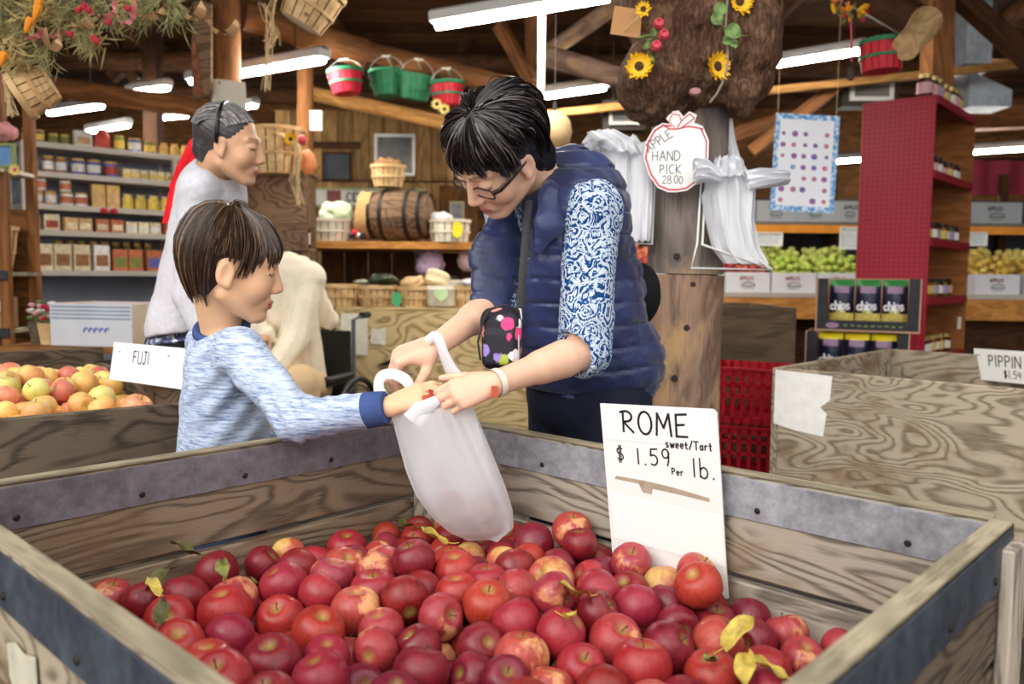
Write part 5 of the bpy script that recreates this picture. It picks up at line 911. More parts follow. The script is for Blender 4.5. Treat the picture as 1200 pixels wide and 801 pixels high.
# pictures and boards on the partition
def framed(name, label, px0, py0, px1, py1, Y, fmat, pmat, fr, cat='picture'):
    a, b, c = P(px0, py1, Y), P(px1, py1, Y), P(px0, py0, Y); M = plane_frame(a, (1, 0, 0), up); w = (b - a).x; h = (c - a).z; T = thing(name, label, cat, a)
    for q in ((0, 0, w, fr), (0, h - fr, w, h), (0, fr, fr, h - fr), (w - fr, fr, w, h - fr)): mb = MB(); mb.prism([(q[0], q[1]), (q[2], q[1]), (q[2], q[3]), (q[0], q[3])], 0, .025, M); mb.build('frame_bar', fmat, T, smooth=False)
    mb = MB(); mb.prism([(fr * .5, fr * .5), (w - fr * .5, fr * .5), (w - fr * .5, h - fr * .5), (fr * .5, h - fr * .5)], 0, .012, M); mb.build('picture', pmat, T, smooth=False); return T, M, w, h
framed('framed_picture', 'silver framed dark photograph on the plank partition', 439, 157, 487, 206, 8.279, plain('silver_frame', srgb(186, 182, 176), .4, .4), plain('dark_photo', srgb(70, 66, 60), .3, var=.5, scale=5), .03)
framed('chalkboard', 'dark chalkboard on the partition left of the framed photograph', 378, 178, 412, 212, 8.279, M_['log_dark'], plain('slate', srgb(66, 72, 80), .7, var=.2), .02); framed('wall_card', 'white card pinned beside the slim log post', 364, 130, 378, 153, 6.2, M_['white_card'], M_['white_card'], .01); framed('dark_shelf_board', 'dark shelf board fixed above the chalkboard', 366, 166, 422, 174, 8.279, M_['log_dark'], M_['log_dark'], .02, 'shelf')
T, M, w, h = framed('shop_sign', 'long pale green framed sign behind the barrel', 362, 220, 498, 242, 7.6, plain('green_frame', srgb(150, 160, 116), .6), plain('pale_sign', srgb(206, 206, 196), .7), .02, 'sign'); letter('lettering', 'CIDER', M @ Matrix.Translation((0, 0, .013)), w * .33, h * .3, h * .45, .016, plain('grey_letter', srgb(120, 116, 120), .7), T, gap=.12)
for xx in (.04, w - .08): board('post', M @ Vector((xx, 0, -.05)) - up * 1.9, M @ Vector((xx, .02, -.05)), (1, 0, 0), .05, .04, M_['bin_dark'], T)
mb = MB(); mb.prism([(w * .16, h * .14), (w * .28, h * .14), (w * .28, h * .86), (w * .16, h * .86)], .0125, .02, M); mb.build('red_plaque', plain('red_plaque', srgb(120, 60, 56), .6), T, smooth=False)
framed('framed_picture', 'small pale notice in a frame behind the woman', 527, 236, 544, 262, 7.978, plain('tan_frame', srgb(190, 180, 150), .6), plain('grey_notice', srgb(150, 150, 156), .6, var=.3, scale=20), .02)
T = thing('notice_stand', 'plank upright carrying the small framed notice', 'post', (P(536, 260, 8.0).x, 8.0, 0)); board('upright', (P(536, 260, 8.0).x, 8.0, 0), (P(536, 260, 8.0).x, 8.0, 2.0), (1, 0, 0), .35, .04, M_['plank'], T); board('foot', (P(520, 260, 8.0).x, 8.05, .03), (P(552, 260, 8.0).x, 8.05, .03), up, .06, .04, M_['plank'], T)
# carved plank and papers on the left log post
T = thing('carved_plank', 'weathered carved wood plank fixed to the round log post', 'plank', P(240, 118, 5.0)); mb = MB(); mb.prism([(0, 0), (.06, .02), (.11, .03), (.12, .55), (.02, .58), (.0, .3)], 0, .03, plane_frame(P(228, 117, 5.05), (1, 0, 0), up)); mb.build('plank', M_['barn'], T, smooth=False); mb = MB(); mb.prism([(.005, .02), (.06, .03), (.045, .2), (.02, .36), (.004, .3)], .03, .036, plane_frame(P(228, 117, 5.05), (1, 0, 0), up)); mb.build('bark_strip', plain('red_bark', srgb(150, 88, 62), .8, var=.4, scale=30), T, smooth=False)
for i, (q, lab) in enumerate((((248, 92, 290, 138), 'aged paper notice on the round log post'), ((236, 128, 256, 152), 'small pale blue notice on the round log post'))): a, b, c = P(q[0], q[3], 5.08), P(q[2], q[3], 5.08), P(q[0], q[1], 5.08); mb = MB(); mb.prism([(0, .01), ((b - a).x, 0), ((b - a).x - .01, (c - a).z - .02), (.01, (c - a).z)], .005 * i, .003 + .005 * i, plane_frame(a, (1, 0, 0), up)); T = thing('paper_notice', lab, 'notice', a); mb.build('sheet', plain('paper%d' % i, (srgb(222, 214, 196), srgb(206, 220, 236))[i], .8, var=.05), T, smooth=False); mb = MB(); mb.lathe([(.006, 0), (.006, .004), (0, .006)], 7, plane_frame(c + Vector((.05, -.009, -.025)), (1, 0, 0), up)); mb.build('pin', M_['nail'], T)
# ---------------------------------------------------------------- grey metal shelving with packed goods
M_['shelf_metal'] = plain('beige_shelf_metal', srgb(190, 182, 172), .5, .1, var=.04); M_['shelf_back'] = plain('shelf_back_metal', srgb(126, 130, 142), .6, .1, var=.06)
SO = P(30, 320, 6.5); SO.z = 0; SE = P(207, 320, 7.3); SE.z = 0; SDv = (SE - SO).normalized(); SN = Vector((SDv.y, -SDv.x, 0)); SL = (SE - SO).length + .28
T = thing('metal_shelving', 'beige metal shelving packed with jars and cartons', 'shelving', SO); SZs = [P(30, y_, 6.5).z for y_ in (163, 198, 237, 268, 316)]
for z in SZs: put('shelf', bbox_mesh('shelf', (SL, .34, .045), M_['shelf_metal'], .003), frame(SO + SDv * SL / 2 - SN * .17 + up * (z - .022), SDv, up), T)
for s_ in (.012, 1.18, SL - .01): put('upright', bbox_mesh('upright', (SZs[0], .05, .04), M_['shelf_metal'], .003), frame(SO + SDv * s_ - SN * .01 + up * (SZs[0] / 2 - .025), up, SDv), T); put('rear_upright', bbox_mesh('rear_upright', (SZs[0], .04, .04), M_['shelf_metal'], .003), frame(SO + SDv * s_ - SN * .36 + up * (SZs[0] / 2 - .025), up, SDv), T)
put('back_panel', bbox_mesh('back_panel', (SL, .01, SZs[0] - .4), M_['shelf_back'], .0), frame(SO + SDv * SL / 2 - SN * .345 + up * ((SZs[0] + .36) / 2), SDv, up), T)
PC = {k: plain('pack_' + k, srgb(*v), .5, var=.2, scale=25, rnd=.3) for k, v in dict(tan=(206, 164, 112), brown=(150, 100, 60), cream=(230, 214, 176), white=(232, 228, 222), yellow=(228, 196, 84), gold=(206, 168, 92), blue=(88, 96, 166), red=(176, 62, 52), green=(126, 140, 66), rust=(192, 110, 72), olive=(110, 106, 54), dark=(60, 44, 36)).items()}
def shelf_item(kind, col, s_, z, w, h, d, label, group, off=.09, lab=None):
    c = SO + SDv * s_ - SN * off + up * z; T = thing({'box': 'carton', 'can': 'tin_can', 'jar': 'jar', 'bag': 'paper_bag'}[kind], label, {'box': 'carton', 'can': 'can', 'jar': 'jar', 'bag': 'bag'}[kind], c, math.atan2(SDv.y, SDv.x) + random.uniform(-.12, .12), group); key = (kind, col, w, h, lab)
    if key not in _bk:
        out = []
        if kind == 'box': m1 = MB(); m1.box((0, 0, h / 2), (w, d, h)); m2 = MB(); m2.box((0, -d / 2 - .001, h * .4), (w * .8, .002, h * .45)); out = [('body', m1.mesh('body', PC[col], False)), ('front_label', m2.mesh('front_label', PC[lab or 'cream'], False))]
        elif kind == 'bag': m1 = MB(); m1.lathe([(w * .48, 0), (w * .5, h * .1), (w * .47, h * .7), (w * .3, h * .9)], 10, sq=(1, .6)); m2 = MB(); m2.lathe([(w * .3, h * .9), (w * .42, h)], 10, sq=(1, .25)); out = [('body', m1.mesh('body', PC[col])), ('folded_top', m2.mesh('folded_top', PC[lab or 'tan']))]
        else: m1 = MB(); r_ = w / 2; m1.lathe([(r_ * .95, 0), (r_, .005), (r_, h * .84), (r_ * .86, h * .88)], 12); m2 = MB(); m2.lathe([(r_ * .9, h * .87), (r_ * .92, h * .89), (r_ * .92, h), (0, h)], 12); m3 = MB(); m3.lathe([(r_ * 1.01, h * .18), (r_ * 1.01, h * .68)], 12); m3.f = [f for f in m3.f if len(f) == 4]; m3.m = [0] * len(m3.f); out = [('body', m1.mesh('body', PC[col])), ('lid', m2.mesh('lid', PC['gold'])), ('label_band', m3.mesh('label_band', PC[lab or 'white']))]
        _bk[key] = out
    for nm, me in _bk[key]: link(bpy.data.objects.new(nm, me), T)
rn = random.Random(21)
def run(z, s0, items, shelfname):
    s_ = s0
    for (kind, col, n_, w, h, d, lab, desc) in items:
        for i in range(n_): shelf_item(kind, col, s_ + w / 2, z, w, h, d, desc + ' on the ' + shelfname + ' of the beige shelving', desc + 's on the ' + shelfname, .1 + rn.uniform(0, .02), lab); s_ += w + .012
        s_ += .02
run(SZs[0], .03, [('jar', 'dark', 2, .075, .10, .08, 'yellow', 'dark jar with yellow band'), ('jar', 'green', 2, .07, .085, .08, 'olive', 'green jar'), ('box', 'white', 1, .13, .13, .06, 'tan', 'white printed carton'), ('bag', 'red', 1, .12, .17, .08, 'rust', 'red paper bag'), ('jar', 'green', 1, .08, .13, .08, 'yellow', 'tall green jar'), ('can', 'blue', 1, .1, .12, .1, 'white', 'blue tin can'), ('jar', 'olive', 1, .09, .11, .09, 'yellow', 'olive jar'), ('bag', 'gold', 3, .08, .11, .07, 'tan', 'golden bag'), ('bag', 'yellow', 3, .085, .13, .07, 'cream', 'yellow bag'), ('jar', 'yellow', 3, .06, .12, .06, 'dark', 'yellow bottle'), ('bag', 'tan', 3, .07, .17, .06, 'green', 'tan bag with green top')], 'top shelf')
run(SZs[1], .05, [('jar', 'rust', 1, .085, .13, .08, 'tan', 'rusty red canister'), ('jar', 'brown', 2, .085, .13, .08, 'white', 'brown jar with white label'), ('can', 'blue', 2, .105, .13, .1, 'white', 'blue and white can'), ('can', 'blue', 1, .11, .13, .1, 'red', 'blue can with red band'), ('box', 'cream', 9, .06, .085, .05, 'yellow', 'little cream carton')], 'second shelf')
run(SZs[2], .08, [('can', 'tan', 2, .085, .11, .08, 'white', 'tan can with white label'), ('can', 'white', 2, .095, .11, .08, 'rust', 'white can with rust label'), ('box', 'gold', 2, .10, .19, .07, 'tan', 'tall golden carton'), ('bag', 'yellow', 4, .095, .13, .07, 'cream', 'yellow paper bag')], 'third shelf')
for q in (.12, .3): shelf_item('can', 'white', q + .03, SZs[2] + .112, .085, .10, .08, 'white can stacked on another can on the third shelf', 'stacked cans on the third shelf', .1, 'rust')
run(SZs[3], .05, [('box', 'tan', 1, .085, .11, .06, 'rust', 'small tan carton'), ('box', 'cream', 1, .11, .13, .06, 'red', 'cream carton with red mark'), ('box', 'tan', 2, .10, .11, .06, 'cream', 'tan carton with cream front'), ('box', 'rust', 2, .10, .11, .06, 'cream', 'rust carton'), ('box', 'cream', 3, .085, .10, .06, 'white', 'cream carton'), ('box', 'rust', 3, .095, .11, .06, 'red', 'rust carton with red front')], 'fourth shelf')
run(SZs[4], .09, [('box', 'cream', 3, .125, .21, .09, 'brown', 'tall cream carton with brown picture'), ('box', 'white', 1, .12, .21, .09, 'brown', 'tall white carton with brown picture'), ('box', 'rust', 2, .115, .18, .09, 'green', 'orange carton with green fruit'), ('box', 'rust', 2, .12, .18, .09, 'blue', 'orange carton with blue fruit'), ('box', 'rust', 2, .12, .18, .09, 'red', 'orange carton with red fruit')], 'bottom shelf')
s_ = .3
for i in range(9): shelf_item('jar', 'olive', s_, SZs[4] + .0, .07, .245, .07, 'tall olive bottle behind the cartons on the bottom shelf', 'olive bottles on the bottom shelf', .24, 'olive'); s_ += .09
q = SO + SDv * .62 + SN * .03 + up * (SZs[2] - .03); T = thing('ribbon_bow', 'red ribbon bow on the edge of the third shelf', 'bow', q)
for s2 in (-1, 1): mb = MB(); mb.lathe([(0, -.04), (.025, -.01), (.03, .015), (.01, .035), (0, .036)], 8, Matrix.Translation(q + SDv * .035 * s2) @ Matrix.Rotation(1.57 * s2, 4, 'Y') , sq=(.8, .35)); mb.build('loop', M_['b_red'], T)
# ---------------------------------------------------------------- brown rack at the far left
Yl = 4.6; T = thing('wooden_rack', 'brown wooden rack with black-edged shelves beside the metal shelving', 'rack', (P(10, 320, Yl).x, Yl, 0)); xr = P(29, 320, Yl).x; xl = P(-60, 320, Yl).x
ztp = P(20, 92, Yl).z
for yy_ in (Yl - .14, Yl + .13): board('upright', (xr - .02, yy_, 0), (xr - .02, yy_, ztp), (0, 1, 0), .045, .05, M_['log'], T)
board('back_panel', (xl, Yl + .16, .75), (xr - .03, Yl + .16, .75), up, 1.5, .02, M_['plank'], T)
for y_ in (321, 386): z = P(10, y_, Yl).z; board('shelf', (xl, Yl, z), (xr + .005, Yl, z), (0, 1, 0), .34, .022, M_['edge'], T); board('shelf_edge', (xl, Yl - .175, z - .005), (xr + .01, Yl - .175, z - .005), up, .05, .012, M_['ink'], T)
zz = P(10, 200, Yl).z; board('shelf', (xl, Yl - .05, zz - .015), (xr + .005, Yl - .05, zz - .015), (0, 1, 0), .36, .022, M_['splint_w'], T)
basket('tall slatted basket with a broad lettered band on the brown rack', Matrix.Translation((P(-8, 318, Yl).x, Yl, P(10, 321, Yl).z + .012)), .125, .085, .25, M_['splint'], M_['splint'], n=14)
T = thing('carton', 'brown carton with a white band on the low shelf of the brown rack', 'carton', P(0, 385, Yl)); z = P(10, 386, Yl).z + .012; mb = MB(); mb.box((P(-6, 380, Yl).x, Yl, z + .085), (.17, .16, .17)); mb.build('box', M_['kraft'], T, smooth=False); mb = MB(); mb.box((P(-6, 380, Yl).x, Yl - .081, z + .12), (.17, .003, .05)); mb.build('white_band', M_['white'], T, smooth=False)
lump('wrapped_loaf', 'dark wrapped bundle standing on the carton of the brown rack', 'bundle', (P(-4, 340, Yl).x, Yl, z + .225), (.06, .05, .055), M_['log_dark'], .3, 51)
framed('blue_plaque', 'blue plaque in a green frame with a sunflower on the brown rack', -16, 168, 20, 197, Yl - .19, plain('green_frame2', srgb(126, 140, 84), .6), plain('blue_panel', srgb(96, 140, 190), .6), .016, 'plaque')
blossom('sunflower', 'cream wooden sunflower beside the blue plaque', P(18, 199, Yl - .22), (0, -1, 0), .035, M_['petal_p'], M_['bud'], 9)
lump('cloth_bundle', 'pink and white cloth bundle above the blue plaque', 'bundle', P(2, 155, Yl - .19), (.07, .06, .05), plain('pink_white', srgb(220, 150, 150), .8, var=.3, scale=14), .25, 52)
# ---------------------------------------------------------------- table with flower pots and persimmon crate
Yt = 4.35; zt_ = P(100, 402, Yt).z; T = thing('plank_table', 'plank table behind the dark fruit bin', 'table', (P(110, 400, Yt).x, Yt, 0)); xa, xb_ = P(28, 400, Yt).x, P(215, 400, Yt).x
for i in range(4): board('top_plank', (xa, Yt - .18 + i * .14, zt_ - .015), (xb_, Yt - .18 + i * .14, zt_ - .015), (0, 1, 0), .135, .03, M_['plank'], T)
for x in (xa + .05, xb_ - .05):
    for y in (Yt - .2, Yt + .2): board('leg', (x, y, 0), (x, y, zt_ - .03), (0, 1, 0), .06, .05, M_['plank'], T)
T = thing('fruit_carton', 'grey-white ribbed carton of orange persimmons on the plank table', 'carton', P(130, 400, Yt)); M = Matrix.Translation((P(134, 400, Yt).x, Yt - .02, zt_ + .001)) @ Matrix.Rotation(-.18, 4, 'Z'); M_['greyw'] = plain('grey_white_card', srgb(206, 208, 214), .6, var=.05); W_, D_, H_ = .46, .32, .215
for c_, s_, nm in (((0, -D_ / 2, H_ / 2), (W_, .008, H_), 'front_wall'), ((0, D_ / 2, H_ / 2), (W_, .008, H_), 'back_wall'), ((-W_ / 2, 0, H_ / 2), (.008, D_, H_), 'side_wall'), ((W_ / 2, 0, H_ / 2), (.008, D_, H_), 'side_wall'), ((0, 0, .006), (W_, D_, .008), 'base')): mb = MB(); mb.box(c_, s_, M); mb.build(nm, M_['greyw'] if 'side' not in nm else plain('cream_card', srgb(222, 210, 186), .7), T, smooth=False)
for i in range(4): mb = MB(); mb.box((0, -D_ / 2 - .006, H_ * (.66 + .09 * i)), (W_ * .96, .006, .008), M); mb.build('rib', plain('blue_grey', srgb(150, 160, 178), .6), T, smooth=False)
mb = MB(); rn = random.Random(2)
for i in range(5): mb.ribbon([(-.06 + .03 * i + .012 * math.cos(t_) , .0 + .012 * math.sin(t_ * 1.7)) for t_ in np.linspace(0, 5, 8)], .005, M @ Matrix.Translation((.03, -D_ / 2 - .005, H_ * .38)) @ Matrix.Rotation(math.pi / 2, 4, 'X'), .0005)
mb.build('printed_mark', plain('blue_print', srgb(96, 106, 190), .6), T, smooth=False)
PM_ = [MB().lathe(apple_profile(.03, 10, s)[0], 14, sq=(1.05, 1.05)).mesh('persimmon', plain('persimmon_skin', srgb(236, 128, 52), .4, var=.12)) for s in (3, 4)]; W, r = pack(48, np.array((M @ Vector((-W_ / 2 + .01, -D_ / 2 + .01, 0)))[:]), np.array((M.to_3x3() @ Vector((1, 0, 0)))[:]), np.array((M.to_3x3() @ Vector((0, 1, 0)))[:]), W_ - .02, D_ - .02, lambda a, b: zt_ + .11 + 0 * a, .028, .031, seed=4, iters=90)
for w_, r_ in zip(W, r): tag(put('persimmon', PM_[int(w_[0] * 1e4) % 2], Matrix.Translation(Vector(w_)) @ Matrix.Scale(r_ / .03, 4)), 'orange persimmon in the grey-white ribbed carton', 'persimmon', 'persimmons in the ribbed carton')
def flower_pot(label, px, Y, pot, fl, seed):
    c = Vector((P(px, 398, Y).x, Y, zt_ + .001)); T = thing('flower_pot', label, 'flower pot', c); mb = MB(); mb.lathe([(.036, 0), (.05, .11), (.053, .112), (.045, .108), (.0, .1)], 14, Matrix.Translation(c)); mb.build('pot', pot, T); rn = random.Random(seed)
    for i in range(9):
        q = c + Vector((rn.uniform(-.06, .06), rn.uniform(-.05, .03), rn.uniform(.13, .22))); mb = MB(); mb.tube([c + Vector((0, 0, .1)), (c + q) / 2 + Vector((0, 0, .06)), q], .002, 4); mb.build('stalk', M_['ivy'], T); mb = MB(); mb.lathe([(0, -.012), (.012, -.004), (.018, .006), (.006, .012), (0, .008)], 8, Matrix.Translation(q)); mb.build('bloom', fl[i % len(fl)], T)
FLP = [plain('pink_bloom', srgb(230, 170, 180), .7), plain('red_bloom', srgb(200, 40, 70), .7), plain('white_bloom', srgb(236, 230, 222), .7), M_['ivy']]
flower_pot('dark pot of pink flowers at the rack end of the plank table', 46, Yt - .05, M_['bin_dark'], [FLP[0], FLP[2], FLP[3]], 1); flower_pot('tan splint pot of red flowers on the plank table', 57, Yt - .1, M_['splint'], [FLP[1], FLP[0]], 2); flower_pot('tan pot of white flowers beside the ribbed carton', 72, Yt - .05, M_['kraft'], [FLP[2], FLP[3], FLP[2]], 3)
# ---------------------------------------------------------------- fruit counter at the right back
Yq = 7.2; zq = P(900, 341, Yq).z; T = thing('fruit_counter', 'long plank counter with an orange upper rack behind the displays', 'counter', (3.2, Yq, 0)); xa, xb_ = P(735, 340, Yq).x, 6.4
board('top_board', (xa, Yq + .12, zq - .03), (xb_, Yq + .12, zq - .03), (0, 1, 0), .6, .04, M_['shelf_metal'], T); board('front_board', (xa, Yq - .16, zq - .14), (xb_, Yq - .16, zq - .14), up, .18, .03, M_['shelf_wood'], T); board('base_board', (xa, Yq + .1, (zq - .23) / 2), (xb_, Yq + .1, (zq - .23) / 2), up, zq - .23, .03, M_['log_dark'], T)
zu = P(900, 262, Yq + .3).z; board('upper_shelf', (xa, Yq + .45, zu), (xb_, Yq + .45, zu), (0, 1, 0), .5, .03, plain('grey_shelf', srgb(110, 106, 100), .6), T); board('orange_rail', (xa, Yq + .2, zu - .05), (xb_, Yq + .2, zu - .05), up, .07, .03, plain('orange_steel', srgb(232, 150, 48), .5), T)
for x in (xa + .05, 3.0, 4.6, xb_ - .05): board('upright', (x, Yq + .66, 0), (x, Yq + .66, zu + .5), (1, 0, 0), .07, .05, M_['log_dark'], T)
board('back_panel', (xa, Yq + .75, 1.35), (xb_, Yq + .75, 1.35), up, 1.1, .02, plain('dark_panel', srgb(62, 62, 74), .7), T)
M_['boxw'] = plain('white_apple_box', srgb(222, 222, 228), .6, var=.04); M_['boxg'] = plain('grey_apple_box', srgb(168, 172, 176), .6, var=.06); M_['redprint'] = plain('red_print', srgb(186, 70, 80), .6)
def apple_box(label, x, Y, z, w, h, d, mat, dark=False):
    T = thing('apple_box', label, 'box', (x, Y, z)); M = Matrix.Translation((x, Y, z))
    for c_, s_, nm in (((0, -d / 2, h / 2), (w, .008, h), 'front_wall'), ((0, d / 2, h / 2), (w, .008, h), 'back_wall'), ((-w / 2, 0, h / 2), (.008, d, h), 'side_wall'), ((w / 2, 0, h / 2), (.008, d, h), 'side_wall'), ((0, 0, .006), (w, d, .008), 'base')): mb = MB(); mb.box(c_, s_, M); mb.build(nm, mat, T, smooth=False)
    F = M @ Matrix.Translation((0, -d / 2 - .0055, 0)) @ Matrix.Rotation(math.pi / 2, 4, 'X'); letter('lettering', 'APPLES', F, -w * .2, h * .62, h * .17, h * .035, M_['redprint'] if not dark else M_['carton_dark'], T, gap=.2)
    mb = MB(); mb.ribbon([(w * .16 * math.cos(t_), h * .36 + h * .13 * math.sin(t_)) for t_ in np.linspace(.3, 2.84, 9)], h * .04, F, .0006); mb.ribbon([(-w * .16, h * .32), (w * .16, h * .32)], h * .05, F, .0006); mb.ribbon([(-w * .12, h * .2), (w * .12, h * .2)], h * .03, F, .0006); mb.build('printed_emblem', M_['carton_dark'], T, smooth=False); return T
FRU = {'red': apple_meshes([apple_mat('far_red', srgb(160, 40, 44), srgb(190, 70, 62), srgb(214, 120, 80), .8, 1.3)], n=10, k=8, seeds=(1,)), 'green': apple_meshes([apple_mat('far_green', srgb(150, 180, 52), srgb(186, 206, 82), srgb(206, 216, 110), .7, 1.2)], n=10, k=8, seeds=(1,)), 'yellow': apple_meshes([apple_mat('far_yellow', srgb(196, 150, 50), srgb(224, 190, 76), srgb(226, 204, 110), .7, 1.2)], n=10, k=8, seeds=(1,))}
bw_ = .37
for i, (px, kd, lab) in enumerate(((752, 'red', 'seen between the woman and the post'), (872, 'red', 'behind the bag rack'), (925, 'green', 'under the fruit poster'), (978, 'green', 'beside the red pegboard'), (1160, 'yellow', 'right of the display shelf'), (1216, 'yellow', 'at the far end of the counter'))):
    x = P(px, 330, Yq).x; apple_box('white card box of %s apples on the counter %s' % (kd, lab), x, Yq + .02, zq - .009, bw_, .17, .28, M_['boxw'])
    W, r = pack(52, np.array((x - bw_ / 2 + .01, Yq - .11, 0)), np.array((1., 0, 0)), np.array((0, 1., 0)), bw_ - .02, .26, lambda a, b: zq + .10 + .36 * b, .034, .038, seed=i, iters=60, layers=1.4)
    for w_, r_ in zip(W, r): tag(put(kd + '_apple', FRU[kd][0][0], Matrix.Translation(Vector(w_)) @ randrot(rn) @ Matrix.Scale(r_ / .036, 4)), '%s apple in the white box %s' % (kd, lab), 'apple', '%s apples in the box %s' % (kd, lab))
    # the slope behind each box: stacked rear fruit
    W, r = pack(40, np.array((x - bw_ / 2 + .01, Yq + .17, 0)), np.array((1., 0, 0)), np.array((0, 1., 0)), bw_ - .02, .24, lambda a, b: zq + .2 + .4 * b, .034, .038, seed=i + 9, iters=50, layers=1.2)
    mb = MB()
    for w_, r_ in zip(W, r): mb.lathe(apple_profile(r_, 6, 1)[0], 8, Matrix.Translation(Vector(w_)))
    tag(mb.build(kd + '_apple_heap', FRU[kd][0][0].materials[0]), '%s apples heaped behind the box %s' % (kd, lab), 'apples', kind='stuff')
for i, (px, w_, lab) in enumerate(((905, .34, 'under the poster'), (950, .34, 'below the poster corner'), (990, .28, 'beside the red pegboard'), (1160, .44, 'right of the display shelf'))): apple_box('grey card apple box on the orange upper rack ' + lab, P(px, 255, Yq + .4).x, Yq + .42, zu + .016, w_, .19, .26, M_['boxg'], True)
for i, (x0_, y0_, x1_, y1_, lab) in enumerate(((983, 266, 1006, 292, 'white price card with grey figures above the green apples'), (1130, 272, 1155, 288, 'white price card above the yellow apples'), (885, 272, 916, 288, 'white price card above the red apples'))): framed('price_card', lab, x0_, y0_, x1_, y1_, Yq + .1, M_['white_card'], plain('card_print', srgb(214, 222, 222), .7, var=.1, scale=40), .012, 'price card')
# maroon cloth and dark easel behind the upper rack
T = thing('maroon_banner', 'maroon cloth banner hung above the upper rack', 'banner', P(1165, 228, Yq + .7)); mb = MB(); mb.grid(lambda u, v: P(1120 + 120 * u, 228 - 42 * v, Yq + .71) + Vector((0, .02 * math.sin(u * 22), 0)), 40, 4); mb.build('cloth', plain('maroon_cloth', srgb(140, 40, 62), .8), T); mb = MB(); mb.tube([P(1118, 186, Yq + .7), P(1242, 186, Yq + .7)], .012, 8); mb.build('rail', M_['nail'], T)
# ---------------------------------------------------------------- dried garland at the top left
Yg = 3.15; G_ = thing('dried_garland', 'dried flower garland with pink ribbons and pine sprigs', 'garland', P(80, 15, Yg)); rn = random.Random(8)
M_['pine'] = plain('dried_pine', srgb(142, 138, 92), .8, var=.3, scale=20); M_['straw'] = plain('dried_grass', srgb(186, 166, 110), .9, var=.25, scale=20); M_['pinkrib'] = plain('pink_ribbon', srgb(226, 140, 140), .7); M_['tanrib'] = plain('tan_ribbon', srgb(206, 168, 122), .8, var=.1); M_['orange'] = plain('orange_flower', srgb(240, 150, 40), .7); M_['berry'] = plain('red_berry', srgb(186, 48, 66), .4)
mb = MB(); mb.tube([P(-20, 60, Yg + .1), P(10, 20, Yg + .1), P(60, 6, Yg + .1), P(120, 4, Yg + .1), P(180, -4, Yg + .1), P(250, -12, Yg + .1)], .035, 8); mb.build('twig_core', M_['bin_dark'], G_)
def sprig(c, n_, L, mat, dirv, nm='pine_sprig', w=.0022):
    mb = MB(); c = Vector(c)
    for i in range(n_):
        d = (Vector(dirv) + Vector((rn.gauss(0, .55), rn.gauss(0, .5), rn.gauss(0, .55)))).normalized(); s_ = c + Vector((rn.gauss(0, .02), rn.gauss(0, .02), rn.gauss(0, .02))); e = s_ + d * L * rn.uniform(.6, 1.1); sd = d.cross(Vector((0, 1, .3))).normalized() * w; mb.add([s_ - sd, s_ + sd, (s_ + e) / 2 + sd + Vector((0, 0, -.004)), e, (s_ + e) / 2 - sd + Vector((0, 0, -.004))], [(0, 1, 2, 3, 4)])
    mb.build(nm, mat, G_)
for i, (px, py, mt, dz) in enumerate(((20, 10, 'pine', .4), (35, 20, 'straw', 0), (8, 35, 'straw', -.2), (12, 55, 'straw', -.5), (30, 40, 'pine', -.3), (60, 12, 'straw', -.2), (75, 28, 'pine', -.5), (90, 15, 'pine', -.3), (105, 25, 'straw', -.6), (120, 10, 'pine', -.3), (135, 20, 'pine', -.6), (150, 8, 'straw', -.4), (165, 15, 'pine', -.7), (180, 6, 'pine', -.6), (200, 5, 'pine', -.8), (48, 50, 'pine', -.7), (25, 68, 'straw', -.8), (2, 15, 'pine', .2), (98, 38, 'pine', -.8), (45, 5, 'straw', .3), (110, 45, 'straw', -.9), (205, 15, 'pine', -.9), (52, 65, 'pine', -.6))): sprig(P(px, py, Yg + rn.uniform(-.05, .06)), 55, .09, M_[mt], (rn.uniform(-.5, .5), -.5, dz), 'pine_sprig' if mt == 'pine' else 'grass_sprig', .0018 if mt == 'pine' else .003)
def ribbon3(pts, w, mat, nm='ribbon'):
    mb = MB(); k = len(pts); pts = [P(*p) for p in pts]; o = []
    for i in range(k): t = (pts[min(i + 1, k - 1)] - pts[max(0, i - 1)]).normalized(); sd = t.cross(Vector((.25, .5, .75))).normalized(); o += [pts[i] - sd * w / 2, pts[i] + sd * w / 2]
    mb.add(o, [(2 * i, 2 * i + 1, 2 * i + 3, 2 * i + 2) for i in range(k - 1)]); mb.build(nm, mat, G_)
def loop(cx, cy, rx, ry, a0, a1, Y, n_=12): return [(cx + rx * math.cos(math.radians(a0 + (a1 - a0) * i / n_)), cy + ry * math.sin(math.radians(a0 + (a1 - a0) * i / n_)), Y + .03 * math.sin(i)) for i in range(n_ + 1)]
for q, w_, m_ in ((loop(120, 2, 20, 18, 180, 40, Yg - .1), .022, 'pinkrib'), (loop(146, 8, 12, 20, 200, -40, Yg - .1), .02, 'pinkrib'), (loop(60, 35, 14, 8, 10, 170, Yg - .08), .018, 'pinkrib'), (loop(36, 35, 12, 10, 0, 160, Yg - .1), .02, 'pinkrib'), (loop(62, 35, 10, 22, -60, 200, Yg - .06), .03, 'tanrib'), (loop(95, 15, 14, 18, 180, 30, Yg - .06), .03, 'tanrib'), (loop(170, 6, 26, 14, 0, 140, Yg - .05), .03, 'tanrib'), (loop(225, -4, 14, 26, 160, 20, Yg - .02), .035, 'tanrib'), (loop(262, 12, 20, 28, 170, 30, Yg), .032, 'tanrib')): ribbon3(q, w_, M_[m_])
for i, (px, py) in enumerate(((98, 8), (104, 12), (127, 26), (110, 45), (113, 48), (92, 12), (150, 10), (82, 40))): mb = MB(); mb.lathe([(0, -.013), (.009, -.009), (.013, 0), (.009, .009), (0, .012)], 8, Matrix.Translation(P(px, py, Yg - .13))); mb.build('berry', M_['berry'], G_)
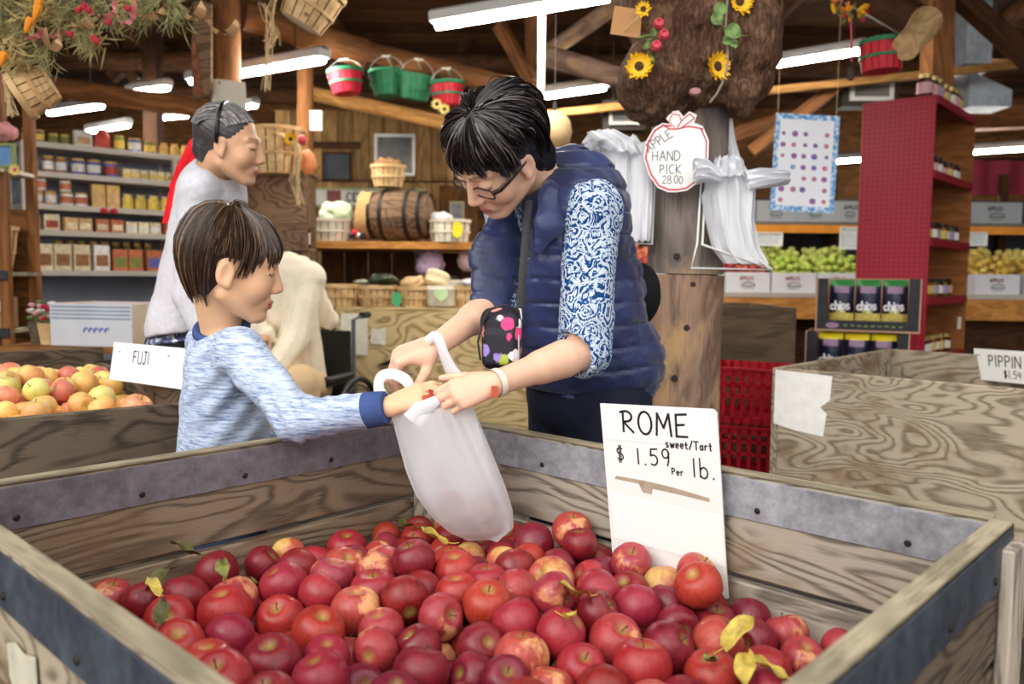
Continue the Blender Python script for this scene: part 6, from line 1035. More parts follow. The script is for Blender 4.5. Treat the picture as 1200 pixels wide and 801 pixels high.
for i, (px, py) in enumerate(((44, 8), (33, 30), (2, 70), (43, 15))): mb = MB(); mb.lathe([(0, -.03), (.01, -.015), (.016, .02), (.01, .03), (0, .02)], 8, Matrix.Translation(P(px, py, Yg - .12)) @ Matrix.Rotation(.4, 4, 'Y')); mb.build('orange_flower', M_['orange'], G_)
strands('raffia_bunch', 'raffia tassel below the tipped garland basket', [P(10, 78, 3.2), P(8, 95, 3.2), P(10, 115, 3.2), P(14, 135, 3.2)], 12, .015, M_['raffia'], .0025, 9)
T = thing('dried_corn', 'bundle of orange and red dried pods hung from the right beam', 'dried corn', P(998, 20, 4.5))
for i in range(26): q = P(985 + rn.uniform(-10, 34), rn.uniform(-4, 26), 4.5 + rn.uniform(-.06, .06)); mb = MB(); mb.lathe([(0, -.03), (.009, -.015), (.011, .005), (.006, .025), (0, .03)], 7, Matrix.Translation(q) @ Matrix.Rotation(rn.uniform(-1, 1), 4, 'Y') @ Matrix.Rotation(rn.uniform(-1, 1), 4, 'X')); mb.build('pod', [M_['orange'], M_['berry'], M_['leaf_g'], M_['petal_y']][i % 4], T)
mb = MB(); mb.tube([P(997, 25, 4.5), P(998, 50, 4.5), P(998, 72, 4.5)], .006, 6); mb.build('cord', M_['berry'], T); mb = MB(); mb.lathe([(0, -.04), (.018, -.03), (.02, .02), (.008, .04)], 8, Matrix.Translation(P(997, 86, 4.5))); mb.build('tassel', M_['bin_dark'], T)
o = log('log_stub', P(1062, 56, 4.55), P(1086, 24, 4.75), .075, .08, M_['splint'], None); tag(o, 'pale sawn branch stub fixed under the dark beam end', 'log')
# ---------------------------------------------------------------- cloth, skin and hair materials
def attr_mat(name, rough=.5, sss=0, spec=.35, bm=0):
    m, nt, b = newmat(name, rough, 0, spec); a = nd(nt, 'ShaderNodeVertexColor', layer_name='Col'); v = coords(nt); n = noise(nt, v, 60, 4, .6)
    c = mix(nt, ramp(nt, n, [(.35, .0), (.7, .08)]), a.outputs[0], srgb(206, 130, 100)); nt.links.new(c, b.inputs['Base Color'])
    if sss: b.inputs['Subsurface Weight'].default_value = sss; b.inputs['Subsurface Radius'].default_value = (.012, .005, .003); b.inputs['Subsurface Scale'].default_value = .6
    bump(nt, b, noise(nt, v, 260, 3, .6), .08, .002); return m
SKIN = attr_mat('skin', .48, .12)
def hair_mat(name, dark, light, grey=None, glo=.55, ghi=.75):
    m, nt, b = newmat(name, .38, 0, .5); v = coords(nt); n = noise(nt, v, 170, 3, .7); c = ramp(nt, n, [(.35, dark), (.68, light)])
    if grey: c = mix(nt, ramp(nt, mth(nt, 'MULTIPLY_ADD', noise(nt, v, 14, 2), .55, mth(nt, 'MULTIPLY', noise(nt, v, 330, 2), .5)), [(glo, 0), (ghi, .8)]), c, grey)
    nt.links.new(c, b.inputs['Base Color']); return m
def paisley():
    m, nt, b = newmat('paisley_cotton', .8, 0, .2); v = coords(nt); dv = nd(nt, 'ShaderNodeTexNoise', {'Vector': v, 'Scale': 16, 'Detail': 2}).outputs['Color']
    w = nd(nt, 'ShaderNodeVectorMath', {0: v, 1: nd(nt, 'ShaderNodeVectorMath', {0: dv, 1: (.085, .085, .085)}, operation='MULTIPLY').outputs[0]}, operation='ADD').outputs[0]
    d1 = nd(nt, 'ShaderNodeTexVoronoi', {'Vector': w, 'Scale': 21}).outputs['Distance']; d2 = nd(nt, 'ShaderNodeTexVoronoi', {'Vector': w, 'Scale': 58}).outputs['Distance']; d3 = nd(nt, 'ShaderNodeTexVoronoi', {'Vector': v, 'Scale': 120}).outputs['Distance']
    s1 = mth(nt, 'SINE', mth(nt, 'MULTIPLY', d1, 30)); s2 = mth(nt, 'SINE', mth(nt, 'MULTIPLY', d2, 17)); s = mth(nt, 'MULTIPLY_ADD', s2, .75, mth(nt, 'MULTIPLY_ADD', d3, .6, mth(nt, 'MULTIPLY', s1, .8)))
    c = ramp(nt, mth(nt, 'MULTIPLY_ADD', s, .25, .45), [(.34, srgb(22, 58, 112)), (.49, srgb(52, 104, 160)), (.535, srgb(206, 214, 222)), (.62, srgb(214, 220, 226)), (.655, srgb(60, 112, 166)), (.74, srgb(196, 206, 216))]); nt.links.new(c, b.inputs['Base Color']); bump(nt, b, noise(nt, v, 40), .3, .006); return m
def heather(name, dark, light):
    m, nt, b = newmat(name, .9, 0, .15); v = coords(nt); mp = nd(nt, 'ShaderNodeMapping', {'Vector': v, 'Rotation': (0, .12, 0), 'Scale': (.16, .3, 1.6)}).outputs[0]; n = noise(nt, mp, 130, 5, .75); n2 = noise(nt, v, 7, 3)
    c = ramp(nt, mth(nt, 'MULTIPLY_ADD', n2, .25, mth(nt, 'MULTIPLY', n, .85)), [(.40, dark), (.50, tuple((a + c_) / 2 for a, c_ in zip(dark, light))), (.62, light)]); nt.links.new(c, b.inputs['Base Color']); bump(nt, b, noise(nt, v, 45, 4), .35, .008); return m
def cloth(name, col, var=.1, sc=12, bmp=.35, rough=.85): return plain(name, col, rough, var=var, scale=sc, bmp=bmp, spec=.2)
class Head:
    """local frame: x towards the person's left, y forward, z up"""
    def __init__(s, c, f, u, sc=1.0):
        s.c = np.array(c, float); f = np.array(f, float); f /= np.linalg.norm(f); u = np.array(u, float); u -= f * (u @ f); u /= np.linalg.norm(u); s.M = np.array([np.cross(u, f), f, u]).T; s.s = sc
    def p(s, x, y, z): return s.c + s.s * (s.M @ np.array([x, y, z]))
    def loc(s, P_): return ((P_ - s.c) @ s.M) / s.s
    def e(s, S, c, r, k=.01, mode='add'): S.ell(s.p(*c), np.array(r) * s.s, s.M, k, mode)
    def l(s, S, a, b, ra, rb=None, k=.01, mode='add'): S.limb(s.p(*a), s.p(*b), ra * s.s, (rb or ra) * s.s, k, mode)
    def face(s, S, child=False, old=False):
        s.e(S, (0, -.018, .042), (.074, .094, .084), .02); s.e(S, (0, .030, -.018), (.062, .064, .080), .03)
        if child: s.e(S, (0, .02, .03), (.068, .072, .07), .02)
        for q in (-1, 1):
            s.l(S, (q * .050, .0, -.05), (q * .018, .068, -.090), .020, .017, .02); s.e(S, (q * .036, .060, -.020), (.028, .028, .030) if not child else (.032, .031, .034), .02)
            s.l(S, (q * .012, .086, .040), (q * .046, .067, .038), .007, .006, .014)
            s.e(S, (q * .031, .102, .019), (.019, .016, .011), .010, 'sub'); s.e(S, (q * .0315, .0765, .017), (.0175, .0145, .0125), .004)
            s.e(S, (q * .0095, .100, -.026), (.0085, .009, .0075), .006); s.l(S, (q * .030, .0865, .011), (q * .016, .0885, .010), .0022, .002, .003)
            s.e(S, (q * .075, -.006, -.002), (.008, .020, .031), .006); s.e(S, (q * .083, -.002, .0), (.006, .011, .020), .004, 'sub'); s.e(S, (q * .074, .004, -.026), (.007, .009, .010), .006)
        s.l(S, (0, .089, .026), (0, .107, -.018), .0075, .0115, .008); s.e(S, (0, .110, -.020), (.0105, .0095, .0085), .005)
        s.e(S, (0, .080, -.058), (.030, .020, .022), .012)
        for q in (-1, 1): s.l(S, (q * .001, .1005, -.0535), (q * .021, .0905, -.0575), .0048, .0028, .003); s.l(S, (q * .001, .0985, -.0645), (q * .019, .0895, -.0600), .0056, .003, .003)
        s.l(S, (-.020, .0965, -.0590), (.020, .0965, -.0590), .0013, .0013, .002, 'sub')
        s.e(S, (0, .079, -.090), (.021, .019, .017), .012)
    def colour(s, P_, base, lip=(.62, .22, .2), brow=(.05, .04, .035), cheek=.5):
        q = s.loc(P_); C = np.tile(np.array(base), (len(P_), 1)); ax = np.abs(q[:, 0]); f = q[:, 1]
        def put_(w, c): C[:] = C * (1 - w[:, None]) + np.array(c) * w[:, None]
        put_(np.exp(-(((ax - .04) / .022) ** 2 + ((q[:, 2] + .022) / .022) ** 2)) * cheek * .5 * (f > .03), np.array(base) * (1.05, .72, .68))
        put_(np.exp(-((ax / .012) ** 2 + ((q[:, 2] + .02) / .012) ** 2)) * .3 * (f > .09), np.array(base) * (1.0, .75, .7))
        k = (ax < .022) & (np.abs(q[:, 2] + .0585) < .0105 * (1 - (ax / .024) ** 2)) & (f > .075); put_(k * .8, lip)
        k = (np.abs(q[:, 2] + .0588 - .00) < .0011) & (ax < .02) & (f > .07); put_(k * .8, np.array(lip) * .35)
        zb = .0385 + .004 - ((ax - .030) / .03) ** 2 * .004; k = (np.abs(q[:, 2] - zb) < .0032) & (ax > .011) & (ax < .048) & (f > .055); put_(k * .75, brow)
        zl = .0095 + ((ax - .031) / .017) ** 2 * .0035; k = (np.abs(q[:, 2] - zl) < .0019) & (np.abs(ax - .031) < .0165) & (f > .06); put_(k * .95, (.02, .015, .012))
        return C
    def hair(s, name, mats, parent, rad, cen, phi1, n, length, r=.0021, seed=0, crown=(0, -.035), lift=.006, droop=.2, wild=.02, start=1.25, tufts=60, pull=.6, npt=9, wts=(5, 4, 1.4)):
        rg = random.Random(seed); mb = MB(); rx, ry, rz = rad; tc = sorted(rg.uniform(-math.pi, math.pi) for _ in range(tufts)); tv = {t: (rg.gauss(0, 1), rg.uniform(.86, 1.05), rg.uniform(.3, 1.6)) for t in tc}
        def pt(th, ph, h):
            cx, cy = crown; k = max(0, 1 - ph / 1.3)
            if ph <= 1.5708: sp, cp = math.sin(ph), math.cos(ph); x, y, z = (rx + h) * sp * math.sin(th), (ry + h) * sp * math.cos(th), (rz + h) * cp
            else: e = ph - 1.5708; sp = 1 - droop * e * e; x, y, z = (rx + h) * sp * math.sin(th), (ry + h) * sp * math.cos(th), -rz * e
            return s.p(cen[0] + x + cx * k, cen[1] + y + cy * k, cen[2] + z)
        for i in range(n):
            th = rg.uniform(-math.pi, math.pi); ct = min(tc, key=lambda t: abs(t - th)); sw, ln, lf = tv[ct]; pe = phi1(th) * rg.uniform(.96, 1.02) * (.5 + .5 * ln); p0 = rg.uniform(.02, 1) ** .7 * min(start, pe - .35); p1 = min(pe, p0 + length * rg.uniform(.8, 1.2)) if rg.random() < .5 else pe
            if p1 - p0 < .2: continue
            h0 = lift * rg.uniform(.1, 1.0) * lf; pts = []; rr = []
            for j in range(npt): t = j / (npt - 1); pts.append(pt(th + (ct + sw * wild * 3 - th) * pull * t * t + wild * math.sin(4 * t + i) * .6, p0 + (p1 - p0) * t, h0 * (.3 + .7 * math.sin(math.pi * min(1, t * .85 + .1))) + .004 * max(0, t - .7) * sw)); rr.append(r * s.s * (1 - .8 * t ** 2.4) * rg.uniform(.9, 1.1))
            mb.tube(pts, rr, 3, cap=False, mi=rg.choices((0, 1, 2), wts)[0])
        return mb.build(name, mats, parent)
def hand(S, w, d, n, right, sc, curls, spread=.0, thumb=(.5, .35, .35), tc=.5, k=.006, lens=None, fat=1.0, ab=None):
    """palm, four fingers and a thumb added to the body solid. d: wrist to knuckles, n: back of the hand"""
    w = np.array(w, float); d = np.array(d, float); d /= np.linalg.norm(d); n = np.array(n, float); n -= d * (n @ d); n /= np.linalg.norm(n); t = np.cross(n, d) if right else np.cross(d, n); tips = []
    offs = (.027, .009, -.009, -.025); kl = (.088, .092, .087, .078); L = lens or ((.042, .025, .020), (.046, .028, .021), (.042, .026, .020), (.033, .020, .018)); fr = (.0088, .0090, .0085, .0075)
    for i in range(4):
        kn = w + sc * (d * kl[i] + t * offs[i] + n * (.002 - .004 * (i == 3))); S.limb(w + sc * (t * offs[i] * .55 + d * .008), kn, sc * .0145 * fat, sc * .0115 * fat, .010)
        a = spread * (1.5 - i) * .12 + (ab[i] if ab else 0); dd = d * math.cos(a) + t * math.sin(a); p = kn; ang = 0; c = curls[i]; c = c if hasattr(c, '__len__') else (c, c * 1.05, c * .7)
        r0 = fr[i] * sc * fat
        for j in range(3):
            ang += c[j]; v = dd * math.cos(ang) - n * math.sin(ang); q = p + v * L[i][j] * sc; S.limb(p, q, r0 * (1.05 - .1 * j), r0 * (.95 - .12 * j), .003); p = q
        tips.append(p)
    S.limb(w + sc * d * .03, w + sc * d * .075, sc * .016 * fat, sc * .014 * fat, .012, sq=(n, .75)); S.ell(w + sc * (d * .04 + t * .02 - n * .008), np.array((.026, .02, .016)) * sc, np.array([d, t, n]).T, .012)
    a = w + sc * (d * .022 + t * .020 - n * .004); v = d * thumb[0] + t * thumb[1] - n * thumb[2]; v /= np.linalg.norm(v); b = a + v * .040 * sc; S.limb(a, b, .0125 * sc * fat, .0105 * sc * fat, .009)
    v2 = v * math.cos(tc) + (d * .8 - t * .5 - n * .3) * math.sin(tc); v2 /= np.linalg.norm(v2); c = b + v2 * .031 * sc; S.limb(b, c, .0105 * sc * fat, .0095 * sc * fat, .004); v3 = v2 * .85 + (d * .5 - t * .4) * .5 * tc; v3 /= np.linalg.norm(v3); e = c + v3 * .025 * sc; S.limb(c, e, .0098 * sc * fat, .0075 * sc * fat, .003); tips.append(e); return tips
def foot(S, a, f, L=.24, r=.042, k=.02):
    a = np.array(a, float); f = np.array((f[0], f[1], 0), float); f /= np.linalg.norm(f); S.limb(a * (1, 1, 0) + (0, 0, r) - f * .05, a * (1, 1, 0) + (0, 0, r * .8) + f * (L - .09), r, r * .8, k)
NV = lambda v: np.array(v, float) / np.linalg.norm(v)
# ================================================================ woman in the blue vest
HW = Head((-.029, 1.774, 1.399), (-.578, -.251, -.776), (-.394, -.747, .535))
Sm = bp(646, 243, 1.92); wl = NV((.52, -.85, -.02)); wf = NV((-.85, -.52, 0)); LS = Sm + wl * .158 + (0, 0, -.012); RS = Sm - wl * .158 + (-.01, 0, 0)
PEL = bp(688, 452, 2.0); WAI = PEL * .55 + Sm * .45; LE = bp(684, 412, 1.74); LW = bp(580, 449, 1.585); RE = bp(588, 350, 1.90); RW = bp(516, 401, 1.69)
base = Vector((PEL[0], PEL[1], 0)); WT = thing('person', 'woman in a navy quilted vest and paisley blouse holding a plastic bag', 'person', base)
lo = (-.36, 1.38, -.01); hi = (.50, 2.35, 1.56)
B = Solid(lo, hi, .0034); HW.face(B)
nb = HW.p(0, -.045, -.075); B.limb(HW.p(0, -.03, -.04), nb, .054, .052, .02); B.limb(nb, Sm + (0, 0, .03), .053, .062, .02)
B.limb(Sm, WAI, .09, .085, .03, sq=(wf, .7)); B.limb(WAI, PEL, .085, .1, .03); B.limb(LS, RS, .05, .05, .03)
for s_, E_, W_ in ((LS, LE, LW), (RS, RE, RW)): B.limb(s_, E_, .042, .037, .01); B.limb(E_, W_, .038, .0245, .01, sq=((0, 1, 0), 1.0)); B.limb(E_ * .75 + W_ * .25, E_ * .5 + W_ * .5, .0395, .034, .01)
for s_, q in ((1, (.02, -.03)), (-1, (0, .06))):
    hp_ = PEL + wl * .085 * s_ + (0, 0, -.03); kn = np.array([hp_[0] + q[0] - .02, hp_[1] + .02, .47]); an = np.array([hp_[0] + .03 + q[0], hp_[1] + .03, .08]); B.limb(hp_, kn, .075, .05, .02); B.limb(kn, an, .045, .032, .02); foot(B, an, (wf[0], wf[1] + .15))
lt = hand(B, LW, (-.90, -.22, -.26), (.0, -.9, .42), False, .88, [(.6, .8, .5), (.62, .8, .5), (.66, .8, .5), (.72, .75, .5)], .2, (.8, .5, .3), .2)
rt = hand(B, RW, (-.93, -.18, -.32), (-.28, -.42, .86), True, 1.04, [(1.0, .55, .3), (.95, .9, .5), (1.0, .95, .5), (1.0, .95, .6)], .1, (.6, .45, .65), .35)
base_skin = srgb(228, 186, 158); B.build('body', SKIN, WT, lambda p: HW.colour(p, base_skin, lip=srgb(206, 96, 108), brow=srgb(110, 88, 76), cheek=.7))
# blouse
BL_ = Solid(lo, hi, .006); BL_.limb(Sm, WAI, .115, .11, .04, sq=(wf, .78)); BL_.limb(WAI, PEL, .11, .12, .03); BL_.limb(LS, RS, .062, .062, .03)
BL_.limb(LS, LS * .25 + LE * .75, .059, .057, .02); LC = LE * .62 + LW * .38; BL_.limb(LS * .25 + LE * .75, LE, .057, .056, .01); BL_.limb(LE, LE * .76 + LW * .24, .055, .050, .01)
BL_.limb(RS, RE, .058, .05, .02); BL_.limb(RE, RE * .72 + RW * .28, .05, .045, .01)
BL_.limb(LE * .74 + LW * .26, LW, .060, .06, .003, 'sub'); BL_.limb(RE * .7 + RW * .3, RW, .06, .06, .003, 'sub'); BL_.ell(nb + wf * .045 + (0, 0, -.03), (.06, .05, .07), k=.02, mode='sub')
BL_.warp(lambda p: .0035 * vnoise(p, 45, 5) + .002 * vnoise(p, 110, 6)); BL_.build('blouse', paisley(), WT)
# vest
VS = Solid(lo, hi, .0055); axis = NV(Sm - PEL); hem = PEL + (0, 0, -.005)
VS.ell(Sm * .75 + WAI * .25 + wf * -.01, (.185, .15, .19), np.array([wl, wf, axis]).T, .05); VS.ell(WAI + wf * -.012, (.178, .152, .2), np.array([wl, wf, axis]).T, .05); VS.ell(PEL + wf * -.02 + (0, 0, .06), (.185, .162, .15), None if False else np.array([wl, wf, (0, 0, 1)]).T, .05); VS.limb(LS * .8 + Sm * .2, RS * .8 + Sm * .2, .072, .072, .04)
VS.cut(hem + (0, 0, -.012) , (-.12, 0, -1))
VS.limb(LS + wl * .015 + (0, 0, -.005), LE + (0, -.03, .0), .060, .062, .012, 'sub'); VS.limb(RS - wl * .035, RE, .05, .06, .012, 'sub')
VS.ell(Sm + wf * .15 - wl * .035 + (0, 0, -.09), (.07, .13, .2), np.array([wl, wf, (0, 0, 1)]).T, .015, 'sub'); VS.ell(nb + wf * .02 + (0, 0, .02), (.062, .062, .09), k=.015, mode='sub')
VS.ell(HW.p(0, 0, 0), (.095, .1, .1), k=.01, mode='sub')
# far front panel hanging open, and the stand-up collar
VS.ell(bp(606, 290, 1.76), (.036, .11, .10), k=.012, mode='sub')
pa, pb, pc_ = bp(604, 235, 1.92), bp(580, 300, 1.86), bp(574, 366, 1.82)
VS.limb(pa, pb, .040, .056, .02, sq=((.25, -.95, 0), .42)); VS.limb(pb, pc_, .056, .045, .02, sq=((.25, -.95, 0), .42))
def quilt(p):
    h = (p - PEL) @ NV((.05, .1, 1)) + .02 * np.sin((p - PEL) @ wf * 9) ; s = np.abs(np.sin(np.pi * h / .050)); lap = np.exp(-np.minimum(1e3, np.linalg.norm((p - bp(648, 245, 1.77)) * (1, .8, .7), axis=1) / .055) ** 4); return (1 - lap) * .0068 * np.exp(-(s / .22) ** 2) + .003 * vnoise(p, 42, 8) * (s > .2) + .0012 * vnoise(p, 120, 9)
VS.warp(quilt)
m, nt, b = newmat('navy_quilted_nylon', .42, 0, .5); v = coords(nt); nt.links.new(ramp(nt, noise(nt, v, 9, 4), [(.3, srgb(22, 30, 66)), (.7, srgb(40, 54, 104))]), b.inputs['Base Color']); bump(nt, b, noise(nt, v, 55, 4, .6, .5), .35, .006); b.inputs['Sheen Weight'].default_value = .2; M_['vest'] = m
vo_ = VS.build('vest', m, WT)
CO = Solid(bp(645, 245, 1.8) - .16, bp(645, 245, 1.8) + .16, .004)
for a_, b_, r1, r2 in ((bp(628, 203, 1.90), bp(654, 203, 1.86), .02, .024), (bp(654, 203, 1.86), bp(650, 232, 1.79), .024, .034), (bp(650, 232, 1.79), bp(644, 262, 1.755), .034, .032), (bp(644, 262, 1.755), bp(630, 292, 1.76), .030, .012)): CO.limb(a_, b_, r1, r2, .014, sq=((.35, -.9, .2), .5))
CO.warp(lambda p: .002 * vnoise(p, 40, 3)); CO.build('collar', m, vo_)
# trousers
TR = Solid((-.05, 1.6, -.01), (.5, 2.35, 1.0), .008); TR.ell(PEL + (0, 0, -.02), (.165, .135, .12), np.array([wl, wf, (0, 0, 1)]).T, .03)
for s_, q in ((1, (.02, -.03)), (-1, (0, .06))): hp_ = PEL + wl * .085 * s_ + (0, 0, -.03); kn = np.array([hp_[0] + q[0] - .02, hp_[1] + .02, .47]); an = np.array([hp_[0] + .03 + q[0], hp_[1] + .03, .08]); TR.limb(hp_, kn, .098, .068, .03); TR.limb(kn, an, .068, .058, .02)
TR.cut((0, 0, .07), (0, 0, -1)); TR.warp(lambda p: .003 * vnoise(p, 30, 11)); TR.build('trousers', cloth('dark_navy_cotton', srgb(30, 34, 50), .2), WT)
# hair: solid base plus locks
def hair_set(nm, *cols): return [plain('%s_%d' % (nm, i), c, .36, var=.25, scale=70, spec=.5) for i, c in enumerate(cols)]
HM = hair_set('black_hair', srgb(24, 20, 21), srgb(46, 39, 39), srgb(92, 84, 81))
HB = Solid(HW.c - .19, HW.c + .19, .004); HW.e(HB, (0, -.022, .044), (.082, .102, .088), .02); HW.e(HB, (0, -.06, -.03), (.072, .052, .075), .03); HW.e(HB, (0, -.07, -.06), (.066, .038, .055), .02); HW.e(HB, (0, .112, -.012), (.068, .07, .062), .012, 'sub'); HW.e(HB, (0, .06, -.10), (.1, .085, .075), .012, 'sub')
for q in (-1, 1): HW.e(HB, (q * .085, .020, -.028), (.03, .034, .03), .01, 'sub'); HW.e(HB, (q * .082, -.008, -.014), (.022, .016, .026), .006, 'sub')
HB.warp(lambda p: .0025 * vnoise(HW.loc(p) * (1, .35, .35), 190, 3)); hb = HB.build('hair', HM[0], WT)
hr = ((.085, .107, .093), (0, -.022, .044))
HW.hair('hair_locks', HM, hb, *hr, lambda th: 1.42 if abs(th) < .85 else (1.85 if abs(th) < 1.25 else (1.62 if abs(th) < 1.9 else 2.7)), 1500, .9, .0020, 1, (.006, .028), .014, .26, .035)
HW.hair('fringe', HM, hb, *hr, lambda th: 1.62 if abs(th) < .8 else (1.95 if abs(th) < 1.3 else 1.4), 520, 1.4, .0019, 5, (.006, .028), .017, .2, .04, start=.9, tufts=40)
HW.hair('nape_locks', HM, hb, (.08, .10, .088), (0, -.022, .040), lambda th: 2.9 if abs(th) > 1.85 else 1.5, 420, 1.2, .0020, 9, (0, .0), .02, .34, .06, tufts=30, wts=(5, 4, .5))
# spectacles
GM = plain('patterned_spectacle_frame', srgb(70, 54, 48), .3, .3, var=.5, scale=120); m, nt, b = newmat('spectacle_lens', .03, 0, .5); b.inputs['Base Color'].default_value = (.96, .93, .92, 1); tp = nd(nt, 'ShaderNodeBsdfTransparent'); mx_ = nd(nt, 'ShaderNodeMixShader', {0: .1}); nt.links.new(tp.outputs[0], mx_.inputs[1]); nt.links.new(b.outputs[0], mx_.inputs[2]); nt.links.new(mx_.outputs[0], nt.nodes['Material Output'].inputs[0]); LENS = m
gl_ = bpy.data.objects.new('spectacles', None); link(gl_, WT); mb = MB()
def rr_(cx, q): return [(cx + .0245 * q * (abs(math.cos(t)) ** .6) * (1 if math.cos(t) > 0 else -1), .0965 - .010 * (1 + q * math.cos(t)) * .5, .002 + .0155 * (abs(math.sin(t)) ** .7) * (1 if math.sin(t) > 0 else -1)) for t in np.linspace(0, 2 * math.pi, 21)]
for q in (-1, 1):
    pts = [HW.p(*p) for p in rr_(q * .032, q)]; mb.tube(pts, .0016, 6, cap=False); mb.tube([HW.p(q * .0565, .088, .008), HW.p(q * .071, .075, .012), HW.p(q * .078, .03, .012), HW.p(q * .079, -.005, .012)], [.0035, .0035, .0026, .0016], 6, flat=2.0, ref=HW.M[:, 2]); m2 = MB(); m2.add([HW.p(q * .032, .0925, .002)] + [HW.p(p[0], p[1], p[2]) for p in rr_(q * .032, q)[:-1]], [(0, i + 1, (i + 1) % 20 + 1) for i in range(20)]); m2.build('lens', LENS, gl_)
mb.tube([HW.p(-.009, .0965, .004), HW.p(0, .102, .007), HW.p(.009, .0965, .004)], .0016, 6); mb.build('frame', GM, gl_)
# wrist band
dL = NV((-1, -.12, -.22)); mb = MB(); mb.tube([LW - NV(LW - LE) * .010, LW + NV(LW - LE) * .004], .0285, 20, cap=False); o = mb.build('wrist_band', plain('white_watch_strap', srgb(236, 228, 214), .4), WT); mb = MB(); c_ = LW + np.array((0, -.0285, -.012)); mb.box(c_, (.013, .006, .022)); mb.build('clasp', plain('red_bead', srgb(190, 84, 60), .3), o)
# handbag behind her and flowered purse
lump('handbag', 'black shoulder bag behind the blue vest', 'handbag', P(745, 345, 2.16), (.065, .09, .085), cloth('black_canvas', srgb(26, 25, 28)), .08, 61, f=10)
m, nt, b = newmat('flowered_black_fabric', .7); v = coords(nt); vo = nd(nt, 'ShaderNodeTexVoronoi', {'Vector': v, 'Scale': 30}); nz = noise(nt, v, 80, 3); d_ = mth(nt, 'MULTIPLY_ADD', nz, .35, vo.outputs['Distance']); hue = nd(nt, 'ShaderNodeSeparateColor', {0: vo.outputs['Color']}).outputs[0]
fc = ramp(nt, hue, [(.0, srgb(232, 70, 130)), (.3, srgb(238, 150, 140)), (.5, srgb(244, 238, 240)), (.68, srgb(150, 130, 200)), (.85, srgb(170, 186, 70))], 'CONSTANT'); nt.links.new(mix(nt, ramp(nt, d_, [(.56, 1), (.63, 0)]), srgb(34, 30, 42), fc), b.inputs['Base Color'])
T = thing('crossbody_purse', 'small black purse printed with pink and white flowers on a black strap', 'purse', P(590, 400, 1.70)); S = Solid(bp(590, 400, 1.72) - .14, bp(590, 400, 1.72) + .14, .004); c_ = bp(588, 400, 1.715); Rp = np.array([NV((.9, -.25, .0)), NV((.25, .9, 0)), (0, 0, 1)]).T
S.box(c_, (.042, .020, .058), Rp, .018, .01); S.box(c_ + (-.004, 0, .045), (.036, .016, .024), Rp, .016, .02); S.box(c_ - Rp[:, 1] * .022 + (0, 0, -.012), (.034, .008, .036), Rp, .008, .006); S.build('pouch', m, T)
BK = plain('black_webbing', srgb(34, 33, 36), .6); mb = MB(); mb.tube([P(566, 378, 1.70), P(575, 362, 1.69), P(590, 357, 1.685), P(606, 362, 1.69), P(612, 380, 1.695)], .003, 6); mb.tube([P(566, 378, 1.70), P(560, 400, 1.69), P(563, 422, 1.69)], .0022, 6); mb.build('piping', BK, T)
mb = MB(); mb.tube([P(609, 372, 1.70), P(611, 340, 1.705), P(614, 300, 1.72), P(617, 262, 1.75), P(620, 235, 1.775)], .008, 8, flat=.25, ref=(0, 1, 0)); mb.build('strap', BK, T); mb = MB(); mb.tube([P(609, 384, 1.695), P(610, 372, 1.695), P(609, 362, 1.70)], .0045, 8); mb.tube([P(608, 392, 1.69), P(608, 420, 1.69)], .002, 5); mb.build('buckle', plain('nickel', srgb(190, 190, 196), .3, .9), T)
# ================================================================ boy in the heather shirt
HB_ = Head((-.607, 1.79, 1.160), (.925, .27, -.235), (.27, -.06, .96), .97); bf = NV((.80, .60, 0)); br = NV((.6, -.8, 0))
NBk = bp(262, 392, 1.84); bRS = NBk + br * .105 + (0, 0, -.03); bLS = NBk - br * .105 + (0, 0, -.03); bE = bp(350, 492, 1.625); bW = bp(455, 477, 1.595); bP = bp(264, 575, 1.90); lE = bLS + (.06, .05, -.2); lW = lE + (.12, .02, -.10)
BT = thing('person', 'boy in a blue heather shirt putting a red apple into the bag', 'person', (bP[0], bP[1], 0)); lo = (-.84, 1.42, -.01); hi = (-.10, 2.15, 1.34)
B = Solid(lo, hi, .0032); HB_.face(B, child=True); B.limb(HB_.p(0, -.03, -.045), NBk + (0, 0, .0), .044, .046, .02); B.limb(NBk + (0, 0, -.02), NBk + (0, 0, -.1), .045, .06, .02); B.limb(NBk + (0, 0, -.1), bP, .07, .085, .03); B.limb(bLS, bRS, .034, .034, .03)
for a_, e_, w_ in ((bRS, bE, bW), (bLS, lE, lW)): B.limb(a_, e_, .033, .029, .01); B.limb(e_, w_, .029, .019, .01)
for s_ in (1, -1): hp_ = bP + br * .06 * s_ + (0, 0, -.03); kn = hp_ * (1, 1, 0) + (.02, .0, .33); an = hp_ * (1, 1, 0) + (0, 0, .06); B.limb(hp_, kn, .055, .042, .02); B.limb(kn, an, .04, .028, .02); foot(B, an, bf, .19, .034)
bt_ = hand(B, bW, (.84, .10, .34), (-.25, -.62, .72), True, .75, [(.35, .5, .45), (.4, .55, .5), (.45, .6, .5), (.5, .6, .5)], .7, (.8, -.1, .7), .1, fat=1.1)
hand(B, lW, (.8, .1, -.5), (.3, .6, .6), False, .8, [.4, .45, .5, .5])
bskin = srgb(230, 184, 146); B.build('body', SKIN, BT, lambda p: HB_.colour(p, bskin, lip=srgb(196, 104, 96), brow=srgb(96, 66, 48), cheek=.8))
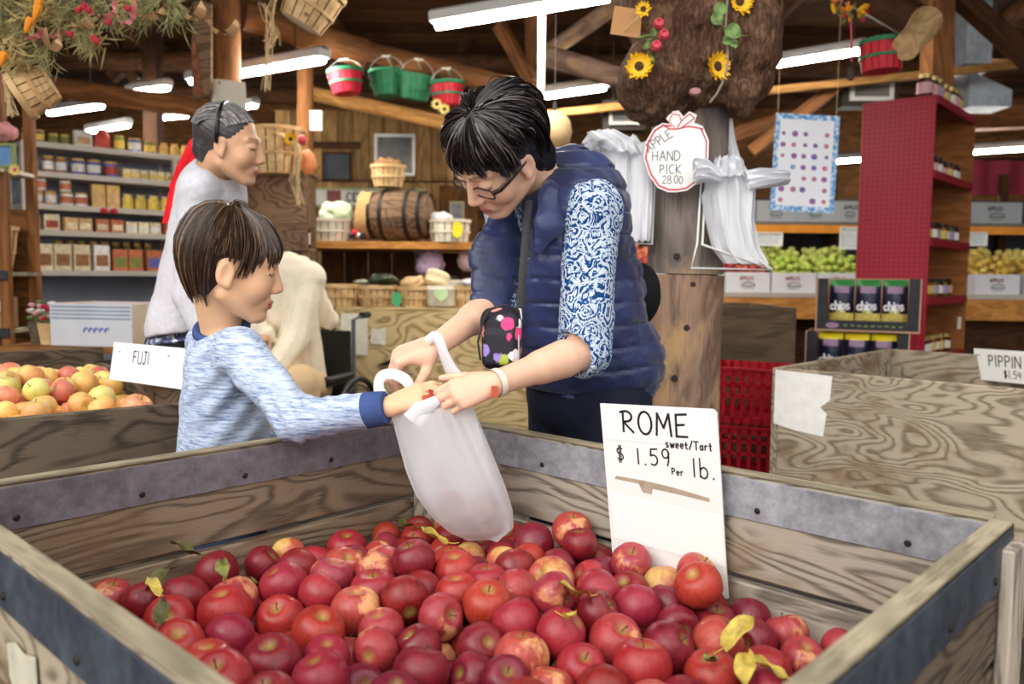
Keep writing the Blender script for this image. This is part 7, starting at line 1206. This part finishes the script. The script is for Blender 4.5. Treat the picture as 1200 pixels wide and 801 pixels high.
SH_ = Solid(lo, hi, .0045); SH_.limb(NBk + (0, 0, -.082), bP + (0, 0, .05), .100, .125, .03, sq=(bf, .86)); SH_.limb(bLS, bRS, .050, .050, .035); SH_.limb(bRS, bE, .050, .044, .02); SH_.limb(bE, bW - NV(bW - bE) * .03, .044, .034, .012); SH_.limb(bLS, lE, .046, .04, .02); SH_.limb(lE, lE * .15 + lW * .85, .04, .03, .01); SH_.limb(bW + NV(bW - bE) * .014, bW + NV(bW - bE) * .06, .055, .055, .002, 'sub'); SH_.limb(HB_.p(0, -.03, -.06), NBk + (0, 0, -.0), .055, .054, .006, 'sub'); SH_.cut(bP + (0, 0, -.06), (0, 0, -1))
def wr(p):
    t = np.clip(((p - bE) @ NV(bW - bE)), -1, 1); near = np.exp(-(np.linalg.norm(p - bE, axis=1) / .09) ** 2); a_ = np.exp(-(np.linalg.norm(p - (bRS + (-.02, .03, -.1)), axis=1) / .10) ** 2)
    return .0045 * near * np.sin(p @ NV((1, .3, .5)) * 210) + .006 * a_ * np.sin(p @ NV((.7, .2, -.7)) * 120) + .0025 * vnoise(p, 30, 4)
SH_.warp(wr); SH_.build('shirt', heather('blue_heather_knit', srgb(66, 90, 142), srgb(196, 209, 230)), BT)
NVY = cloth('navy_rib', srgb(62, 82, 132), .12, 30)
cd_ = NV(bW - bE); S = Solid(bW - .1, bW + .1, .003); S.limb(bW - cd_ * .045, bW - cd_ * .004, .036, .033, .003); S.cut(bW - cd_ * .003, cd_); S.cut(bW - cd_ * .048, -cd_); S.build('cuff', NVY, BT)
mb = MB(); ax_ = NV(HB_.p(0, -.03, -.06) - NBk); ring = []; u1 = NV(np.cross(ax_, (0, 1, 0))); u2 = np.cross(ax_, u1); cc_ = NBk + ax_ * .018; mb.tube([cc_ + u1 * .054 * math.cos(t) + u2 * .054 * math.sin(t) for t in np.linspace(0, 2 * math.pi, 33)], .0095, 8, cap=False, flat=1.3, ref=ax_); mb.build('collar', NVY, BT)
TR = Solid((-.86, 1.6, -.01), (-.4, 2.15, .75), .009); TR.ell(bP + (0, 0, -.02), (.115, .1, .09), np.array([br, bf, (0, 0, 1)]).T, .03)
for s_ in (1, -1): hp_ = bP + br * .06 * s_ + (0, 0, -.03); TR.limb(hp_, hp_ * (1, 1, 0) + (.02, 0, .33), .072, .056, .02); TR.limb(hp_ * (1, 1, 0) + (.02, 0, .33), hp_ * (1, 1, 0) + (0, 0, .06), .056, .05, .02)
TR.cut((0, 0, .06), (0, 0, -1)); TR.build('trousers', cloth('blue_denim', srgb(48, 58, 84), .2), BT)
BH = hair_set('brown_hair', srgb(52, 37, 28), srgb(82, 59, 43), srgb(126, 95, 68)); S = Solid(HB_.c - .19, HB_.c + .19, .004); HB_.e(S, (0, -.010, .044), (.081, .097, .0895), .02); HB_.e(S, (0, -.036, -.02), (.060, .044, .062), .03); HB_.e(S, (0, .115, -.03), (.075, .072, .066), .012, 'sub'); HB_.e(S, (0, .055, -.095), (.11, .085, .085), .012, 'sub')
for q in (-1, 1): HB_.e(S, (q * .085, .004, -.010), (.03, .040, .044), .01, 'sub')
hb = S.build('hair', BH[0], BT); hr = ((.083, .100, .089), (0, -.010, .044))
HB_.hair('hair_locks', BH, hb, *hr, lambda th: 1.74 if abs(th) < .9 else (1.95 if abs(th) < 1.4 else (1.78 if abs(th) < 1.9 else 2.8)), 2000, 1.3, .0021, 2, (0, -.02), .010, .22, .02, tufts=80)
HB_.hair('side_locks', BH, hb, (.084, .1, .089), (0, -.010, .044), lambda th: (2.25 if .95 < abs(th) < 1.32 else (1.86 if abs(th) < .95 else (1.7 if abs(th) < 1.85 else 3.05))), 620, 1.9, .0021, 7, (0, -.02), .013, .2, .03, start=.9, tufts=44)
HB_.hair('nape_locks', BH, hb, (.082, .097, .089), (0, -.010, .044), lambda th: 3.1 if abs(th) > 1.9 else .3, 800, 1.5, .0021, 12, (0, -.01), .012, .25, .035, start=1.9, tufts=40)
# apple in his hand
ac = np.array(bp(500, 469, 1.607)); o = put('apple', AM[4][0], Matrix.Translation(Vector(ac)) @ Matrix.Rotation(.5, 4, 'X') @ Matrix.Scale(.68, 4)); tag(o, 'small red apple held in the fingers of the boy', 'apple')
so = put('stem', STEMS[0], Matrix(), o); so.matrix_basis = Matrix.Translation((0, 0, AM[4][1]))
# ================================================================ translucent shopping bag
m, nt, b = newmat('frosted_bag_film', .38, 0, .5); b.inputs['Base Color'].default_value = (.92, .935, .97, 1); tl = nd(nt, 'ShaderNodeBsdfTranslucent', {'Color': (.93, .95, .98, 1)}); tp = nd(nt, 'ShaderNodeBsdfTransparent', {'Color': (1, .99, 1, 1)}); m1 = nd(nt, 'ShaderNodeMixShader', {0: .5}); nt.links.new(b.outputs[0], m1.inputs[1]); nt.links.new(tl.outputs[0], m1.inputs[2]); m2 = nd(nt, 'ShaderNodeMixShader', {0: .34}); nt.links.new(m1.outputs[0], m2.inputs[1]); nt.links.new(tp.outputs[0], m2.inputs[2]); nt.links.new(m2.outputs[0], nt.nodes['Material Output'].inputs[0]); bump(nt, b, noise(nt, coords(nt), 26, 4, .55, 1.2), .25, .01); BAGM = m
T = thing('plastic_bag', 'translucent white plastic carrier bag held open over the red apples', 'bag', P(560, 628, 1.60)); mb = MB()
Lf = [(462, 474), (460, 488), (468, 520), (476, 552), (487, 580), (505, 604), (524, 620), (545, 630)]; Rg = [(540, 464), (553, 472), (566, 505), (580, 540), (592, 570), (601, 598), (602, 618), (585, 631)]
def bagf(u, v):
    def at(pl): s = v * (len(pl) - 1); i = min(int(s), len(pl) - 2); f = s - i; return np.array(pl[i]) * (1 - f) + np.array(pl[i + 1]) * f
    a, b_ = at(Lf), at(Rg); th = 2 * math.pi * u; x = .5 - .5 * math.cos(th); q = a * (1 - x) + b_ * x; dep = .02 + .055 * math.sin(min(1, v * 1.05) * math.pi) ** .8 * (.4 + .6 * v); f = .0055 * math.sin(5 * th + 3 * v + 2 * math.sin(2 * th)) * (1 - .4 * v) + .003 * math.sin(13 * th - 7 * v + 3 * math.sin(3 * th)) * (1 - v) + .007 * math.sin(2.5 * th + 7 * v) * v * v + .003 * math.sin(9 * v + 4 * th)
    return P(q[0], q[1] + 4 * math.sin(4 * th) * (v < .1), 1.605) + Vector((0, -dep * math.sin(th) - f, 0))
mb.grid(bagf, 72, 40, True); mb.build('pouch', BAGM, T)
def strap(pts, w, nm='handle'):
    n_ = len(pts); tt = np.linspace(0, n_ - 1, n_ * 5); pa_ = np.array([P(*q)[:] for q in pts]); cr_ = []
    for t in tt:
        i = min(int(t), n_ - 2); f = t - i; p0, p1, p2, p3 = pa_[max(i - 1, 0)], pa_[i], pa_[i + 1], pa_[min(i + 2, n_ - 1)]; cr_.append(.5 * (2 * p1 + (p2 - p0) * f + (2 * p0 - 5 * p1 + 4 * p2 - p3) * f * f + (3 * p1 - p0 - 3 * p2 + p3) * f ** 3))
    w = list(np.interp(tt, range(n_), w)); mb = MB(); mb.tube(cr_, w, 10, cap=False, flat=.45, ref=(0, 1, 0)); mb.build(nm, M_['film'], T)
strap([(470, 478, 1.61), (452, 470, 1.62), (444, 455, 1.63), (447, 441, 1.63), (460, 438, 1.63), (474, 444, 1.63), (480, 452, 1.63)], [.016, .015, .012, .011, .011, .012, .010])
strap([(500, 400, 1.655), (509, 394, 1.65), (515, 400, 1.645), (520, 414, 1.645), (527, 430, 1.65), (536, 446, 1.65), (541, 466, 1.63)], [.009, .011, .012, .012, .015, .019, .02])
strap([(484, 492, 1.575), (492, 482, 1.57), (502, 475, 1.565), (513, 468, 1.565)], [.022, .018, .014, .009])
for i, (px, py, Y) in enumerate(((546, 600, 1.605), (569, 596, 1.61), (528, 588, 1.61))): o = put('apple', AM[i][0], Matrix.Translation(P(px, py, Y)) @ Matrix.Rotation(i, 4, 'X') @ Matrix.Scale(.8, 4)); tag(o, 'apple seen dimly inside the translucent bag', 'apple', 'apples inside the bag')
# ================================================================ elderly woman in white
HE = Head((-.912, 2.70, 1.553), (.955, .02, -.22), (.24, -.12, .96)); eS = bp(248, 217, 2.80); ef = NV((.95, .1, 0)); er = NV((.1, -.95, 0)); eP = bp(226, 420, 2.86)
ET = thing('person', 'elderly woman with grey hair, black headband and white knit top', 'person', (eP[0], eP[1], 0)); lo = (-1.36, 2.4, -.01); hi = (-.55, 3.25, 1.75); eRS = eS + er * .15 + (0, 0, -.03); eLS = eS - er * .15 + (0, 0, -.03); eE = bp(222, 345, 2.66); eW = eE + (.09, -.02, -.2); lE = eLS + (.0, .03, -.28); lW = lE + (.06, -.0, -.22)
B = Solid(lo, hi, .005); HE.face(B, old=True); B.limb(HE.p(0, -.03, -.04), eS + (0, 0, .0), .05, .055, .02); B.limb(eS, eP, .09, .1, .03); B.limb(eLS, eRS, .045, .045, .03)
for a_, e_, w_ in ((eRS, eE, eW), (eLS, lE, lW)): B.limb(a_, e_, .04, .034, .01); B.limb(e_, w_, .034, .024, .01)
for s_ in (1, -1): hp_ = eP + er * .08 * s_; kn = hp_ * (1, 1, 0) + (.02, 0, .46); an = hp_ * (1, 1, 0) + (0, 0, .08); B.limb(hp_, kn, .07, .05, .02); B.limb(kn, an, .045, .032, .02); foot(B, an, ef)
hand(B, eW, (.4, 0, -.9), (.2, -.95, .1), True, .95, [.4] * 4); hand(B, lW, (.25, 0, -.95), (.1, .95, .1), False, .95, [.4] * 4)
esk = srgb(216, 170, 136); B.build('body', SKIN, ET, lambda p: HE.colour(p, esk, lip=srgb(170, 98, 86), brow=srgb(120, 104, 90), cheek=.4))
S = Solid(lo, hi, .007); S.limb(eS + (0, 0, -.04), eP + (-.0, 0, .1), .135, .165, .05, sq=(ef, .85)); S.limb(eP + (0, 0, .1), eP + (0, 0, .02), .165, .16, .03, sq=(ef, .88)); S.limb(eLS, eRS, .064, .064, .04); S.limb(eRS, eE, .062, .055, .02); S.limb(eE, eW, .055, .042, .01); S.limb(eLS, lE, .06, .05, .02); S.limb(lE, lW, .05, .04, .01); S.limb(eW, eW + (.04, -.01, -.1), .06, .06, .002, 'sub'); S.limb(lW, lW + (.03, 0, -.1), .06, .06, .002, 'sub'); S.cut(bp(190, 393, 2.75), (.15, 0, -1)); S.warp(lambda p: .004 * vnoise(p, 28, 2) + .0015 * vnoise(p, 120, 4)); S.limb(HE.p(0, -.02, -.05), eS + (0, 0, .03), .056, .06, .01, 'sub')
S.build('knit_top', cloth('white_knit', srgb(208, 208, 216), .06, 70, .6), ET)
mb = MB(); ax_ = NV(HE.p(0, -.03, -.06) - eS); u1 = NV(np.cross(ax_, (0, 1, 0))); u2 = np.cross(ax_, u1); cc_ = eS + ax_ * .035
for z_ in (0,): mb.grid(lambda u, v: Vector(cc_ + ax_ * (.035 * v) + (u1 * math.cos(u * 6.2832) + u2 * math.sin(u * 6.2832)) * (.078 - .012 * v)), 24, 4, True); mb.build('collar', cloth('white_collar', srgb(232, 232, 240), .03), ET)
TR = Solid(lo, (-.55, 3.25, 1.1), .010); TR.ell(eP + (0, 0, .02), (.15, .14, .12), k=.03)
for s_ in (1, -1): hp_ = eP + er * .08 * s_; TR.limb(hp_, hp_ * (1, 1, 0) + (.02, 0, .46), .09, .065, .02); TR.limb(hp_ * (1, 1, 0) + (.02, 0, .46), hp_ * (1, 1, 0) + (0, 0, .08), .065, .055, .02)
TR.cut((0, 0, .07), (0, 0, -1)); TR.build('trousers', cloth('black_trouser', srgb(22, 22, 28), .2), ET)
m, nt, b = newmat('sequin_band', .3, .3); v = coords(nt); vo = nd(nt, 'ShaderNodeTexVoronoi', {'Vector': v, 'Scale': 75}); nt.links.new(ramp(nt, nd(nt, 'ShaderNodeSeparateColor', {0: vo.outputs['Color']}).outputs[0], [(.3, srgb(54, 62, 100)), (.6, srgb(104, 116, 160)), (.85, srgb(216, 220, 232))]), b.inputs['Base Color']); S = Solid(lo, (-.55, 3.25, 1.1), .008); S.ell(eP + (0, 0, .04), (.158, .15, .1), k=0); S.cut(bp(190, 404, 2.75), (.15, 0, -1)); S.build('sequin_hem', m, ET)
EH = hair_set('grey_hair', srgb(66, 64, 66), srgb(104, 101, 100), srgb(168, 164, 160)); S = Solid(HE.c - .17, HE.c + .17, .004); HE.e(S, (0, -.026, .045), (.079, .098, .088), .02); HE.e(S, (0, -.075, -.02), (.055, .04, .05), .02); HE.e(S, (0, .115, -.01), (.075, .072, .07), .012, 'sub'); HE.e(S, (0, .05, -.10), (.1, .095, .085), .012, 'sub')
for q in (-1, 1): HE.e(S, (q * .08, -.004, -.01), (.022, .024, .036), .008, 'sub')
S.warp(lambda p: .0007 * np.sin(HE.loc(p)[:, 2] * 420 + HE.loc(p)[:, 1] * 160 + 2 * vnoise(p, 40, 2))); hb = S.build('hair', EH[0], ET)
mb = MB()
rg = random.Random(3)
for i in range(900):
    x = rg.uniform(-1, 1); z0 = rg.uniform(.02, .09); pts = []
    for j in range(7): t = j / 6; an = 1.0 - t * 2.5; h = .002 + rg.uniform(0, .003); yy = -.026 + (.098 + h) * math.sin(an) * math.sqrt(max(.05, 1 - (x * .93) ** 2 * (1 - .3 * t))); zz = .045 + (.088 + h) * math.cos(an) * math.sqrt(max(.05, 1 - (x * .93) ** 2)); pts.append(HE.p(x * .079 * (1 - .1 * t), yy, zz))
    mb.tube(pts, .0013, 3, cap=False, mi=i % 3)
mb.build('hair_strands', EH, hb)
mb = MB(); mb.tube([HE.p(.084 * math.sin(t), -.02 - .012 * math.cos(t), .042 + .094 * math.cos(t)) for t in np.linspace(-1.95, 1.95, 25)], .006, 8, flat=1.0); mb.build('headband', plain('black_plastic', srgb(20, 20, 22), .25), ET)
# red tote on her far shoulder
T = thing('tote_bag', 'bright red cloth tote bag hanging at the back of the elderly woman', 'tote bag', P(205, 262, 2.95)); RED = cloth('red_cloth', srgb(226, 32, 44), .12, 8, .3)
film([(226, 166), (214, 195), (198, 225), (190, 262)], [(244, 162), (246, 190), (240, 225), (226, 262)], 2.98, .03, 3, .008, 3).build('pouch', RED, T)
for q in (((240, 160, 2.92), (226, 168, 2.93), (212, 196, 2.95), (202, 222, 2.97)), ((243, 162, 2.90), (236, 172, 2.9), (222, 200, 2.93), (212, 224, 2.95))): mb = MB(); mb.tube([P(*k_) for k_ in q], .016, 8, flat=.3, ref=(0, 1, 0)); mb.build('strap', RED, T)
# ================================================================ person seated in a wheelchair
cS = bp(334, 318, 4.28); cP = bp(350, 455, 4.42); cf = NV((-.25, -.95, 0)); cl = NV((.95, -.25, 0)); CT = thing('person', 'seated person in cream jacket and beige trousers in a wheelchair', 'person', (cP[0], cP[1], 0)); lo = (-1.75, 3.4, -.01); hi = (-.6, 4.8, 1.5)
HC = Head(bp(300, 284, 4.24), (-.4, -.8, -.35), (-.1, -.2, .95)); B = Solid(lo, hi, .008); HC.face(B); B.limb(HC.p(0, -.03, -.04), cS, .05, .055, .02); B.limb(cS, cP, .1, .11, .03); cLS = cS + cl * .14 + (0, 0, -.03); cRS = cS - cl * .14 + (0, 0, -.03); cLE = bp(344, 398, 4.12); cLW = bp(322, 432, 3.92); cRE = cRS + (0, -.08, -.26); cRW = cRE + (.1, -.2, -.02)
for a_, e_, w_ in ((cLS, cLE, cLW), (cRS, cRE, cRW)): B.limb(a_, e_, .042, .036, .01); B.limb(e_, w_, .036, .025, .01)
cK = bp(352, 450, 3.95); cA = bp(372, 640, 3.92); cK2 = cK - cl * .2; cA2 = cK2 * (1, 1, 0) + (0, -.02, .12); cA[2] = .12
for k_, a_, s_ in ((cK, cA, 1), (cK2, cA2, -1)): h_ = cP + cl * .09 * s_; B.limb(h_, k_, .075, .055, .02); B.limb(k_, a_, .05, .034, .02); foot(B, a_ * (1, 1, 0) + (0, 0, .1), cf)
hand(B, cLW, cf + (0, 0, -.2), (0, 0, 1), False, .95, [.4] * 4); hand(B, cRW, cf + (.2, 0, -.2), (0, 0, 1), True, .95, [.4] * 4)
B.build('body', SKIN, CT, lambda p: HC.colour(p, esk)); CRM = cloth('cream_jacket', srgb(240, 228, 204), .05, 20, .6)
S = Solid(lo, hi, .010); S.limb(cS + (0, 0, -.03), cP, .135, .16, .05, sq=(cf, .85)); S.limb(cLS, cRS, .075, .075, .05); S.limb(cLS, cLE, .078, .075, .03); S.limb(cLE, cLW, .072, .056, .02); S.limb(cRS, cRE, .07, .065, .03); S.limb(cRE, cRW, .062, .05, .02); S.limb(bp(352, 312, 4.4), bp(385, 375, 4.42), .06, .055, .04, sq=((0, 1, 0), .5)); S.limb(HC.p(0, 0, -.03), cS + (0, 0, .02), .06, .07, .01, 'sub'); S.warp(lambda p: .004 * vnoise(p, 18, 3) + .003 * np.sin((p @ cl) * 190) * (p[:, 2] < cS[2] - .05)); S.build('jacket', CRM, CT)
S = Solid((-1.75, 3.4, 0), (-.6, 4.8, .95), .010)
for k_, a_, s_ in ((cK, cA, 1), (cK2, cA2, -1)): h_ = cP + cl * .09 * s_; S.limb(h_, k_, .10, .088, .04); S.limb(k_, a_, .085, .062, .03)
S.cut((0, 0, .1), (0, 0, -1)); S.warp(lambda p: .005 * vnoise(p, 22, 7)); S.build('trousers', cloth('beige_trouser', srgb(222, 190, 148), .06, 12, .3), CT)
S = Solid(HC.c - .17, HC.c + .17, .006); HC.e(S, (0, -.022, .045), (.08, .1, .09), .02); HC.e(S, (0, .115, -.01), (.075, .072, .07), .012, 'sub'); HC.e(S, (0, .05, -.10), (.1, .095, .085), .012, 'sub'); S.build('hair', EH[1], CT)
WC = thing('wheelchair', 'black wheelchair carrying the seated person in cream', 'wheelchair', (cP[0], cP[1], 0)); BLK = plain('black_vinyl', srgb(24, 24, 26), .45); CHR = plain('grey_tube', srgb(110, 110, 116), .35, .7); C0 = np.array(cP); hs = .21; seatz = cP[2] - .155
def wp(l, f, z): return Vector(C0 * (1, 1, 0) + cl * l + cf * f + np.array((0, 0, z)))
put('seat', bbox_mesh('seat', (hs * 2, .44, .03), BLK, .008), frame(wp(0, .18, seatz), cl, up), WC); put('backrest', bbox_mesh('backrest', (hs * 2, .025, .42), BLK, .008), frame(wp(0, -.2, seatz + .25), cl, up), WC)
for s_ in (-1, 1):
    x = s_ * (hs + .035); mb = MB(); mb.tube([wp(x * .93, -.2, .12), wp(x * .93, -.2, seatz + .52), wp(x * .93, -.34, seatz + .54)], .012, 8); mb.build('back_tube', CHR, WC); mb = MB(); mb.tube([wp(x * .93, -.3, seatz + .54), wp(x * .93, -.4, seatz + .54)], .018, 8); mb.build('push_grip', BLK, WC)
    mb = MB(); mb.tube([wp(x, -.18, seatz + .2), wp(x, .2, seatz + .2), wp(x, .24, seatz + .12), wp(x, .24, .16)], .011, 8); mb.build('arm_tube', BLK, WC); put('armrest', bbox_mesh('armrest', (.05, .3, .035), BLK, .01), frame(wp(x, .03, seatz + .225), cl, up), WC)
    Mx = Matrix.Translation(wp(s_ * (hs + .075), -.1, .30)) @ Matrix(((cl[0], 0, cf[0], 0), (cl[1], 0, cf[1], 0), (0, 1, 0, 0), (0, 0, 0, 1))) ; Mx = frame(wp(s_ * (hs + .085), -.1, .30), cf, up)
    mb = MB(); mb.tube([Mx @ Vector((.285 * math.cos(t), 0, .285 * math.sin(t))) for t in np.linspace(0, 6.2832, 37)], .016, 8, cap=False); wh = mb.build('wheel', BLK, WC)
    mb = MB(); mb.tube([Mx @ Vector((.25 * math.cos(t), .0, .25 * math.sin(t))) for t in np.linspace(0, 6.2832, 31)], .006, 6, cap=False)
    for i in range(12): mb.tube([Mx @ Vector((0, 0, 0)), Mx @ Vector((.272 * math.cos(i * .5236), 0, .272 * math.sin(i * .5236)))], .002, 4)
    mb.build('spokes', CHR, wh); mb = MB(); Mc = frame(wp(x, .42, .075), cf, up); mb.tube([Mc @ Vector((.06 * math.cos(t), 0, .06 * math.sin(t))) for t in np.linspace(0, 6.2832, 21)], .014, 8, cap=False); mb.tube([wp(x, .42, .075), wp(x, .36, .2), wp(x, .24, .3), wp(x, -.18, .3)], .011, 8); mb.build('caster', CHR, WC)
